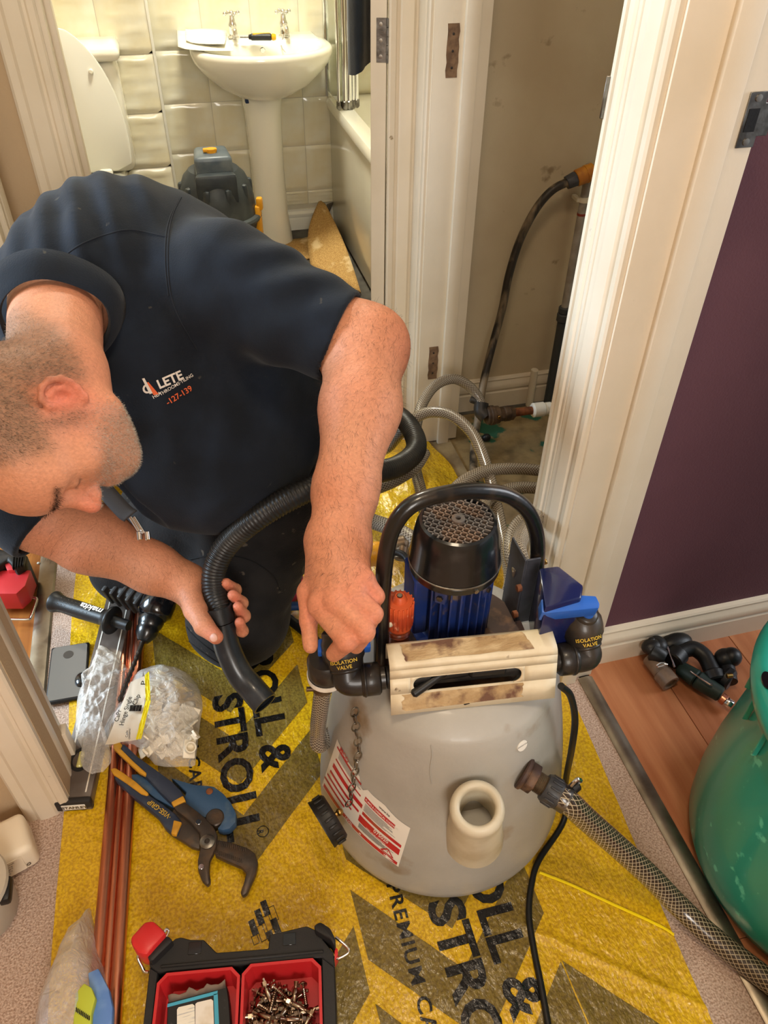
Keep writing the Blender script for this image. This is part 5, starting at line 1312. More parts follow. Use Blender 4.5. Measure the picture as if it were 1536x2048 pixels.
def adir(p, n): return n * .35 + (LWr - LEl) / np.linalg.norm(LWr - LEl) * .7 + cR * .35 * np.sin(p[:, 2:3] * 40)
strands('arm_hair', bpos, bF, am, 5200, .012, .00011, adir, 'hair_dark', 3)
def em(P): q, n = near(P, .16); b_ = np.abs(q[:, 0]); return np.exp(-((q[:, 2] - .030) / .004) ** 2) * (b_ > .012) * (b_ < .056) * (q[:, 1] > .05) * n + 1e-12
strands('eyebrow', bpos, bF, em, 420, .007, .00018, lambda p, n: n * .4 + HL * np.sign(((p - HC0) @ HL))[:, None] * .7, 'hair_dark', 4)
# nails on the thumb of the right hand
tn = Vector(RFg[0][3][0]); td = (tn - Vector(RFg[0][2][0])).normalized(); up = -Vector(cF); up = (up - td * up.dot(td)).normalized()
m = MB(); m.ell((0, 0, 0), (.0085, .0068, .0022), frame(tn + td * .004 + up * .0112, td, z=up)); m.build('thumbnail', mt('nail', (206, 152, 128), .45), man)

# ================================================================ PROTECTIVE FILM ON THE CARPET
random.seed(7)
def sm(a, b, x): t = max(0, min(1, (x - a) / (b - a))); return t * t * (3 - 2 * t)
def fh(x, y):                                               # height of the film above the floor
    v = Vector((x, y, 0)); w = noise.noise(v * 9); h = .0042 + .0012 * noise.noise(v * 24 + Vector((3, 1, 0)))
    q = Vector((x * 46 + 2.5 * noise.noise(v * 8), y * 7 + 2 * w, 1)); rip = abs(noise.noise(q))
    a1 = math.exp(-(((x - .04) / .12) ** 2 + ((y - .78) / .26) ** 2)); a2 = math.exp(-(((x - .30) / .30) ** 2 + ((y - .30) / .3) ** 2)) * .55
    h += .0042 * rip * a1 + .0032 * rip * a2
    h += .0012 * abs(noise.noise(Vector((x * 16 + 20, y * 30, 3)))) * (1 - a1)
    u = (x - .43) * .62 + (y - .345) * .78                      # fold across the lower right corner
    if x > .30: h += .004 * math.exp(-(u / .006) ** 2) * sm(.30, .40, x)
    dx, dy = (x - .42) / .12, (y - 1.52) / .17
    h += .05 * math.exp(-(dx * dx + dy * dy)) * (.75 + .5 * abs(noise.noise(Vector((x * 14, y * 9, 7)))) + .12 * rip)
    return max(.0015, h)
mt_film = mat('film_yellow', (222, 180, 24), .22, col2=(190, 146, 18), scale=210, mix=(.40, .62), coat=.55, detail=3, bump=.0)
def film_nodes(m, c1, c2):
    nt = m.node_tree; b = nt.nodes['Principled BSDF']; tc = nt.nodes.new('ShaderNodeTexCoord')
    n1 = nt.nodes.new('ShaderNodeTexNoise'); n1.inputs['Scale'].default_value = 95; n1.inputs['Detail'].default_value = 5
    mp_ = nt.nodes.new('ShaderNodeMapping'); mp_.inputs['Scale'].default_value = (1.0, .55, 1); nt.links.new(tc.outputs['Object'], mp_.inputs[0]); nt.links.new(mp_.outputs[0], n1.inputs['Vector'])
    n2 = nt.nodes.new('ShaderNodeTexNoise'); n2.inputs['Scale'].default_value = 22; n2.inputs['Detail'].default_value = 6; n2.inputs['Distortion'].default_value = 1.2; nt.links.new(mp_.outputs[0], n2.inputs['Vector'])
    ad = nt.nodes.new('ShaderNodeMath'); ad.operation = 'ADD'; nt.links.new(n1.outputs['Fac'], ad.inputs[0]); nt.links.new(n2.outputs['Fac'], ad.inputs[1])
    bp = nt.nodes.new('ShaderNodeBump'); bp.inputs['Strength'].default_value = .8; bp.inputs['Distance'].default_value = .0045; nt.links.new(ad.outputs[0], bp.inputs['Height']); nt.links.new(bp.outputs[0], b.inputs['Normal']); nt.links.new(bp.outputs[0], b.inputs['Coat Normal'])
    b.inputs['Coat Roughness'].default_value = .12
film_nodes(mt_film, 0, 0); MT['film_yellow'] = mt_film
m2 = mat('film_olive', (126, 106, 44), .24, col2=(102, 84, 36), scale=210, mix=(.42, .62), coat=.55); film_nodes(m2, 0, 0); MT['film_olive'] = m2
m3 = mat('film_ink', (20, 19, 17), .25, coat=.55); film_nodes(m3, 0, 0); MT['film_ink'] = m3
FX0, FX1 = -.368, .60
nx, ny = 250, 460; rows = []
for j in range(ny + 1):
    y = -.05 + 1.76 * j / ny; xr = .562 + .048 * sm(.1, .9, y) - .03 * sm(1.55, 1.71, y); xl = FX0 + .004 * math.sin(y * 9)
    rows.append([Vector((xl + (xr - xl) * i / nx, y, fh(xl + (xr - xl) * i / nx, y))) for i in range(nx + 1)])
m = MB(); m.sheet(rows)
fo = tag(m.build('protective_film', 'film_yellow', None, origin=(0.1, .8, 0), angle=180), 'crinkled glossy yellow protective film laid over the hall carpet', 'floor film')
FT = Vector((0.1, .8, 0))
def printed(mb, name, material, off):
    mb.v = [(x, y, fh(x, y) + off) for x, y, z in mb.v]; mb.sm = [True] * len(mb.f); return mb.build(name, material, fo, angle=180)
def subdiv_poly(pts, step=.006):
    bm = bmesh.new(); f = bm.faces.new([bm.verts.new((x, y, 0)) for x, y in pts]); bmesh.ops.triangulate(bm, faces=[f])
    for _ in range(7):
        e = [e for e in bm.edges if e.calc_length() > step]
        if not e: break
        bmesh.ops.subdivide_edges(bm, edges=e, cuts=1); bmesh.ops.triangulate(bm, faces=bm.faces[:])
    return MB().bm_add(bm, True)
def vee(x0, yt, clip=None):                                  # chevron of the printed pattern, left tip at (x0, yt)
    return [(x0, yt), (x0 + .143, yt - .158), (x0 + .290, yt - .015), (x0 + .293, yt - .112), (x0 + .143, yt - .257), (x0 + .004, yt - .109)]
for x0, ts in ((-.203, (1.178, 1.02, .862, .492, .334)), (.094, (.692, .533, .364, .200)), (.386, (.350,))):
    for t_ in ts:
        p = [(min(x, .55), y) for x, y in vee(x0, t_)]
        if x0 > .3: p = [(x0, t_), (.529, t_ - .158), (.553, t_ - .135), (.553, t_ - .232), (.529, t_ - .257), (x0 + .004, t_ - .109)]
        printed(subdiv_poly(p), 'chevron_print', 'film_olive', .0006)
dn_ = frame((0, 0, 0), (0, -1, 0), z=(0, 0, 1))                 # letters run towards the viewer, tops to the right
def ftext(txt, x, y, h, w, sp=1.0, bold=.03):
    t_ = text_mesh(txt, 1.0, Matrix.Identity(4), sp, 'LEFT', sub=.11, bold=bold)
    mx = max(v[0] for v in t_.v); t_.v = [(x + v[1] * h / .70, y - v[0] * w / mx, 0) for v in t_.v]
    printed(t_, 'lettering', 'film_ink', .0012)
for ox, oy in ((0, 0), (.3, -.485)):
    ftext('ROLL &', .009 + ox, 1.060 + oy, .056, .286, 1.0); ftext('STROLL', -.066 + ox, .967 + oy, .056, .308, 1.0)
    ftext('PREMIUM CARPET', -.1375 + ox, 1.012 + oy, .021, .305, 1.15, .02)
    ftext('R', -.0355 + ox, .6695 + oy, .010, .008)
    t_ = MB(); R_ = .0105; c = (-.031 + ox, .6655 + oy)
    t_.add([(c[0] + r * math.cos(a), c[1] + r * math.sin(a), 0) for a in [2 * math.pi * i / 40 for i in range(40)] for r in (R_, R_ * .86)], [(2 * i, 2 * ((i + 1) % 40), 2 * ((i + 1) % 40) + 1, 2 * i + 1) for i in range(40)]); printed(t_, 'registered_mark', 'film_ink', .0012)
# bright folded edge of the film
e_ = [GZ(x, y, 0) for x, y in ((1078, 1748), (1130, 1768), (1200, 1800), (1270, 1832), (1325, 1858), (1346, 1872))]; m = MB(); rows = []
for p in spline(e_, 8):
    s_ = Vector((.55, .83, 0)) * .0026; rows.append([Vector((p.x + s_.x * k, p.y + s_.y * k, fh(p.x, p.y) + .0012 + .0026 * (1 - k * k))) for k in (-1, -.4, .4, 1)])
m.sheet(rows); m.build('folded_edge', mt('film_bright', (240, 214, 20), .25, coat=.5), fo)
# brick emblem
def brick(cx, cy, w, h, solid, rot):
    mm = Matrix.Rotation(rot, 4, 'Z'); r = [mm @ Vector((sx * w / 2, sy * h / 2, 0)) for sx, sy in ((-1, -1), (1, -1), (1, 1), (-1, 1))]; pts = [(cx + v.x, cy + v.y) for v in r]
    if solid: return subdiv_poly(pts)
    k = MB(); inn = [(cx + v.x * (1 - .0028 / w), cy + v.y * (1 - .0016 / h)) for v in r]
    inn = [mm @ Vector((sx * (w / 2 - .0009), sy * (h / 2 - .0009), 0)) for sx, sy in ((-1, -1), (1, -1), (1, 1), (-1, 1))]; inn = [(cx + v.x, cy + v.y) for v in inn]
    k.add([(*p, 0) for p in pts] + [(*p, 0) for p in inn], [(i, (i + 1) % 4, 4 + (i + 1) % 4, 4 + i) for i in range(4)]); return k
for px, py, sd in ((507, 1856, 1), (519, 1835, 1), (531, 1817, 1), (547, 1828, 0), (536, 1847, 0), (524, 1867, 0), (511, 1880, 0), (552, 1853, 1), (540, 1872, 1)):
    c = GZ(px, py, .004); b_ = brick(c.x, c.y, .0098, .0245 if (px, py) not in ((511, 1880), (540, 1872)) else .014, sd, .20); printed(b_, 'brick_emblem', 'film_ink', .0012)

# ================================================================ SPIRIT LEVEL, PIPES, PHONE, DRILL
a, b, c, d = GZ(103, 1612, .032), GZ(182, 1600, .032), GZ(270, 1180, .032), GZ(215, 1183, .032)
ax_ = ((d + c) / 2 - (a + b) / 2).normalized(); wv = Vector((ax_.y, -ax_.x, 0)); mid = (a + b) / 2; LW = .060
q = frame(mid - Vector((0, 0, .028)), ax_, z=(0, 0, 1))        # x along the level, y to its left
t = thing('spirit_level', 'long grey aluminium spirit level lying flat beside the copper pipes', 'spirit level', mid - Vector((0, 0, .028)))
mt('level_grey', (112, 102, 94), .4, .35, col2=(92, 80, 72), scale=14, coat=.2)
m = MB(); m.box((.008, -LW / 2, .0), (.72, LW / 2, .026), .002, 2, q); m.build('beam', 'level_grey', t)
for y in (-.020, .020):
    m = MB(); m.box((.02, y - .0012, .0258), (.70, y + .0012, .0268), 0, mtx=q); m.build('white_stripe', 'label_white', t)
m = MB(); m.box((0, -LW / 2 - .0015, -.001), (.012, LW / 2 + .0015, .0285), .004, 2, q); m.build('end_cap', mt('cap_dusty', (40, 36, 34), .7, col2=(120, 108, 92), scale=60, mix=(.55, .7)), t)
m = MB(); m.box((-.0012, -.021, .006), (.0005, .020, .021), .001, 1, q); ec = m.build('end_label', 'label_white', t)
t_ = text_mesh('STANLEY', .0105, frame(q @ Vector((-.0016, .0195, .0135)), -wv * -1, z=-ax_), 1, 'LEFT', bold=.0003); t_.build('lettering', 'film_ink', ec)
for x in (.085,):
    m = MB(); m.lathe([(.0145, .0), (.019, .0), (.019, .003), (.0145, .003)], q @ Matrix.Translation((x, .002, .0255)) @ Matrix.Diagonal((1.25, 1, 1, 1)), 36, closed=True); v_ = m.build('vial_bezel', 'black_plastic', t)
    m = MB(); m.cyl(q @ Vector((x - .016, .002, .0265)), q @ Vector((x + .016, .002, .0265)), .0055, n=16, bev=.002); m.build('vial', mt('vial_clear', (206, 196, 120), .08, coat=.5), v_)
mt('copper', (228, 160, 130), .3, 1.0, col2=(196, 116, 86), scale=16, mix=(.35, .7), stretch=(1, .12, 1))
A0, A1 = GZ(206, 1990, .016), GZ(240, 1545, .016); dr = (A1 - A0).normalized(); pr_ = Vector((dr.y, -dr.x, 0))
for k, (off, r_, z) in enumerate(((-.011, .0105, .0148), (.0035, .0075, .0118), (.0195, .0105, .0148))):
    m = MB(); s0 = A0 + pr_ * off - dr * .10; e0 = s0 + dr * .92; s0.z = e0.z = z + .0015
    m.ring(s0, e0, r_ * .92, r_ * .80, 24)
    tag(m.build('copper_pipe', 'copper', None, origin=s0), ('left thick copper pipe of the three beside the spirit level', 'thin copper pipe lying between the two thicker ones', 'right thick copper pipe of the three beside the spirit level')[k], 'pipe', 'copper pipes on the yellow film')
ph = [GZ(105, 1294, .013), GZ(177, 1284, .013), GZ(164, 1394, .013), GZ(97, 1408, .013)]
pc = sum(ph, Vector()) / 4; up_ = ((ph[0] + ph[1]) / 2 - (ph[2] + ph[3]) / 2); pw = .078; pl = up_.length * 1.0; q = frame(Vector((pc.x, pc.y, .004)), Vector((up_.y, -up_.x, 0)), z=(0, 0, 1))
t = thing('mobile_phone', 'grey phone in a black case lying face down beside the spirit level', 'phone', (pc.x, pc.y, .004))
m = MB(); m.box((-pw / 2, -pl / 2, 0), (pw / 2, pl / 2, .0105), .005, 3, q); m.build('case', 'black_plastic', t)
m = MB(); m.prism([(x, y) for x, y, z in rr_(-pw / 2 + .004, pw / 2 - .004, -pl / 2 + .004, pl / 2 - .004, .008, 0)], .0100, .0112, q); m.build('back', mt('phone_grey', (112, 108, 102), .4), t)
m = MB(); m.cyl(q @ Vector((-.002, pl * .30, .0105)), q @ Vector((-.002, pl * .30, .0118)), .010, n=28); m.build('camera_disc', mt('phone_dark', (70, 66, 62), .3), t)
m = MB(); m.ell((pw / 2 - .010, -pl * .20, .010), (.014, .019, .010), q); m.build('ring_holder', 'black_gloss', t)

# hammer drill: side handle, gearbox, chuck and bit
t = thing('hammer_drill', 'black hammer drill lying on the level with ribbed side handle and long bit', 'drill', GZ(300, 1250, .0))
h0_, h1_ = GZ(108, 1203, .060), GZ(222, 1240, .066); hd = (h1_ - h0_).normalized()
m = MB(); L_ = (h1_ - h0_).length
m.lathe([(.0001, 0), (.0230, 0), (.0235, .004), (.0200, .012), (.0175, .025), (.0180, .05), (.0185, .07), (.0170, L_ - .02), (.0185, L_ - .01), (.0290, L_ - .002), (.0305, L_ + .003), (.0290, L_ + .006), (.012, L_ + .008), (.011, L_ + .045), (.0001, L_ + .045)], frame(h0_, hd.orthogonal(), z=hd), 32)
sh = m.build('side_handle', 'black_plastic', t, angle=60)
nm = (Vector((-.15, -.45, .85)) - hd * Vector((-.15, -.45, .85)).dot(hd)).normalized()
for i in range(9):
    for j in (-1, 0, 1):
        s_ = hd.cross(nm); a_ = j * .42 - .25; r_ = .0178; dirn = nm * math.cos(a_) + s_ * math.sin(a_); c = h0_ + hd * (.024 + i * .0095) + dirn * r_
        m = MB(); m.ell(c, (.0010, .0010, .0010), u=8, v=6); m.build('grip_dot', 'level_grey', sh)
xx = -hd; s_ = nm.cross(hd); a_ = .55; nd = nm * math.cos(a_) - s_ * math.sin(a_) if (nm * math.cos(a_) - s_ * math.sin(a_)).y > 0 else nm * math.cos(a_) + s_ * math.sin(a_)
fr = frame(h0_ + hd * (L_ - .018) + nd * .0188, xx, z=nd); t_ = text_mesh('makita', .021, fr, 1.0, 'LEFT', bold=.0006); t_.build('lettering', 'label_white', sh)
c0, c1 = GZ(318, 1205, .085), GZ(286, 1282, .055); cdv = (c1 - c0).normalized(); Lc = (c1 - c0).length; fr = frame(c0, cdv.orthogonal(), z=cdv)
m = MB(); m.lathe([(.0001, -.01), (.034, -.01), (.036, 0), (.036, Lc * .30), (.031, Lc * .36), (.027, Lc * .42), (.0001, Lc * .42)], fr, 40); m.build('gearbox', 'black_gloss', t, angle=60)
m = MB(); m.lathe([(.0001, Lc * .40), (.026, Lc * .40), (.027, Lc * .50), (.0245, Lc * .62), (.0225, Lc * .66), (.0235, Lc * .70), (.021, Lc * .84), (.014, Lc * .97), (.011, Lc * 1.02), (.0001, Lc * 1.02)], fr, 40); m.build('chuck', 'motor_black', t, angle=60)
b0_, b1_ = c1, GZ(238, 1405, .046); bd = (b1_ - b0_).normalized(); Lb = (b1_ - b0_).length; fr = frame(b0_, bd.orthogonal(), z=bd)
m = MB(); rows = []
for k in range(64):
    v = k / 63; tw = v * 34; row = []
    for i in range(12):
        a_ = 2 * math.pi * i / 12; r_ = (.0052 if v > .18 else .0048) * (1 - (.28 * (1 + math.cos(2 * (a_ - tw))) / 2 if v > .18 else 0)) * (1 if v < .98 else .3); row.append(fr @ Vector((r_ * math.cos(a_), r_ * math.sin(a_), v * Lb)))
    rows.append(row)
m.sheet(rows, closed=True); m.build('drill_bit', mt('bit_steel', (74, 66, 60), .35, .7), t, angle=50)
m = MB(); q = frame(GZ(262, 1178, .09), (GZ(312, 1200, .09) - GZ(215, 1160, .09)), z=(0, -.3, 1))
m.box((-.055, -.03, -.05), (.06, .06, .012), .016, 3, q)
for i in range(5): m.box((-.05 + i * .021, -.034, -.04), (-.04 + i * .021, .055, .017), .004, 2, q)
m.build('motor_housing', 'black_dirty', t)

# ================================================================ PLIERS AND PIPE CUTTER (flat forged tools on the film)
def slab(name, pts, z0, th, material, parent, bev=.0015):
    P = [GZ(x, y, z0 + th) for x, y in pts]; m = MB(); m.prism([(p.x, p.y) for p in P][::-1], z0, z0 + th, None, bev, 2)
    bm = bmesh.new(); return m.build(name, material, parent)
mt('grip_blue', (44, 54, 74), .5, col2=(66, 76, 92), scale=40, mix=(.5, .75), bump=.1); mt('grip_yellow', (206, 150, 40), .5, col2=(170, 120, 36), scale=40, mix=(.5, .75))
mt('tool_steel', (78, 70, 64), .42, .6, col2=(104, 84, 66), scale=36, mix=(.45, .7), bump=.15); mt('cutter_blue', (50, 82, 116), .5, col2=(90, 108, 122), scale=28, mix=(.55, .75), bump=.1)
def Z(x, y): return (200 + x / 4.518, 1460 + y / 4.518)
def zs(*p): return [Z(*a) for a in p]
zb = .018
t = thing('pipe_cutter', 'blue plastic pipe cutter half hidden beneath the pliers', 'pipe cutter', GZ(*Z(1000, 700), .0))
slab('body', zs((280, 400), (340, 395), (470, 470), (640, 600), (760, 610), (780, 560), (640, 430), (720, 455), (860, 495), (960, 500), (1030, 510), (1110, 570), (1180, 650), (1230, 750), (1225, 830), (1170, 890), (1110, 905), (1060, 890), (1090, 850), (1120, 790), (1080, 745), (1000, 745), (975, 800), (880, 760), (780, 720), (640, 690), (500, 620), (380, 520), (290, 450)), zb - .012, .020, 'cutter_blue', t, .002)
m = MB(); c = GZ(*Z(990, 556), zb + .008); m.cyl(c, c + Vector((0, 0, .002)), .0062, n=20, bev=.0008); sc2 = m.build('pivot_screw', 'rusty', t)
m = MB(); c = GZ(*Z(1040, 800), zb + .004); m.cyl(c - Vector((0, 0, .006)), c + Vector((0, 0, .006)), .016, n=24, bev=.002); m.build('blade_boss', 'tool_steel', t)
t = thing('slip_joint_pliers', 'blue and yellow handled slip joint pliers with open rusty jaws', 'pliers', GZ(*Z(970, 1010), .0))
z1 = zb + .012
slab('handle_core', zs((560, 820), (640, 760), (680, 690), (790, 800), (905, 905), (900, 1075), (830, 1060), (740, 1000), (640, 940)), zb, .010, 'tool_steel', t)
slab('jaw', zs((660, 690), (760, 640), (890, 740), (960, 800), (1030, 880), (1060, 950), (1050, 1050), (1020, 1120), (990, 1180), (985, 1260), (998, 1370), (970, 1405), (920, 1360), (885, 1270), (880, 1180), (905, 1060), (900, 930), (810, 820), (690, 730)), z1 - .004, .012, 'tool_steel', t, .003)
slab('jaw', zs((1050, 985), (1180, 1010), (1330, 1060), (1400, 1110), (1428, 1190), (1410, 1290), (1360, 1400), (1330, 1470), (1290, 1500), (1266, 1470), (1300, 1370), (1320, 1290), (1280, 1240), (1160, 1190), (1035, 1130)), zb, .013, 'tool_steel', t, .003)
for k in range(14):                                          # teeth along the slide
    u = k / 13; x0, y0 = 1065 + 250 * u, 1020 + 62 * u; x1, y1 = 1040 + 235 * u, 1100 + 82 * u
    for (x, y) in ((x0, y0), (x1, y1)):
        m = MB(); c = GZ(*Z(x, y), zb + .0135); m.box(c - Vector((.0009, .0035, .001)), c + Vector((.0009, .0035, .0014)), .0004, 1); m.build('tooth', 'tool_steel', t)
slab('grip', zs((120, 385), (190, 400), (300, 500), (440, 580), (560, 660), (680, 750), (745, 830), (700, 960), (640, 930), (580, 870), (520, 780), (400, 680), (250, 560), (130, 440)), zb - .004, .018, 'grip_blue', t, .004)
slab('grip', zs((160, 110), (230, 130), (330, 230), (430, 300), (540, 380), (650, 460), (730, 540), (775, 620), (680, 685), (620, 640), (540, 560), (460, 470), (400, 410), (260, 290), (150, 190)), zb + .002, .018, 'grip_blue', t, .004)
slab('grip_inlay', zs((90, 350), (140, 340), (220, 390), (330, 470), (440, 570), (425, 592), (370, 575), (240, 480), (120, 400)), zb + .008, .009, 'grip_yellow', t, .002)
slab('grip_inlay', zs((120, 110), (165, 95), (200, 130), (185, 165), (300, 280), (420, 385), (412, 412), (350, 380), (230, 270), (120, 165)), zb + .014, .009, 'grip_yellow', t, .002)
slab('grip_end', zs((665, 810), (740, 830), (690, 950), (640, 935)), zb + .006, .010, 'grip_yellow', t, .002)
slab('grip_end', zs((640, 650), (750, 590), (775, 640), (665, 690)), zb + .012, .010, 'grip_yellow', t, .002)
for x, y, r_ in ((890, 832, .0048), (915, 1235, .0046)):
    m = MB(); c = GZ(*Z(x, y), z1 + .008); m.cyl(c, c + Vector((0, 0, .001)), r_, n=20, bev=.0004); m.build('rivet', 'chrome', t)
m = MB(); c = GZ(*Z(970, 1012), z1 + .008); m.lathe([(.0045, 0), (.0125, 0), (.0125, .002), (.009, .0035), (.0045, .0035), (.0045, 0)], Matrix.Translation(c), 32); m.build('pivot', 'steel', t)
P0 = GZ(*Z(640, 790), zb + .0145); P1 = GZ(*Z(450, 650), zb + .0145)
t_ = text_mesh('\u00b7VISE-GRIP', 1, Matrix.Identity(4), 1, 'LEFT', bold=.004); mx = max(v[0] for v in t_.v); fr = frame(P0 + Vector((0, 0, .0002)), P1 - P0, z=(0, 0, 1)); k_ = (P1 - P0).length / mx * 1.05
t_.v = [tuple(fr @ Vector((v[0] * k_, v[1] * k_ * 1.05, 0))) for v in t_.v]; t_.build('lettering', 'yellow_print', t)

# ================================================================ PLASTIC BAGS
def clearfilm(name, col, alpha, rough=.12):
    m = mat(name, col, rough, coat=.9, alpha=alpha, spec=.8); nt = m.node_tree; b = nt.nodes['Principled BSDF']; tc = nt.nodes.new('ShaderNodeTexCoord')
    n = nt.nodes.new('ShaderNodeTexNoise'); n.inputs['Scale'].default_value = 38; n.inputs['Detail'].default_value = 6; n.inputs['Distortion'].default_value = 2.0
    bp = nt.nodes.new('ShaderNodeBump'); bp.inputs['Strength'].default_value = .9; bp.inputs['Distance'].default_value = .006
    nt.links.new(tc.outputs['Object'], n.inputs['Vector']); nt.links.new(n.outputs['Fac'], bp.inputs['Height']); nt.links.new(bp.outputs[0], b.inputs['Normal']); nt.links.new(bp.outputs[0], b.inputs['Coat Normal'])
    lw = nt.nodes.new('ShaderNodeLayerWeight'); lw.inputs[0].default_value = .35; nt.links.new(bp.outputs[0], lw.inputs['Normal'])
    mr = nt.nodes.new('ShaderNodeMapRange'); mr.inputs[3].default_value = alpha * .75; mr.inputs[4].default_value = min(1, alpha * 2.6); nt.links.new(lw.outputs['Facing'], mr.inputs[0]); nt.links.new(mr.outputs[0], b.inputs['Alpha'])
    MT[name] = m
clearfilm('bag_clear', (238, 232, 224), .37); clearfilm('bag_lower', (226, 234, 250), .34)
def pillow(name, outline, ztop, zbase, material, parent, seed, amp=.006, n=30, wob=18):
    # crumpled sheet: outline in picture points at height zbase, bulging to ztop
    P = [GZ(x, y, zbase) for x, y in outline]; Q = resample(P + [P[0]], sum((P[i] - P[i - 1]).length for i in range(len(P))) / 72)[:72]
    c = sum(Q, Vector()) / len(Q); rows = []
    for j in range(n + 1):
        s_ = 1 - j / n; row = []
        for i, p in enumerate(Q):
            w = c.lerp(p, s_); hgt = zbase + (ztop - zbase) * (1 - s_ ** 2.6) ** .8
            v = Vector((w.x * wob, w.y * wob, seed)); d = abs(noise.noise(v)) * 1.4 + .6 * abs(noise.noise(v * 2.3)) + .3 * noise.noise(v * 5)
            row.append(Vector((w.x, w.y, hgt + amp * (d - .5) * (.3 + .7 * min(1, (1 - s_) * 6 + .3)))))
        rows.append(row)
    m = MB(); m.sheet(rows, closed=True); return m.build(name, material, parent, angle=180)
def B3(x, y): return (80 + x / 4.518, 1180 + y / 4.518)
# bag full of pipe clips
o1 = [B3(*p) for p in ((850, 790), (900, 740), (1000, 690), (1120, 675), (1240, 715), (1350, 770), (1420, 850), (1460, 960), (1470, 1060), (1440, 1250), (1420, 1420), (1400, 1600), (1300, 1590), (1150, 1600), (1040, 1580), (900, 1420), (760, 1400), (600, 1420), (540, 1330), (600, 1200), (700, 1060), (790, 900))]
cen = GZ(*B3(1050, 1150), .0)
t = thing('clip_bag', 'clear plastic bag full of white pipe clips lying on the yellow film', 'bag', cen)
pillow('bag_film', o1, .076, .022, 'bag_clear', t, 1.0, .009)
clp = GZ(*B3(700, 1050), .07)
# printed panel on the bag
mt('bag_print', (214, 200, 178), .5, alpha=.92)
def bagquad(pts, name, material, z0, z1, parent, nn=8):
    P = [GZ(x, y, z) for (x, y), z in zip(pts, (z0, z0, z1, z1))]; m = MB(); rows = []
    for a_ in range(nn + 1):
        rows.append([P[0].lerp(P[1], b_ / nn).lerp(P[3].lerp(P[2], b_ / nn), a_ / nn) + Vector((0, 0, .003 * noise.noise(Vector((a_ * .7, b_ * .7, 2))))) for b_ in range(nn + 1)])
    m.sheet(rows); return m.build(name, material, parent), P
pn, PP = bagquad([B3(820, 830), B3(985, 760), B3(890, 1350), B3(590, 1400)], 'printed_panel', 'bag_print', .080, .076, t)
bagquad([B3(945, 770), B3(985, 735), B3(1000, 1000), B3(955, 1000)], 'yellow_stripe', mt('stripe_yellow', (226, 208, 30), .4), .0845, .0835, t)
bagquad([B3(955, 1000), B3(1000, 1000), B3(915, 1345), B3(865, 1350)], 'yellow_stripe', 'stripe_yellow', .0835, .0800, t)
def bag_text(txt, p0, p1, z, h, parent, material='film_ink'):
    a_, b_ = GZ(*p0, z), GZ(*p1, z); t_ = text_mesh(txt, 1, Matrix.Identity(4), 1, 'LEFT', bold=.012); mx = max(v[0] for v in t_.v); fr = frame(a_, b_ - a_, z=(0, -.2, 1)); k_ = (b_ - a_).length / mx
    t_.v = [tuple(fr @ Vector((v[0] * k_, v[1] * h, 0))) for v in t_.v]; return t_.build('lettering', material, parent)
bag_text('Hinge Single', B3(735, 1225), B3(815, 965), .0850, .012, t); bag_text('Clip', B3(850, 1040), B3(890, 945), .0855, .012, t); bag_text('CaPr', B3(690, 1190), B3(720, 1080), .0845, .011, t)
bag_text('Code', B3(785, 1330), B3(785, 1270), .0845, .006, t); bag_text('contents', B3(805, 1350), B3(808, 1255), .0845, .006, t); bag_text('P', B3(930, 860), B3(940, 820), .0868, .012, t)
m = MB()
for k in range(12):
    x = 805 + k * 9; a_, b_ = GZ(*B3(x, 1095), .0848), GZ(*B3(x + 12, 1040), .0848); wd = .0006 + .0005 * (k % 3); s_ = (b_ - a_).cross(Vector((0, 0, 1))).normalized() * wd
    m.add([a_ - s_, a_ + s_, b_ + s_, b_ - s_], [(0, 1, 2, 3)])
bc_ = m.build('barcode', 'film_ink', t); bc_['kind'] = 'stuff'
mt('clip_white', (236, 226, 204), .45)
rn = random.Random(11)
base_meshes = []
for kind in range(3):
    m = MB()
    if kind == 0: m.box((-.014, -.009, -.003), (.014, .009, .003), .001); m.ring(Vector((0, 0, .002)), Vector((0, 0, .012)), .0085, .0065, 18)
    elif kind == 1: m.box((-.018, -.006, -.002), (.018, .006, .003), .001); m.box((-.018, -.006, .002), (-.014, .006, .012), .001); m.box((.014, -.006, .002), (.018, .006, .012), .001)
    else: m.box((-.016, -.016, -.0015), (.016, .016, .0015), .001); m.cyl(Vector((0, 0, 0)), Vector((0, 0, .006)), .006, n=14); m.cyl(Vector((0, 0, .005)), Vector((0, 0, .0065)), .003, n=10)
    base_meshes.append(m)
for k in range(44):
    px, py = B3(rn.uniform(960, 1350), rn.uniform(860, 1440))
    c = GZ(px, py, rn.uniform(.022, .044)); R3 = Euler((rn.uniform(-.9, .9), rn.uniform(-.9, .9), rn.uniform(0, 6))).to_matrix().to_4x4(); q = Matrix.Translation(c) @ R3
    src = base_meshes[k % 3]; m = MB(); m.v = [tuple(q @ (Vector(v) * 1.2)) for v in src.v]; m.f = src.f; m.sm = src.sm; m.build('pipe_clip', 'clip_white', t)
# empty crumpled bag beside it
o2 = [B3(*p) for p in ((540, 500), (620, 540), (700, 590), (760, 670), (830, 740), (790, 830), (740, 960), (700, 1060), (620, 1180), (560, 1290), (580, 1400), (650, 1480), (640, 1570), (560, 1640), (480, 1670), (400, 1630), (365, 1560), (380, 1420), (320, 1330), (320, 1200), (330, 1000), (380, 900), (375, 760), (440, 720), (490, 600))]
t = thing('empty_bag', 'empty crumpled clear plastic bag draped over the spirit level', 'bag', GZ(*B3(520, 1100), 0))
pillow('bag_film', o2, .072, .040, 'bag_clear', t, 4.0, .016, wob=26)
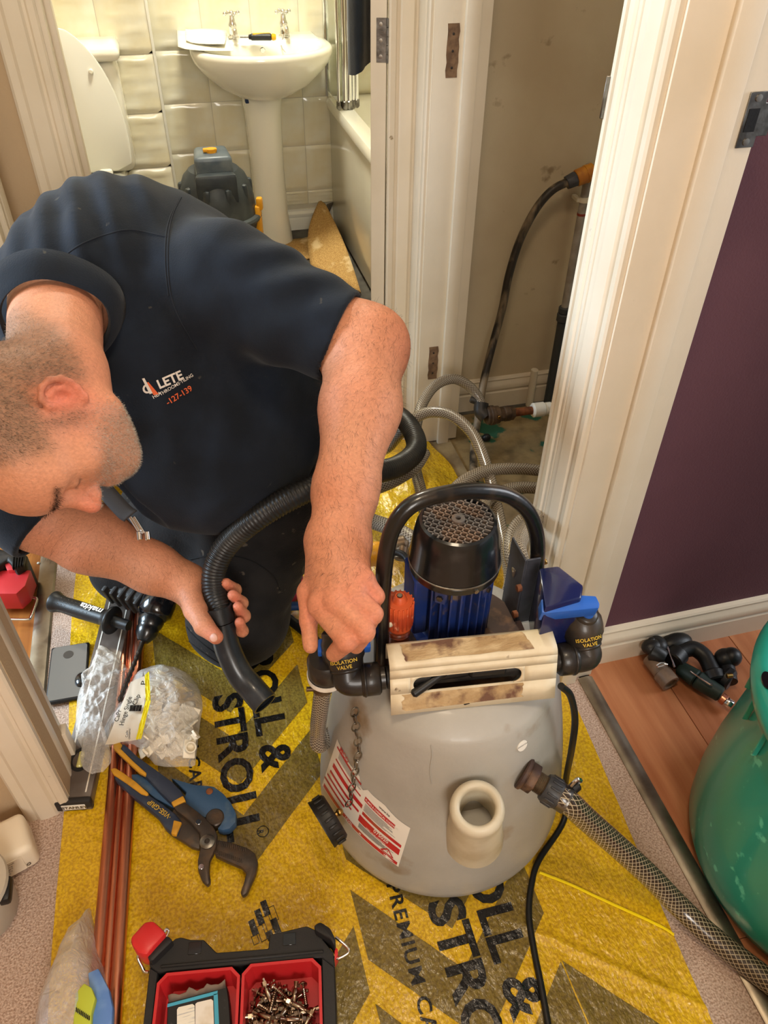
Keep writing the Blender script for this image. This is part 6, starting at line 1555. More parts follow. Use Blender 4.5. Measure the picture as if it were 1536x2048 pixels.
# bag in the lower left corner with a printed card
def B5(x, y): return (x / 4.377, 1580 + y / 4.377)
o3 = [B5(*p) for p in ((790, 1030), (820, 1180), (870, 1380), (920, 1560), (960, 1740), (1000, 1900), (985, 1990), (1010, 2130), (1000, 2500), (250, 2500), (320, 2080), (370, 1880), (440, 1700), (500, 1480), (560, 1340), (640, 1190))]
t = thing('parts_bag', 'clear plastic bag with blue and lime card in the lower left corner', 'bag', GZ(*B5(700, 1900), 0))
pillow('bag_film', o3, .088, .012, 'bag_lower', t, 9.0, .012, wob=15)
mt('card_blue', (92, 132, 196), .6, col2=(130, 166, 214), scale=20); mt('card_lime', (186, 196, 60), .6)
slab('blue_card', [B5(*p) for p in ((770, 1600), (860, 1560), (950, 1740), (985, 1900), (960, 2400), (760, 2400), (800, 1900))], .055, .016, 'card_blue', t)
slab('lime_card', [B5(*p) for p in ((660, 1780), (735, 1690), (800, 1730), (835, 1820), (800, 1950), (780, 2300), (620, 2300))], .070, .012, 'card_lime', t)
m = MB()
for k in range(9):
    a_ = [GZ(*B5(670 + 14 * k, 1905 + 9 * k - 4 * j * j), .0828) + Vector((0, -.0035 * j, 0)) for j in range(6)]; m.tube(a_, .0008, 5, 2)
o = m.build('barcode', 'film_ink', t); o['kind'] = 'stuff'

# ================================================================ WHITE BOTTLE AND TUB AT THE LEFT EDGE
mt('bottle_white', (232, 218, 194), .4, coat=.1)
q0, q1 = GZ(-60, 1738, .035), GZ(52, 1680, .035); dv = (q1 - q0).normalized(); q = frame(Vector((q1.x, q1.y, 0)), dv, z=(0, 0, 1))
t = thing('cleaner_bottle', 'white plastic bottle lying on the carpet by the door frame', 'bottle', (q1.x, q1.y, 0))
m = MB(); m.box((-.17, -.034, .002), (.010, .042, .062), .012, 4, q); m.build('bottle_body', 'bottle_white', t)
m = MB(); m.box((-.160, -.0352, .012), (-.012, -.0338, .052), .0005, 1, q); lbx = m.build('label', 'bottle_white', t)
for k in range(5):
    fr = frame(q @ Vector((-.060 + 0, -.0355, .046 - k * .006)), dv, z=-(frame((0, 0, 0), dv, z=(0, 0, 1)) @ Vector((0, 1, 0)))); 
    t_ = text_mesh(('Rinse area well', 'after cleaning', 'Keep upright', 'Store in dry', 'cool place')[k], .0058, fr, 1, 'LEFT'); t_.build('lettering', 'label_ink', lbx)
m = MB(); fr = frame(q @ Vector((-.008, -.0355, .022)), dv, z=-(frame((0, 0, 0), dv, z=(0, 0, 1)) @ Vector((0, 1, 0)))); m.lathe([(.0022, 0), (.0034, 0), (.0034, .0004), (.0022, .0004)], fr, 20, closed=True); m.build('symbol', 'film_ink', lbx)
c = GZ(-34, 1830, .0); t = thing('storage_tub', 'cloudy plastic tub with dark lid cut off at the left edge', 'tub', c)
m = MB(); m.lathe([(.0001, .001), (.050, .001), (.056, .01), (.062, .09), (.060, .09), (.0001, .09)], Matrix.Translation(c), 40); m.build('tub_wall', mt('tub_cloudy', (200, 190, 172), .35, alpha=.85), t)
m = MB(); m.lathe([(.0001, .092), (.064, .090), (.066, .094), (.064, .100), (.0001, .101)], Matrix.Translation(c), 40); m.build('lid', 'tub_cloudy', t)
m = MB(); m.box(c + Vector((.045, -.03, .07)), c + Vector((.068, .01, .09)), .006, 2); m.build('catch', 'black_plastic', t)

# ================================================================ ORGANISER BOX WITH RED BINS
mt('box_black', (30, 29, 30), .55, bump=.1, bscale=400); mt('bin_red', (196, 36, 40), .38, coat=.1)
ZB = .085
def K(x, y): return (240 + x / 3.072, 1780 + y / 3.072)
def KP(x, y, z=ZB): p = GZ(*K(x, y), z); return (p.x, p.y)
xdir = (Vector(KP(1235, 445)) - Vector(KP(235, 540))); xdir = Vector((xdir.x, xdir.y, 0)).normalized(); ydir = Vector((-xdir.y, xdir.x, 0))
org = Vector((*KP(735, 500), 0)); q = frame(org, xdir, z=(0, 0, 1))
def KL(x, y, z=ZB): p = GZ(*K(x, y), z); l = q.inverted() @ p; return (l.x, l.y)
t = thing('organiser_box', 'open black tool organiser with two red bins at the bottom edge', 'organiser box', org)
hull = [KL(*p) for p in ((180, 470), (175, 410), (235, 380), (340, 292), (372, 285), (430, 300), (512, 300), (592, 380), (910, 355), (918, 270), (1145, 216), (1200, 240), (1312, 380), (1318, 470))]
xl, xr = KL(180, 600)[0], KL(1318, 600)[0]; yb = hull[0][1] - .30
hull = hull + [(xr, yb), (xl, yb)]
bl, br_ = KL(225, 560)[0], KL(1238, 560)[0]; top_y = KL(735, 470)[1] - .002
m = MB(); m.prism(hull[::-1], .004, .030, q, .002, 1)
m.build('tray', 'box_black', t)
bins = ((KL(212, 700)[0], KL(733, 700)[0] - .0008), (KL(737, 700)[0] + .0008, KL(1242, 700)[0])); ty = (KL(600, 480)[1], KL(1000, 435)[1])
# deck between the bins (frame ring)
deck = MB(); n_h = [(x, y) for x, y in hull]
def ringpoly(outer, xl_, xr_, yt_, yb_, z0, z1):
    # outer hull to inner rectangle: left, top and right walls as prisms
    deck.prism([p for p in [outer[0]] + outer[1:len(outer) - 2] + [(xr_ + .0, yt_), (xl_, yt_)]][::-1], z0, z1, q, .0012, 1)
    deck.prism([(outer[0][0], outer[0][1]), (xl_, yt_), (xl_, yb_), (outer[-1][0], yb_)], z0, z1, q, .0012, 1)
    deck.prism([(xr_, yt_), (outer[-3][0], outer[-3][1]), (outer[-2][0], yb_), (xr_, yb_)], z0, z1, q, .0012, 1)
ringpoly(hull, bins[0][0] - .001, bins[1][1] + .001, max(ty) + .001, yb, .030, ZB - .003)
deck.build('deck', 'box_black', t)
m = MB(); m.box((xl + .012, max(ty) + .006, ZB - .004), (xr - .014, max(ty) + .010, ZB - .0005), .001, 1, q); m.build('seal_ridge', 'box_black', t)
for x0_, x1_, y_ in ((KL(420, 330)[0], KL(500, 330)[0], KL(460, 345)[1]), (KL(1000, 290)[0], KL(1080, 290)[0], KL(1040, 290)[1])):
    m = MB(); m.box((x0_, y_ - .010, ZB - .004), (x1_, y_ + .007, ZB - .0022), .0005, 1, q); m.build('recess', 'black_gloss', t)
for (x0_, x1_), yt_ in zip(bins, ty):
    ch = .012; th = .004; ob = [(x0_ + ch, yt_), (x1_ - ch, yt_), (x1_, yt_ - ch), (x1_, yb + .004), (x0_, yb + .004), (x0_, yt_ - ch)]; ib = [(x0_ + ch + .002, yt_ - th), (x1_ - ch - .002, yt_ - th), (x1_ - th, yt_ - ch - .002), (x1_ - th, yb + .008), (x0_ + th, yb + .008), (x0_ + th, yt_ - ch - .002)]
    m = MB(); tp = lambda pts, z, s=0: [q @ Vector((x, y, z)) for x, y in pts]
    cc_ = ((x0_ + x1_) / 2, (yt_ + yb) / 2); shr = lambda pts, k: [(cc_[0] + (x - cc_[0]) * k, cc_[1] + (y - cc_[1]) * (k + .0)) for x, y in pts]
    m.sheet([tp(shr(ob, .97), .032), tp(ob, ZB), tp(ib, ZB), tp(shr(ib, .965), .036)], closed=True, smooth=False)
    m.add(tp(shr(ib, .965), .036), [(0, 1, 2, 3, 4, 5)]); m.build('red_bin', 'bin_red', t)
# latches and wire hoops
def lp(pts, z0, z1, name, material, bev=.003, par=None): 
    m = MB(); m.prism([KL(*p, z1) for p in pts][::-1], z0, z1, q, bev, 2); return m.build(name, material, par or t)
lp(((60, 290), (150, 190), (205, 185), (285, 260), (195, 360), (165, 400), (110, 390), (70, 340)), .062, .108, 'red_latch', mt('latch_red', (206, 44, 46), .35), .005)
lp(((165, 400), (290, 275), (325, 310), (205, 430), (180, 440)), .05, .098, 'latch_hinge', 'box_black', .003)
lp(((1190, 215), (1230, 192), (1290, 230), (1325, 300), (1320, 350), (1290, 300), (1200, 250)), .06, .100, 'latch', 'box_black', .003)
lp(((1318, 350), (1338, 360), (1338, 395), (1318, 430)), .05, .082, 'latch_tab', 'latch_red', .001)
def kp3(x, y, z): return GZ(*K(x, y), z)
m = MB(); m.tube([kp3(175, 505, .07), kp3(150, 500, .07), kp3(135, 470, .074), kp3(115, 430, .08), kp3(112, 405, .084), kp3(130, 395, .086)], .0022, 10); m.build('wire_hoop', 'chrome', t)
m = MB(); m.tube([kp3(1325, 290, .08), kp3(1350, 310, .08), kp3(1395, 350, .078), kp3(1405, 378, .076), kp3(1380, 400, .074), kp3(1335, 420, .072), kp3(1318, 405, .072)], .0022, 10); m.build('wire_hoop', 'chrome', t)
m = MB(); m.tube([kp3(270, 262, .10), kp3(285, 240, .10), kp3(298, 255, .098), kp3(285, 285, .096)], .002, 10); m.build('wire_hoop', 'chrome', t)
# torn carton in the left bin
cpts = [KL(*p, .066) for p in ((290, 700), (300, 665), (420, 640), (560, 600), (655, 585), (668, 680), (690, 1000), (280, 1000))]
ct = thing('screw_carton', 'torn black and cyan carton with white labels in the left red bin', 'carton', q @ Vector((*cpts[0], .037)))
m = MB(); m.prism(cpts[::-1], .0375, .064, q, .001, 1); m.build('carton', mt('carton_black', (24, 26, 28), .5, col2=(60, 62, 64), scale=60, mix=(.62, .7)), ct)
def cflat(pts, name, material, z=.0648): m = MB(); m.prism([KL(*p, z) for p in pts][::-1], z - .0006, z, q); return m.build(name, material, ct)
mt('cyan', (70, 168, 198), .5)
cflat(((292, 700), (600, 618), (598, 640), (290, 720)), 'cyan_band', 'cyan'); cflat(((575, 640), (600, 636), (612, 900), (585, 900)), 'cyan_band', 'cyan')
cflat(((350, 735), (360, 720), (445, 700), (458, 710), (462, 900), (350, 900)), 'printed_label', 'paper', .0652); cflat(((463, 700), (475, 690), (560, 670), (572, 680), (580, 900), (463, 900)), 'white_label', 'label_white', .0652)
m = MB(); rows = []; rn = random.Random(5)
topl = [KL(300 + 350 * i / 16, 655 - 78 * i / 16 + rn.uniform(-14, 10), .07) for i in range(17)]; botl = [KL(300 + 350 * i / 16, 690 - 90 * i / 16, .064) for i in range(17)]
m.sheet([[q @ Vector((x, y, .064)) for x, y in botl], [q @ Vector((x, y, .076 + .004 * math.sin(i * 1.3))) for i, (x, y) in enumerate(topl)]]); m.build('torn_flap', mt('card_grey', (120, 104, 90), .9), ct, thick=.0008)
# anchor bolts heaped in the right bin, each its own object
mt('bolt_zinc', (176, 160, 142), .25, 1.0, col2=(120, 88, 70), scale=60, mix=(.45, .65))
def bolt_mesh(kind):
    m = MB(); L = .040 if kind == 0 else .030
    if kind == 0:
        m.cyl(Vector((0, 0, -L / 2)), Vector((0, 0, L / 2)), .0024, n=10); m.lathe([(.0024, -.012), (.0036, -.010), (.0036, .006), (.0024, .008)], None, 12); m.prism([(.0052 * math.cos(math.radians(a)), .0052 * math.sin(math.radians(a))) for a in range(0, 360, 60)], L / 2 - .009, L / 2 - .004); m.cyl(Vector((0, 0, L / 2 - .0105)), Vector((0, 0, L / 2 - .0092)), .0078, n=18); m.lathe([(.0024, -L / 2 + .006), (.0038, -L / 2), (.0001, -L / 2)], None, 12)
    elif kind == 1:
        m.cyl(Vector((0, 0, -L / 2)), Vector((0, 0, L / 2)), .0021, n=10)
        m.lathe([(.0001, L / 2 + .003), (.004, L / 2 + .002), (.0062, L / 2 - .001), (.0060, L / 2 - .002), (.0001, L / 2 - .002)], None, 18)
        for i in range(9): m.lathe([(.0021, -L / 2 + i * .0026), (.0028, -L / 2 + i * .0026 + .0007), (.0021, -L / 2 + i * .0026 + .0014)], None, 10)
    else: m.lathe([(.0034, -.0006), (.0085, -.0006), (.0085, .0006), (.0034, .0006)], None, 22, closed=True)
    me = bpy.data.meshes.new(('anchor_bolt', 'screw', 'washer')[kind]); me.from_pydata(m.v, [], m.f); me.polygons.foreach_set('use_smooth', m.sm); me.set_sharp_from_angle(angle=math.radians(40)); me.materials.append(MT['bolt_zinc']); return me
BM = [bolt_mesh(i) for i in range(3)]; rn = random.Random(21); lx0, lx1 = bins[1][0] + .020, bins[1][1] - .020; ly1 = ty[1] - .032
for k in range(150):
    kind = 0 if k % 5 < 3 else (1 if k % 5 == 3 else 2)
    if kind == 2 and k % 3: kind = 0
    lay = k / 150; x = rn.uniform(lx0, lx1); y = ly1 - rn.random() ** 1.1 * .105; z = .043 + .026 * lay + rn.uniform(0, .003)
    o = bpy.data.objects.new(BM[kind].name, BM[kind]); scn.collection.objects.link(o)
    o.matrix_world = q @ Matrix.Translation((x, y, z)) @ Euler((rn.uniform(1.15, 1.95), rn.uniform(-.3, .3), rn.uniform(0, 6.28))).to_matrix().to_4x4() if kind < 2 else q @ Matrix.Translation((x, y, z + .001)) @ Euler((rn.uniform(-.5, .5), rn.uniform(-.5, .5), 0)).to_matrix().to_4x4()
    tag(o, ('zinc anchor bolt heaped in the right red bin', 'round headed zinc screw heaped in the right red bin', 'loose zinc washer heaped in the right red bin')[kind], ('bolt', 'screw', 'washer')[kind], ('anchor bolts heaped in the red bin', 'screws heaped in the red bin', 'washers heaped in the red bin')[kind])

# ================================================================ GREEN TUB AND VALVE PARTS ON THE LAMINATE
mt('tub_green', (42, 164, 148), .3, coat=.35, col2=(36, 148, 132), scale=5, col3=(100, 214, 190), scale3=30, mix3=(.63, .68), stretch=(1, 1, .35))
C_ = Vector((.893, .385, 0)); TZ = Matrix.Translation(C_) @ Matrix.Diagonal((1, 1, 1.16, 1)); t = thing('rubble_tub', 'scuffed green plastic tub with holed rim on the laminate floor', 'tub', C_)
NB_ = 96; prof = [(.205, .002), (.225, .006), (.236, .03), (.240, .08), (.238, .14), (.232, .20), (.226, .26), (.225, .30), (.229, .325)]
m = MB(); m.lathe([(.0001, .003)] + prof + [(.238, .330), (.245, .338), (.248, .352), (.243, .364), (.232, .368), (.222, .362), (.218, .35), (.216, .30), (.226, .15), (.222, .03), (.19, .012), (.0001, .012)], TZ, NB_); m.build('tub_wall', 'tub_green', t, angle=60)
for k in range(24):
    a = 2 * math.pi * k / 24; m = MB(); m.box((.226, -.0018, .275), (.2345, .0018, .330), .001, 1, TZ @ Matrix.Rotation(a, 4, 'Z')); m.build('rim_rib', 'tub_green', t)
ang = math.atan2(GZ(1505, 1358, .425).y - C_.y, GZ(1505, 1358, .425).x - C_.x)
for a in (ang, ang + math.pi):
    m = MB(); qq = Matrix.Translation(C_) @ Matrix.Rotation(a, 4, 'Z') @ Matrix.Translation((.234, 0, .4265)) @ Matrix.Diagonal((.55, 1, 1, 1)); m.lathe([(.0001, 0), (.015, 0), (.015, .0022), (.0001, .0024)], qq, 28); m.build('handle_hole', 'black_gloss', t)
def E3(x, y): return (1100 + x / 3.413, 1100 + y / 3.413)
t = thing('valve_assembly', 'black and dark green hose valve assembly lying by the skirting board', 'valve', GZ(*E3(860, 860), 0))
def e3(x, y, z): return GZ(*E3(x, y), z)
mt('valve_green', (28, 44, 38), .5); mt('fitting_grey', (128, 106, 88), .45, col2=(104, 84, 68), scale=30)
m = MB(); m.cyl(e3(690, 730, .028), e3(770, 850, .024), .020, .017, n=28, bev=.003); m.ring(e3(765, 842, .024), e3(825, 915, .022), .0195, .014, 28); m.cyl(e3(810, 895, .022), e3(812, 898, .022), .014, n=24); m.build('grey_fitting', 'fitting_grey', t)
m = MB(); m.cyl(e3(690, 690, .045), e3(790, 740, .045), .021, .016, n=20, bev=.004); m.ell(e3(700, 660, .052), (.024, .018, .016)); m.ell(e3(740, 640, .055), (.018, .020, .012)); m.ell(e3(695, 620, .06), (.008, .008, .008)); m.build('tap_knob', 'black_plastic', t)
m = MB(); m.tube([e3(840, 740, .035), e3(900, 690, .038), e3(980, 675, .040), e3(1050, 720, .038), e3(1090, 790, .034), e3(1120, 870, .030)], .0165, 20, 8); m.cyl(e3(830, 760, .034), e3(880, 700, .037), .023, n=24, bev=.003); m.cyl(e3(1105, 830, .034), e3(1135, 900, .030), .021, n=24, bev=.003); m.build('elbow_pipe', 'black_plastic', t)
m = MB(); m.ell(e3(860, 630, .040), (.036, .022, .018)); m.ell(e3(830, 650, .036), (.02, .02, .02)); m.build('handle_wheel', 'black_plastic', t)
m = MB(); m.cyl(e3(880, 800, .026), e3(1000, 880, .027), .015, .019, n=28, bev=.003); m.cyl(e3(1000, 880, .027), e3(1170, 990, .024), .019, .016, n=28, bev=.003); m.build('green_sleeve', 'valve_green', t)
m = MB(); m.cyl(e3(1168, 1005, .022), e3(1200, 1030, .021), .0115, n=20, bev=.001); m.build('copper_ring', 'copper', t)
m = MB(); d_ = (e3(1240, 1060, .020) - e3(1195, 1030, .021)).normalized(); m.prism([(.0105 * math.cos(math.radians(a)), .0105 * math.sin(math.radians(a))) for a in range(0, 360, 60)], 0, .016, frame(e3(1195, 1028, .021), d_.orthogonal(), z=d_), .001, 1); m.build('chrome_nut', 'chrome', t)
m = MB(); m.tube([e3(965, 828, .050), e3(970, 835, .052), e3(1095, 918, .052), e3(1100, 912, .050)], .0016, 8, 2); m.build('wire_clip', 'chrome', t)
m = MB(); m.tube([e3(725, 790, .052), e3(760, 770, .054), e3(800, 780, .053), e3(770, 790, .052), e3(735, 800, .052)], .0016, 8); m.build('wire_clip', 'chrome', t)
m = MB(); m.cyl(e3(800, 660, .055), e3(850, 800, .045), .0022, n=8); m.build('steel_pin', 'chrome', t)
t = thing('tap_fitting', 'black tap fitting with brass screw touching the green tub', 'tap', e3(1220, 820, 0))
m = MB(); m.ell(e3(1200, 740, .042), (.024, .022, .02)); m.ell(e3(1240, 730, .048), (.02, .02, .02)); m.cyl(e3(1180, 860, .03), e3(1240, 900, .03), .024, n=24, bev=.004); m.cyl(e3(1200, 760, .035), e3(1225, 900, .03), .016, n=20); m.build('tap_body', 'black_plastic', t)
m = MB(); m.cyl(e3(1205, 860, .052), e3(1245, 855, .052), .005, n=12, bev=.001); m.build('brass_screw', 'brass', t)

# ================================================================ HOSES, CLOSET PIPEWORK, NOZZLE
# black suction hose with nozzle, held in the right hand
NZ = [UD(443, 1245, 1.335), UD(455, 1295, 1.345), UD(478, 1345, 1.352), UD(505, 1378, 1.350), UD(530, 1407, 1.340)]
VH = [UD(443, 1232, 1.340), UD(428, 1180, 1.350), UD(432, 1130, 1.345), UD(462, 1080, 1.33), UD(520, 1032, 1.30), UD(590, 992, 1.30), UD(660, 962, 1.34), UD(740, 948, 1.42), UD(800, 930, 1.50), UD(832, 898, 1.56), UD(822, 858, 1.62), UD(790, 828, 1.70), UD(730, 812, 1.80), UD(650, 800, 1.92), UD(600, 792, 2.02), GZ(560, 770, .05), Vector((.20, 2.30, .05)), Vector((.17, 2.52, .12))]
t = thing('vacuum_hose', 'ribbed black vacuum hose with smooth curved nozzle held in his right hand', 'hose', (VH[0].x, VH[0].y, .15))
uvtube('ribbed_hose', VH, .0205, 'ribbed_black', n=18, step=.0016, parent=t, rf=lambda s, i: 1 + .055 * math.sin(2 * math.pi * s / .0066))
m = MB(); m.tube([UD(441, 1226, 1.338)] + NZ[:1], .0235, 24, 4); m.tube(NZ, lambda v: .0225 + .001 * v, 28, 8, caps=False)
P_ = spline(NZ, 8); e = P_[-1]; d_ = (P_[-1] - P_[-2]).normalized(); m.ring(e - d_ * .002, e + d_ * .001, .0238, .0205, 32); m.cyl(e - d_ * .03, e - d_ * .029, .021, n=24); m.build('nozzle', mt('nozzle_black', (30, 34, 38), .32, coat=.2, col2=(64, 66, 68), scale=18, mix=(.5, .8)), t)
m = MB(); m.ring(NZ[0] + Vector((0, 0, .0)) - (NZ[1] - NZ[0]).normalized() * .03, NZ[0] - (NZ[1] - NZ[0]).normalized() * .002, .0245, .021, 28); m.build('hose_cuff', 'black_plastic', t)
# braided grey hoses
H1 = [UD(1150, 958, 1.66), UD(1078, 941, 1.64), UD(1000, 938, 1.60), UD(945, 952, 1.55), UD(905, 985, 1.50), UD(885, 1040, 1.40), UD(900, 1110, 1.25), UD(930, 1170, 1.2)]
def hose(name, label, pts, r=.0125, group=None, **k):
    t = thing(name, label, 'hose', pts[0], group); uvtube('hose_wall', pts, r, 'braid_grey', n=18, step=.005, parent=t); return t
hose('braided_hose', 'grey braided hose looping highest and joining the black elbow in the cupboard', [UD(962, 812, 1.93), UD(955, 792, 1.93), UD(935, 770, 1.92), UD(905, 758, 1.90), UD(870, 772, 1.86), UD(843, 812, 1.80), UD(830, 870, 1.74), UD(830, 930, 1.66), UD(842, 985, 1.58), UD(852, 1040, 1.52), UD(862, 1110, 1.46), UD(890, 1180, 1.40)], group='grey braided hoses behind the machine')
hose('braided_hose', 'grey braided hose arching lower and crossing in front of the thin dirty hose', [UD(640, 770, 2.04), UD(700, 850, 1.95), UD(760, 900, 1.83), UD(800, 868, 1.76), UD(828, 838, 1.74), UD(862, 824, 1.73), UD(905, 832, 1.71), UD(945, 868, 1.67), UD(968, 920, 1.62), UD(985, 980, 1.56), UD(998, 1040, 1.50), UD(1010, 1100, 1.44), UD(1022, 1160, 1.36), UD(1010, 1200, 1.34)], group='grey braided hoses behind the machine')
hose('braided_hose', 'grey braided hose running flat behind the white door frame to the right', H1, group='grey braided hoses behind the machine')
hose('braided_hose', 'short length of braided hose entering low behind the door frame', [UD(1140, 985, 1.66), UD(1072, 976, 1.60), UD(1020, 978, 1.56), UD(975, 1000, 1.50), UD(960, 1050, 1.40)], group='grey braided hoses behind the machine')
hose('braided_hose', 'grey braided hose curling tightly beside the right leg of the handle', [UD(1092, 1060, 1.40), UD(1070, 1035, 1.40), UD(1045, 1040, 1.38), UD(1024, 1070, 1.34), UD(1022, 1110, 1.30), UD(1040, 1160, 1.26), UD(1052, 1210, 1.24)], group='grey braided hoses behind the machine')
hose('braided_hose', 'grey braided hose rising from a steel hose clip behind the motor', [UD(1110, 1010, 1.48), UD(1080, 1030, 1.38), UD(1054, 1054, 1.27), UD(1036, 1090, 1.18), UD(1040, 1120, 1.14), UD(1043, 1150, 1.12)], .0135, group='grey braided hoses behind the machine')
hose('braided_hose', 'grey braided hose lying on the film behind the left leg of the handle', [UD(560, 1110, 1.60), UD(640, 1070, 1.50), UD(700, 1035, 1.42), UD(760, 1048, 1.34), UD(810, 1070, 1.28), UD(850, 1100, 1.24)], .014, group='grey braided hoses behind the machine')
hose('braided_hose', 'grey braided hose crossing the film just under the black suction hose', [UD(600, 1075, 1.62), UD(680, 1030, 1.55), UD(740, 985, 1.52), UD(790, 962, 1.53), UD(830, 935, 1.56), UD(850, 905, 1.60)], .012, group='grey braided hoses behind the machine')
hose('braided_hose', 'pale ribbed hose seen through the gap under his left sleeve', [GZ(540, 790, .05), GZ(600, 758, .06), GZ(680, 770, .05), GZ(760, 800, .04)], .018, group='grey braided hoses behind the machine')
# thin dirty black hose from the orange connector down to the floor
mt('dirty_hose', (48, 42, 36), .5, col2=(140, 122, 98), scale=26, mix=(.46, .6), stretch=(1, 1, .25))
W1 = [GY(1140, 362, 1.77), GY(1105, 380, 1.77), GY(1072, 418, 1.77), GY(1040, 480, 1.77), GY(1018, 550, 1.76), GY(1004, 620, 1.75), GY(985, 690, 1.73), GY(968, 760, 1.70), GY(957, 830, 1.66), GY(948, 890, 1.60), GY(948, 950, 1.50), GY(960, 1000, 1.40)]
t = thing('water_hose', 'dirty black hose hanging from an orange connector in the cupboard', 'hose', W1[0])
uvtube('hose_wall', W1, .0105, 'dirty_hose', n=14, step=.008, parent=t)
a, b = GY(1133, 366, 1.77), GY(1152, 357, 1.77); m = MB(); m.cyl(a, b, .0165, .0185, n=8, bev=.001); m.build('hose_collar', mt('collar_grey', (66, 66, 70), .5), t)
a, b = GY(1152, 357, 1.77), GY(1187, 342, 1.77); m = MB(); m.cyl(a, b, .0200, .0205, n=28, bev=.002); m.ring(a.lerp(b, .55), a.lerp(b, .68), .0215, .019, 28); m.build('orange_connector', mt('conn_orange', (206, 138, 40), .45, col2=(180, 110, 36), scale=40), t)
m = MB(); a = GY(1187, 341, 1.77); m.cyl(a, GY(1215, 328, 1.78), .012, n=20); m.build('tap_spout', 'black_plastic', t)
# cupboard: grey riser pipe with clip and couplings
p0, p1 = GY(1172, 372, 1.800), GY(1126, 640, 1.800); p1.x = p0.x; 
pipx = GY(1150, 500, 1.805).x
t = thing('riser_pipe', 'grey upright pipe with white clip and black coupling on the cupboard wall', 'pipe', (pipx, 1.80, 0))
mt('pipe_grey', (176, 168, 158), .5, 0, col2=(150, 140, 128), scale=20); mt('pipe_dark', (66, 68, 70), .5)
ztop = GY(1172, 372, 1.80).z; zc = GY(1125, 625, 1.80).z
m = MB(); m.cyl(Vector((pipx, 1.805, zc)), Vector((pipx, 1.805, ztop + .05)), .0105, n=20); m.build('grey_pipe', 'pipe_grey', t)
m = MB(); m.cyl(Vector((pipx, 1.805, 0)), Vector((pipx, 1.805, zc)), .0135, n=20); m.build('dark_pipe', 'pipe_dark', t)
m = MB(); m.cyl(Vector((pipx, 1.805, zc - .03)), Vector((pipx, 1.805, zc - .005)), .018, n=24, bev=.003); m.cyl(Vector((pipx, 1.805, zc - .005)), Vector((pipx, 1.805, zc + .015)), .0165, n=24, bev=.003); m.build('coupling', 'pipe_dark', t)
zz = GY(1165, 400, 1.80).z; m = MB(); m.ring(Vector((pipx, 1.805, zz - .006)), Vector((pipx, 1.805, zz + .006)), .0145, .0105, 24); m.box((pipx - .022, 1.80, zz - .005), (pipx - .010, 1.834, zz + .005), .002); m.build('pipe_clip', 'clip_white', t)
zz = GY(1158, 430, 1.80).z; m = MB(); m.ring(Vector((pipx, 1.805, zz - .003)), Vector((pipx, 1.805, zz + .003)), .0112, .0102, 24); m.build('red_band', mt('band_red', (150, 62, 48), .6), t)
px2 = GY(1060, 780, 1.815).x; m = MB(); m.cyl(Vector((px2, 1.805, .0)), Vector((px2, 1.805, .125)), .011, n=20, bev=.001); tag(m.build('pipe_stub', 'paint_white', None, origin=(px2, 1.805, 0)), 'short cream painted pipe stub standing against the cupboard skirting', 'pipe')
# branch: black elbow, brown coupling, copper pipe, white push fit
t = thing('drain_coupling', 'dirty brown compression coupling with copper pipe and white push fitting', 'pipe fitting', UD(1020, 828, 1.93))
mt('brown_fit', (96, 76, 58), .55, .3, col2=(66, 52, 42), scale=40, bump=.3)
A_, B_ = UD(972, 832, 1.93), UD(1102, 816, 1.97)
def al(v): return A_.lerp(B_, v)
m = MB(); m.tube([UD(963, 806, 1.93), UD(962, 822, 1.93), UD(972, 834, 1.93)], .018, 20, 6); m.cyl(UD(940, 798, 1.93), UD(962, 805, 1.93), .009, n=14, bev=.003); m.build('black_elbow', 'black_dirty', t)
m = MB(); m.cyl(al(.0), al(.20), .0225, n=28, bev=.003); m.cyl(al(.05), al(.12), .0250, n=28, bev=.002); m.cyl(al(.20), al(.42), .0180, n=6, bev=.001); m.cyl(al(.26), al(.36), .0195, n=24, bev=.002); m.build('coupling_body', 'brown_fit', t)
m = MB(); m.cyl(al(.14) + Vector((0, -.02, .008)), al(.14) + Vector((0, -.028, .010)), .0045, n=12, bev=.001); m.build('bleed_screw', 'brass', t)
m = MB(); m.cyl(al(.42), al(.72), .0105, n=20); m.build('copper_tail', 'rusty', t)
m = MB(); m.cyl(al(.70), al(.90), .0185, n=28, bev=.004); m.cyl(al(.90), al(1.00), .0160, n=28, bev=.002); m.cyl(al(1.0), al(1.6), .013, n=24); m.build('push_fitting', mt('fit_white', (232, 230, 222), .35), t)
c = GZ(972, 882, 0); m = MB(); m.ell(c + Vector((0, 0, .012)), (.013, .011, .012)); m.cyl(c + Vector((-.024, 0, .012)), c + Vector((0, 0, .012)), .006, n=12, bev=.002); tag(m.build('plug', 'black_plastic', None, origin=c), 'small black plug lying on the cupboard chipboard floor', 'plug')
# things between his arm and the machine
t = thing('drain_tap', 'dirty brass drain tap with yellow cap behind the handle', 'tap', UD(790, 1100, 1.2))
m = MB(); m.cyl(UD(792, 1090, 1.20), UD(812, 1086, 1.20), .013, n=20, bev=.002); m.cyl(UD(806, 1080, 1.20), UD(800, 1120, 1.19), .010, n=20, bev=.002); m.build('tap_body', 'dirty_metal', t)
m = MB(); m.ell(UD(748, 1108, 1.22), (.026, .018, .022)); m.ell(UD(782, 1088, 1.21), (.009, .008, .014)); m.build('yellow_cap', 'vac_yellow', t)
m = MB(); m.tube([UD(778, 1150, 1.16), UD(776, 1120, 1.17), UD(790, 1105, 1.17), UD(812, 1115, 1.16), UD(822, 1145, 1.15)], .0055, 12); tag(m.build('wire_loop', 'black_plastic', None, origin=UD(778, 1150, 1.16)), 'dark cable loop standing behind the orange valve knob', 'cable')
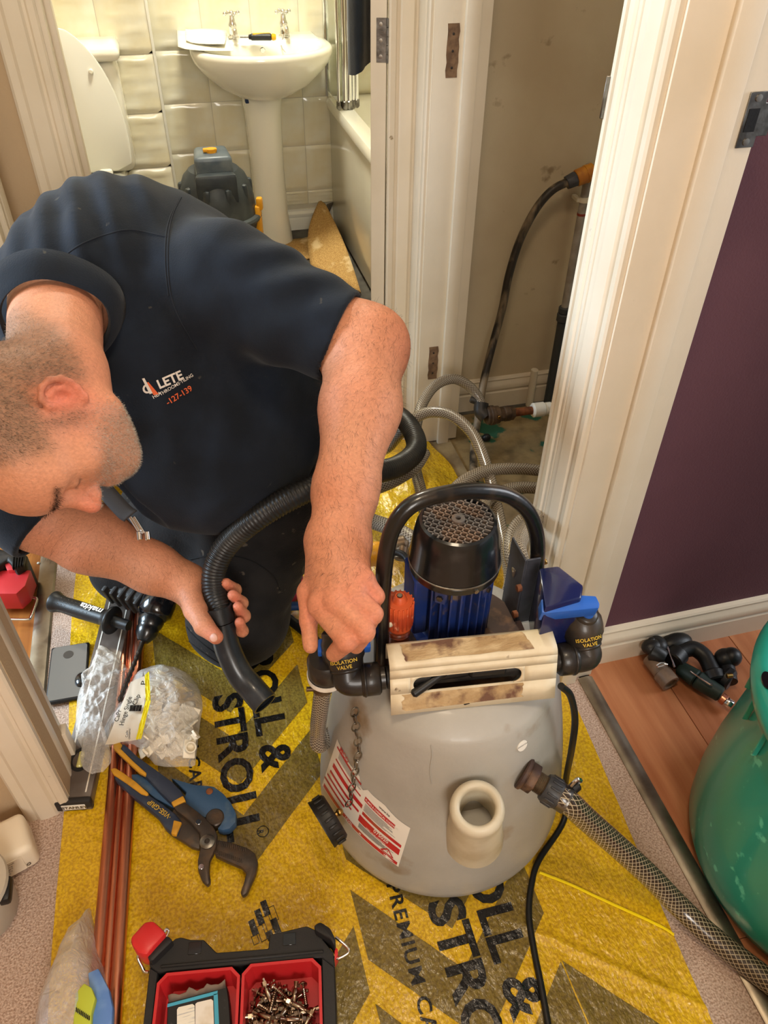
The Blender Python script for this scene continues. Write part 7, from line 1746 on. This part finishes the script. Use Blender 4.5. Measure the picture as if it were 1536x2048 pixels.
# pink cloth and blue strap beside his knee
mt('pink', (186, 44, 92), .5); mt('strap_blue', (40, 72, 120), .5)
P_ = [GZ(x, y, .03) for x, y in ((568, 1165), (606, 1148), (600, 1182), (572, 1200))]; m = MB(); m.prism([(p.x, p.y) for p in P_][::-1], .006, .03, None, .003, 1); tag(m.build('pink_pouch', 'pink', None, origin=P_[0]), 'bright pink pouch on the film beside his knee', 'pouch')
m = MB(); m.tube([GZ(560, 1215, .03), GZ(600, 1212, .035), GZ(640, 1222, .03)], .010, 12); tag(m.build('blue_tool', 'strap_blue', None, origin=GZ(560, 1215, .03)), 'blue plastic tool lying behind his hand', 'tool')
m = MB(); m.tube([GZ(560, 1225, .02), GZ(600, 1255, .022), GZ(640, 1290, .02)], .011, 12); tag(m.build('black_strap', 'black_plastic', None, origin=GZ(560, 1225, .02)), 'black bar lying on the film between his knee and the machine', 'bar')
# retractor strap clipped on his chest
t = thing('tool_lanyard', 'dark tool lanyard with steel clip hanging from his chest', 'lanyard', UD(230, 1000, 1.16))
P_ = [UD(192, 958, 1.16), UD(212, 982, 1.165), UD(248, 1022, 1.17), UD(262, 1032, 1.17)]
m = MB(); rows = []
for p in spline(P_, 4): s_ = Vector(cdir(.75, -.65, 0)) * .0125; rows.append([p - s_, p - s_ * .5 - Vector(cF) * .003, p + s_ * .5 - Vector(cF) * .003, p + s_])
m.sheet(rows); m.build('strap', mt('strap_grey', (52, 50, 50), .8), t, thick=.003)
for dx in (-3, 4):
    m = MB(); m.cyl(UD(264 + dx, 1034, 1.17), UD(284 + dx, 1066, 1.17), .0028, n=10); m.build('steel_rod', 'chrome', t)
for dx in (-8, 8):
    m = MB(); m.cyl(UD(286 + dx, 1062, 1.165), UD(288 + dx, 1080, 1.165), .004, n=10, bev=.001); m.build('clip_jaw', 'chrome', t)

# ================================================================ THINGS IN THE LEFT DOORWAY
t = thing('red_tool_box', 'red plastic tool with bent wire stand just inside the left doorway', 'tool', GZ(20, 1200, 0))
mt('tool_red', (206, 52, 56), .4)
def R7(x, y): return (x / 4.267, 940 + y / 4.267)
def slab7(name, pts, z0, th, material, parent, bev=.002):
    P = [GZ(*R7(x, y), z0 + th) for x, y in pts]; m = MB(); m.prism([(p.x, p.y) for p in P][::-1], z0, z0 + th, None, bev, 2); return m.build(name, material, parent)
slab7('red_body', ((30, 855), (262, 853), (215, 985), (140, 1055), (-150, 1055), (-150, 900)), .02, .050, 'tool_red', t)
slab7('red_lever', ((25, 770), (60, 700), (90, 720), (100, 790), (140, 850), (60, 855)), .04, .040, 'tool_red', t)
m = MB(); W_ = [GZ(*R7(*p), .02) for p in ((185, 1020), (240, 1085), (310, 1095), (305, 1140), (265, 1250), (245, 1275), (190, 1278), (60, 1275))]; m.tube(W_, .0032, 10, 3); m.build('wire_stand', 'chrome', t)
t = thing('black_tool_case', 'black ribbed tool case behind the red tool', 'tool case', GZ(30, 1110, 0))
slab7('case_body', ((-160, 620), (80, 690), (235, 720), (215, 800), (130, 850), (60, 760), (-160, 900)), .0, .09, 'black_dirty', t, .006)
for k in range(5):
    slab7('case_rib', ((110 + 24 * k, 705 + 4 * k), (122 + 24 * k, 708 + 4 * k), (112 + 22 * k, 830 - 6 * k), (100 + 22 * k, 835 - 6 * k)), .085, .010, 'black_plastic', t, .002)
c = GZ(*R7(332, 803), 0); m = MB(); m.ell(c + Vector((0, 0, .003)), (.004, .003, .003), u=10, v=6); tag(m.build('white_crumb', 'paper', None, origin=c), 'tiny white crumb on the laminate in the left doorway', 'debris')
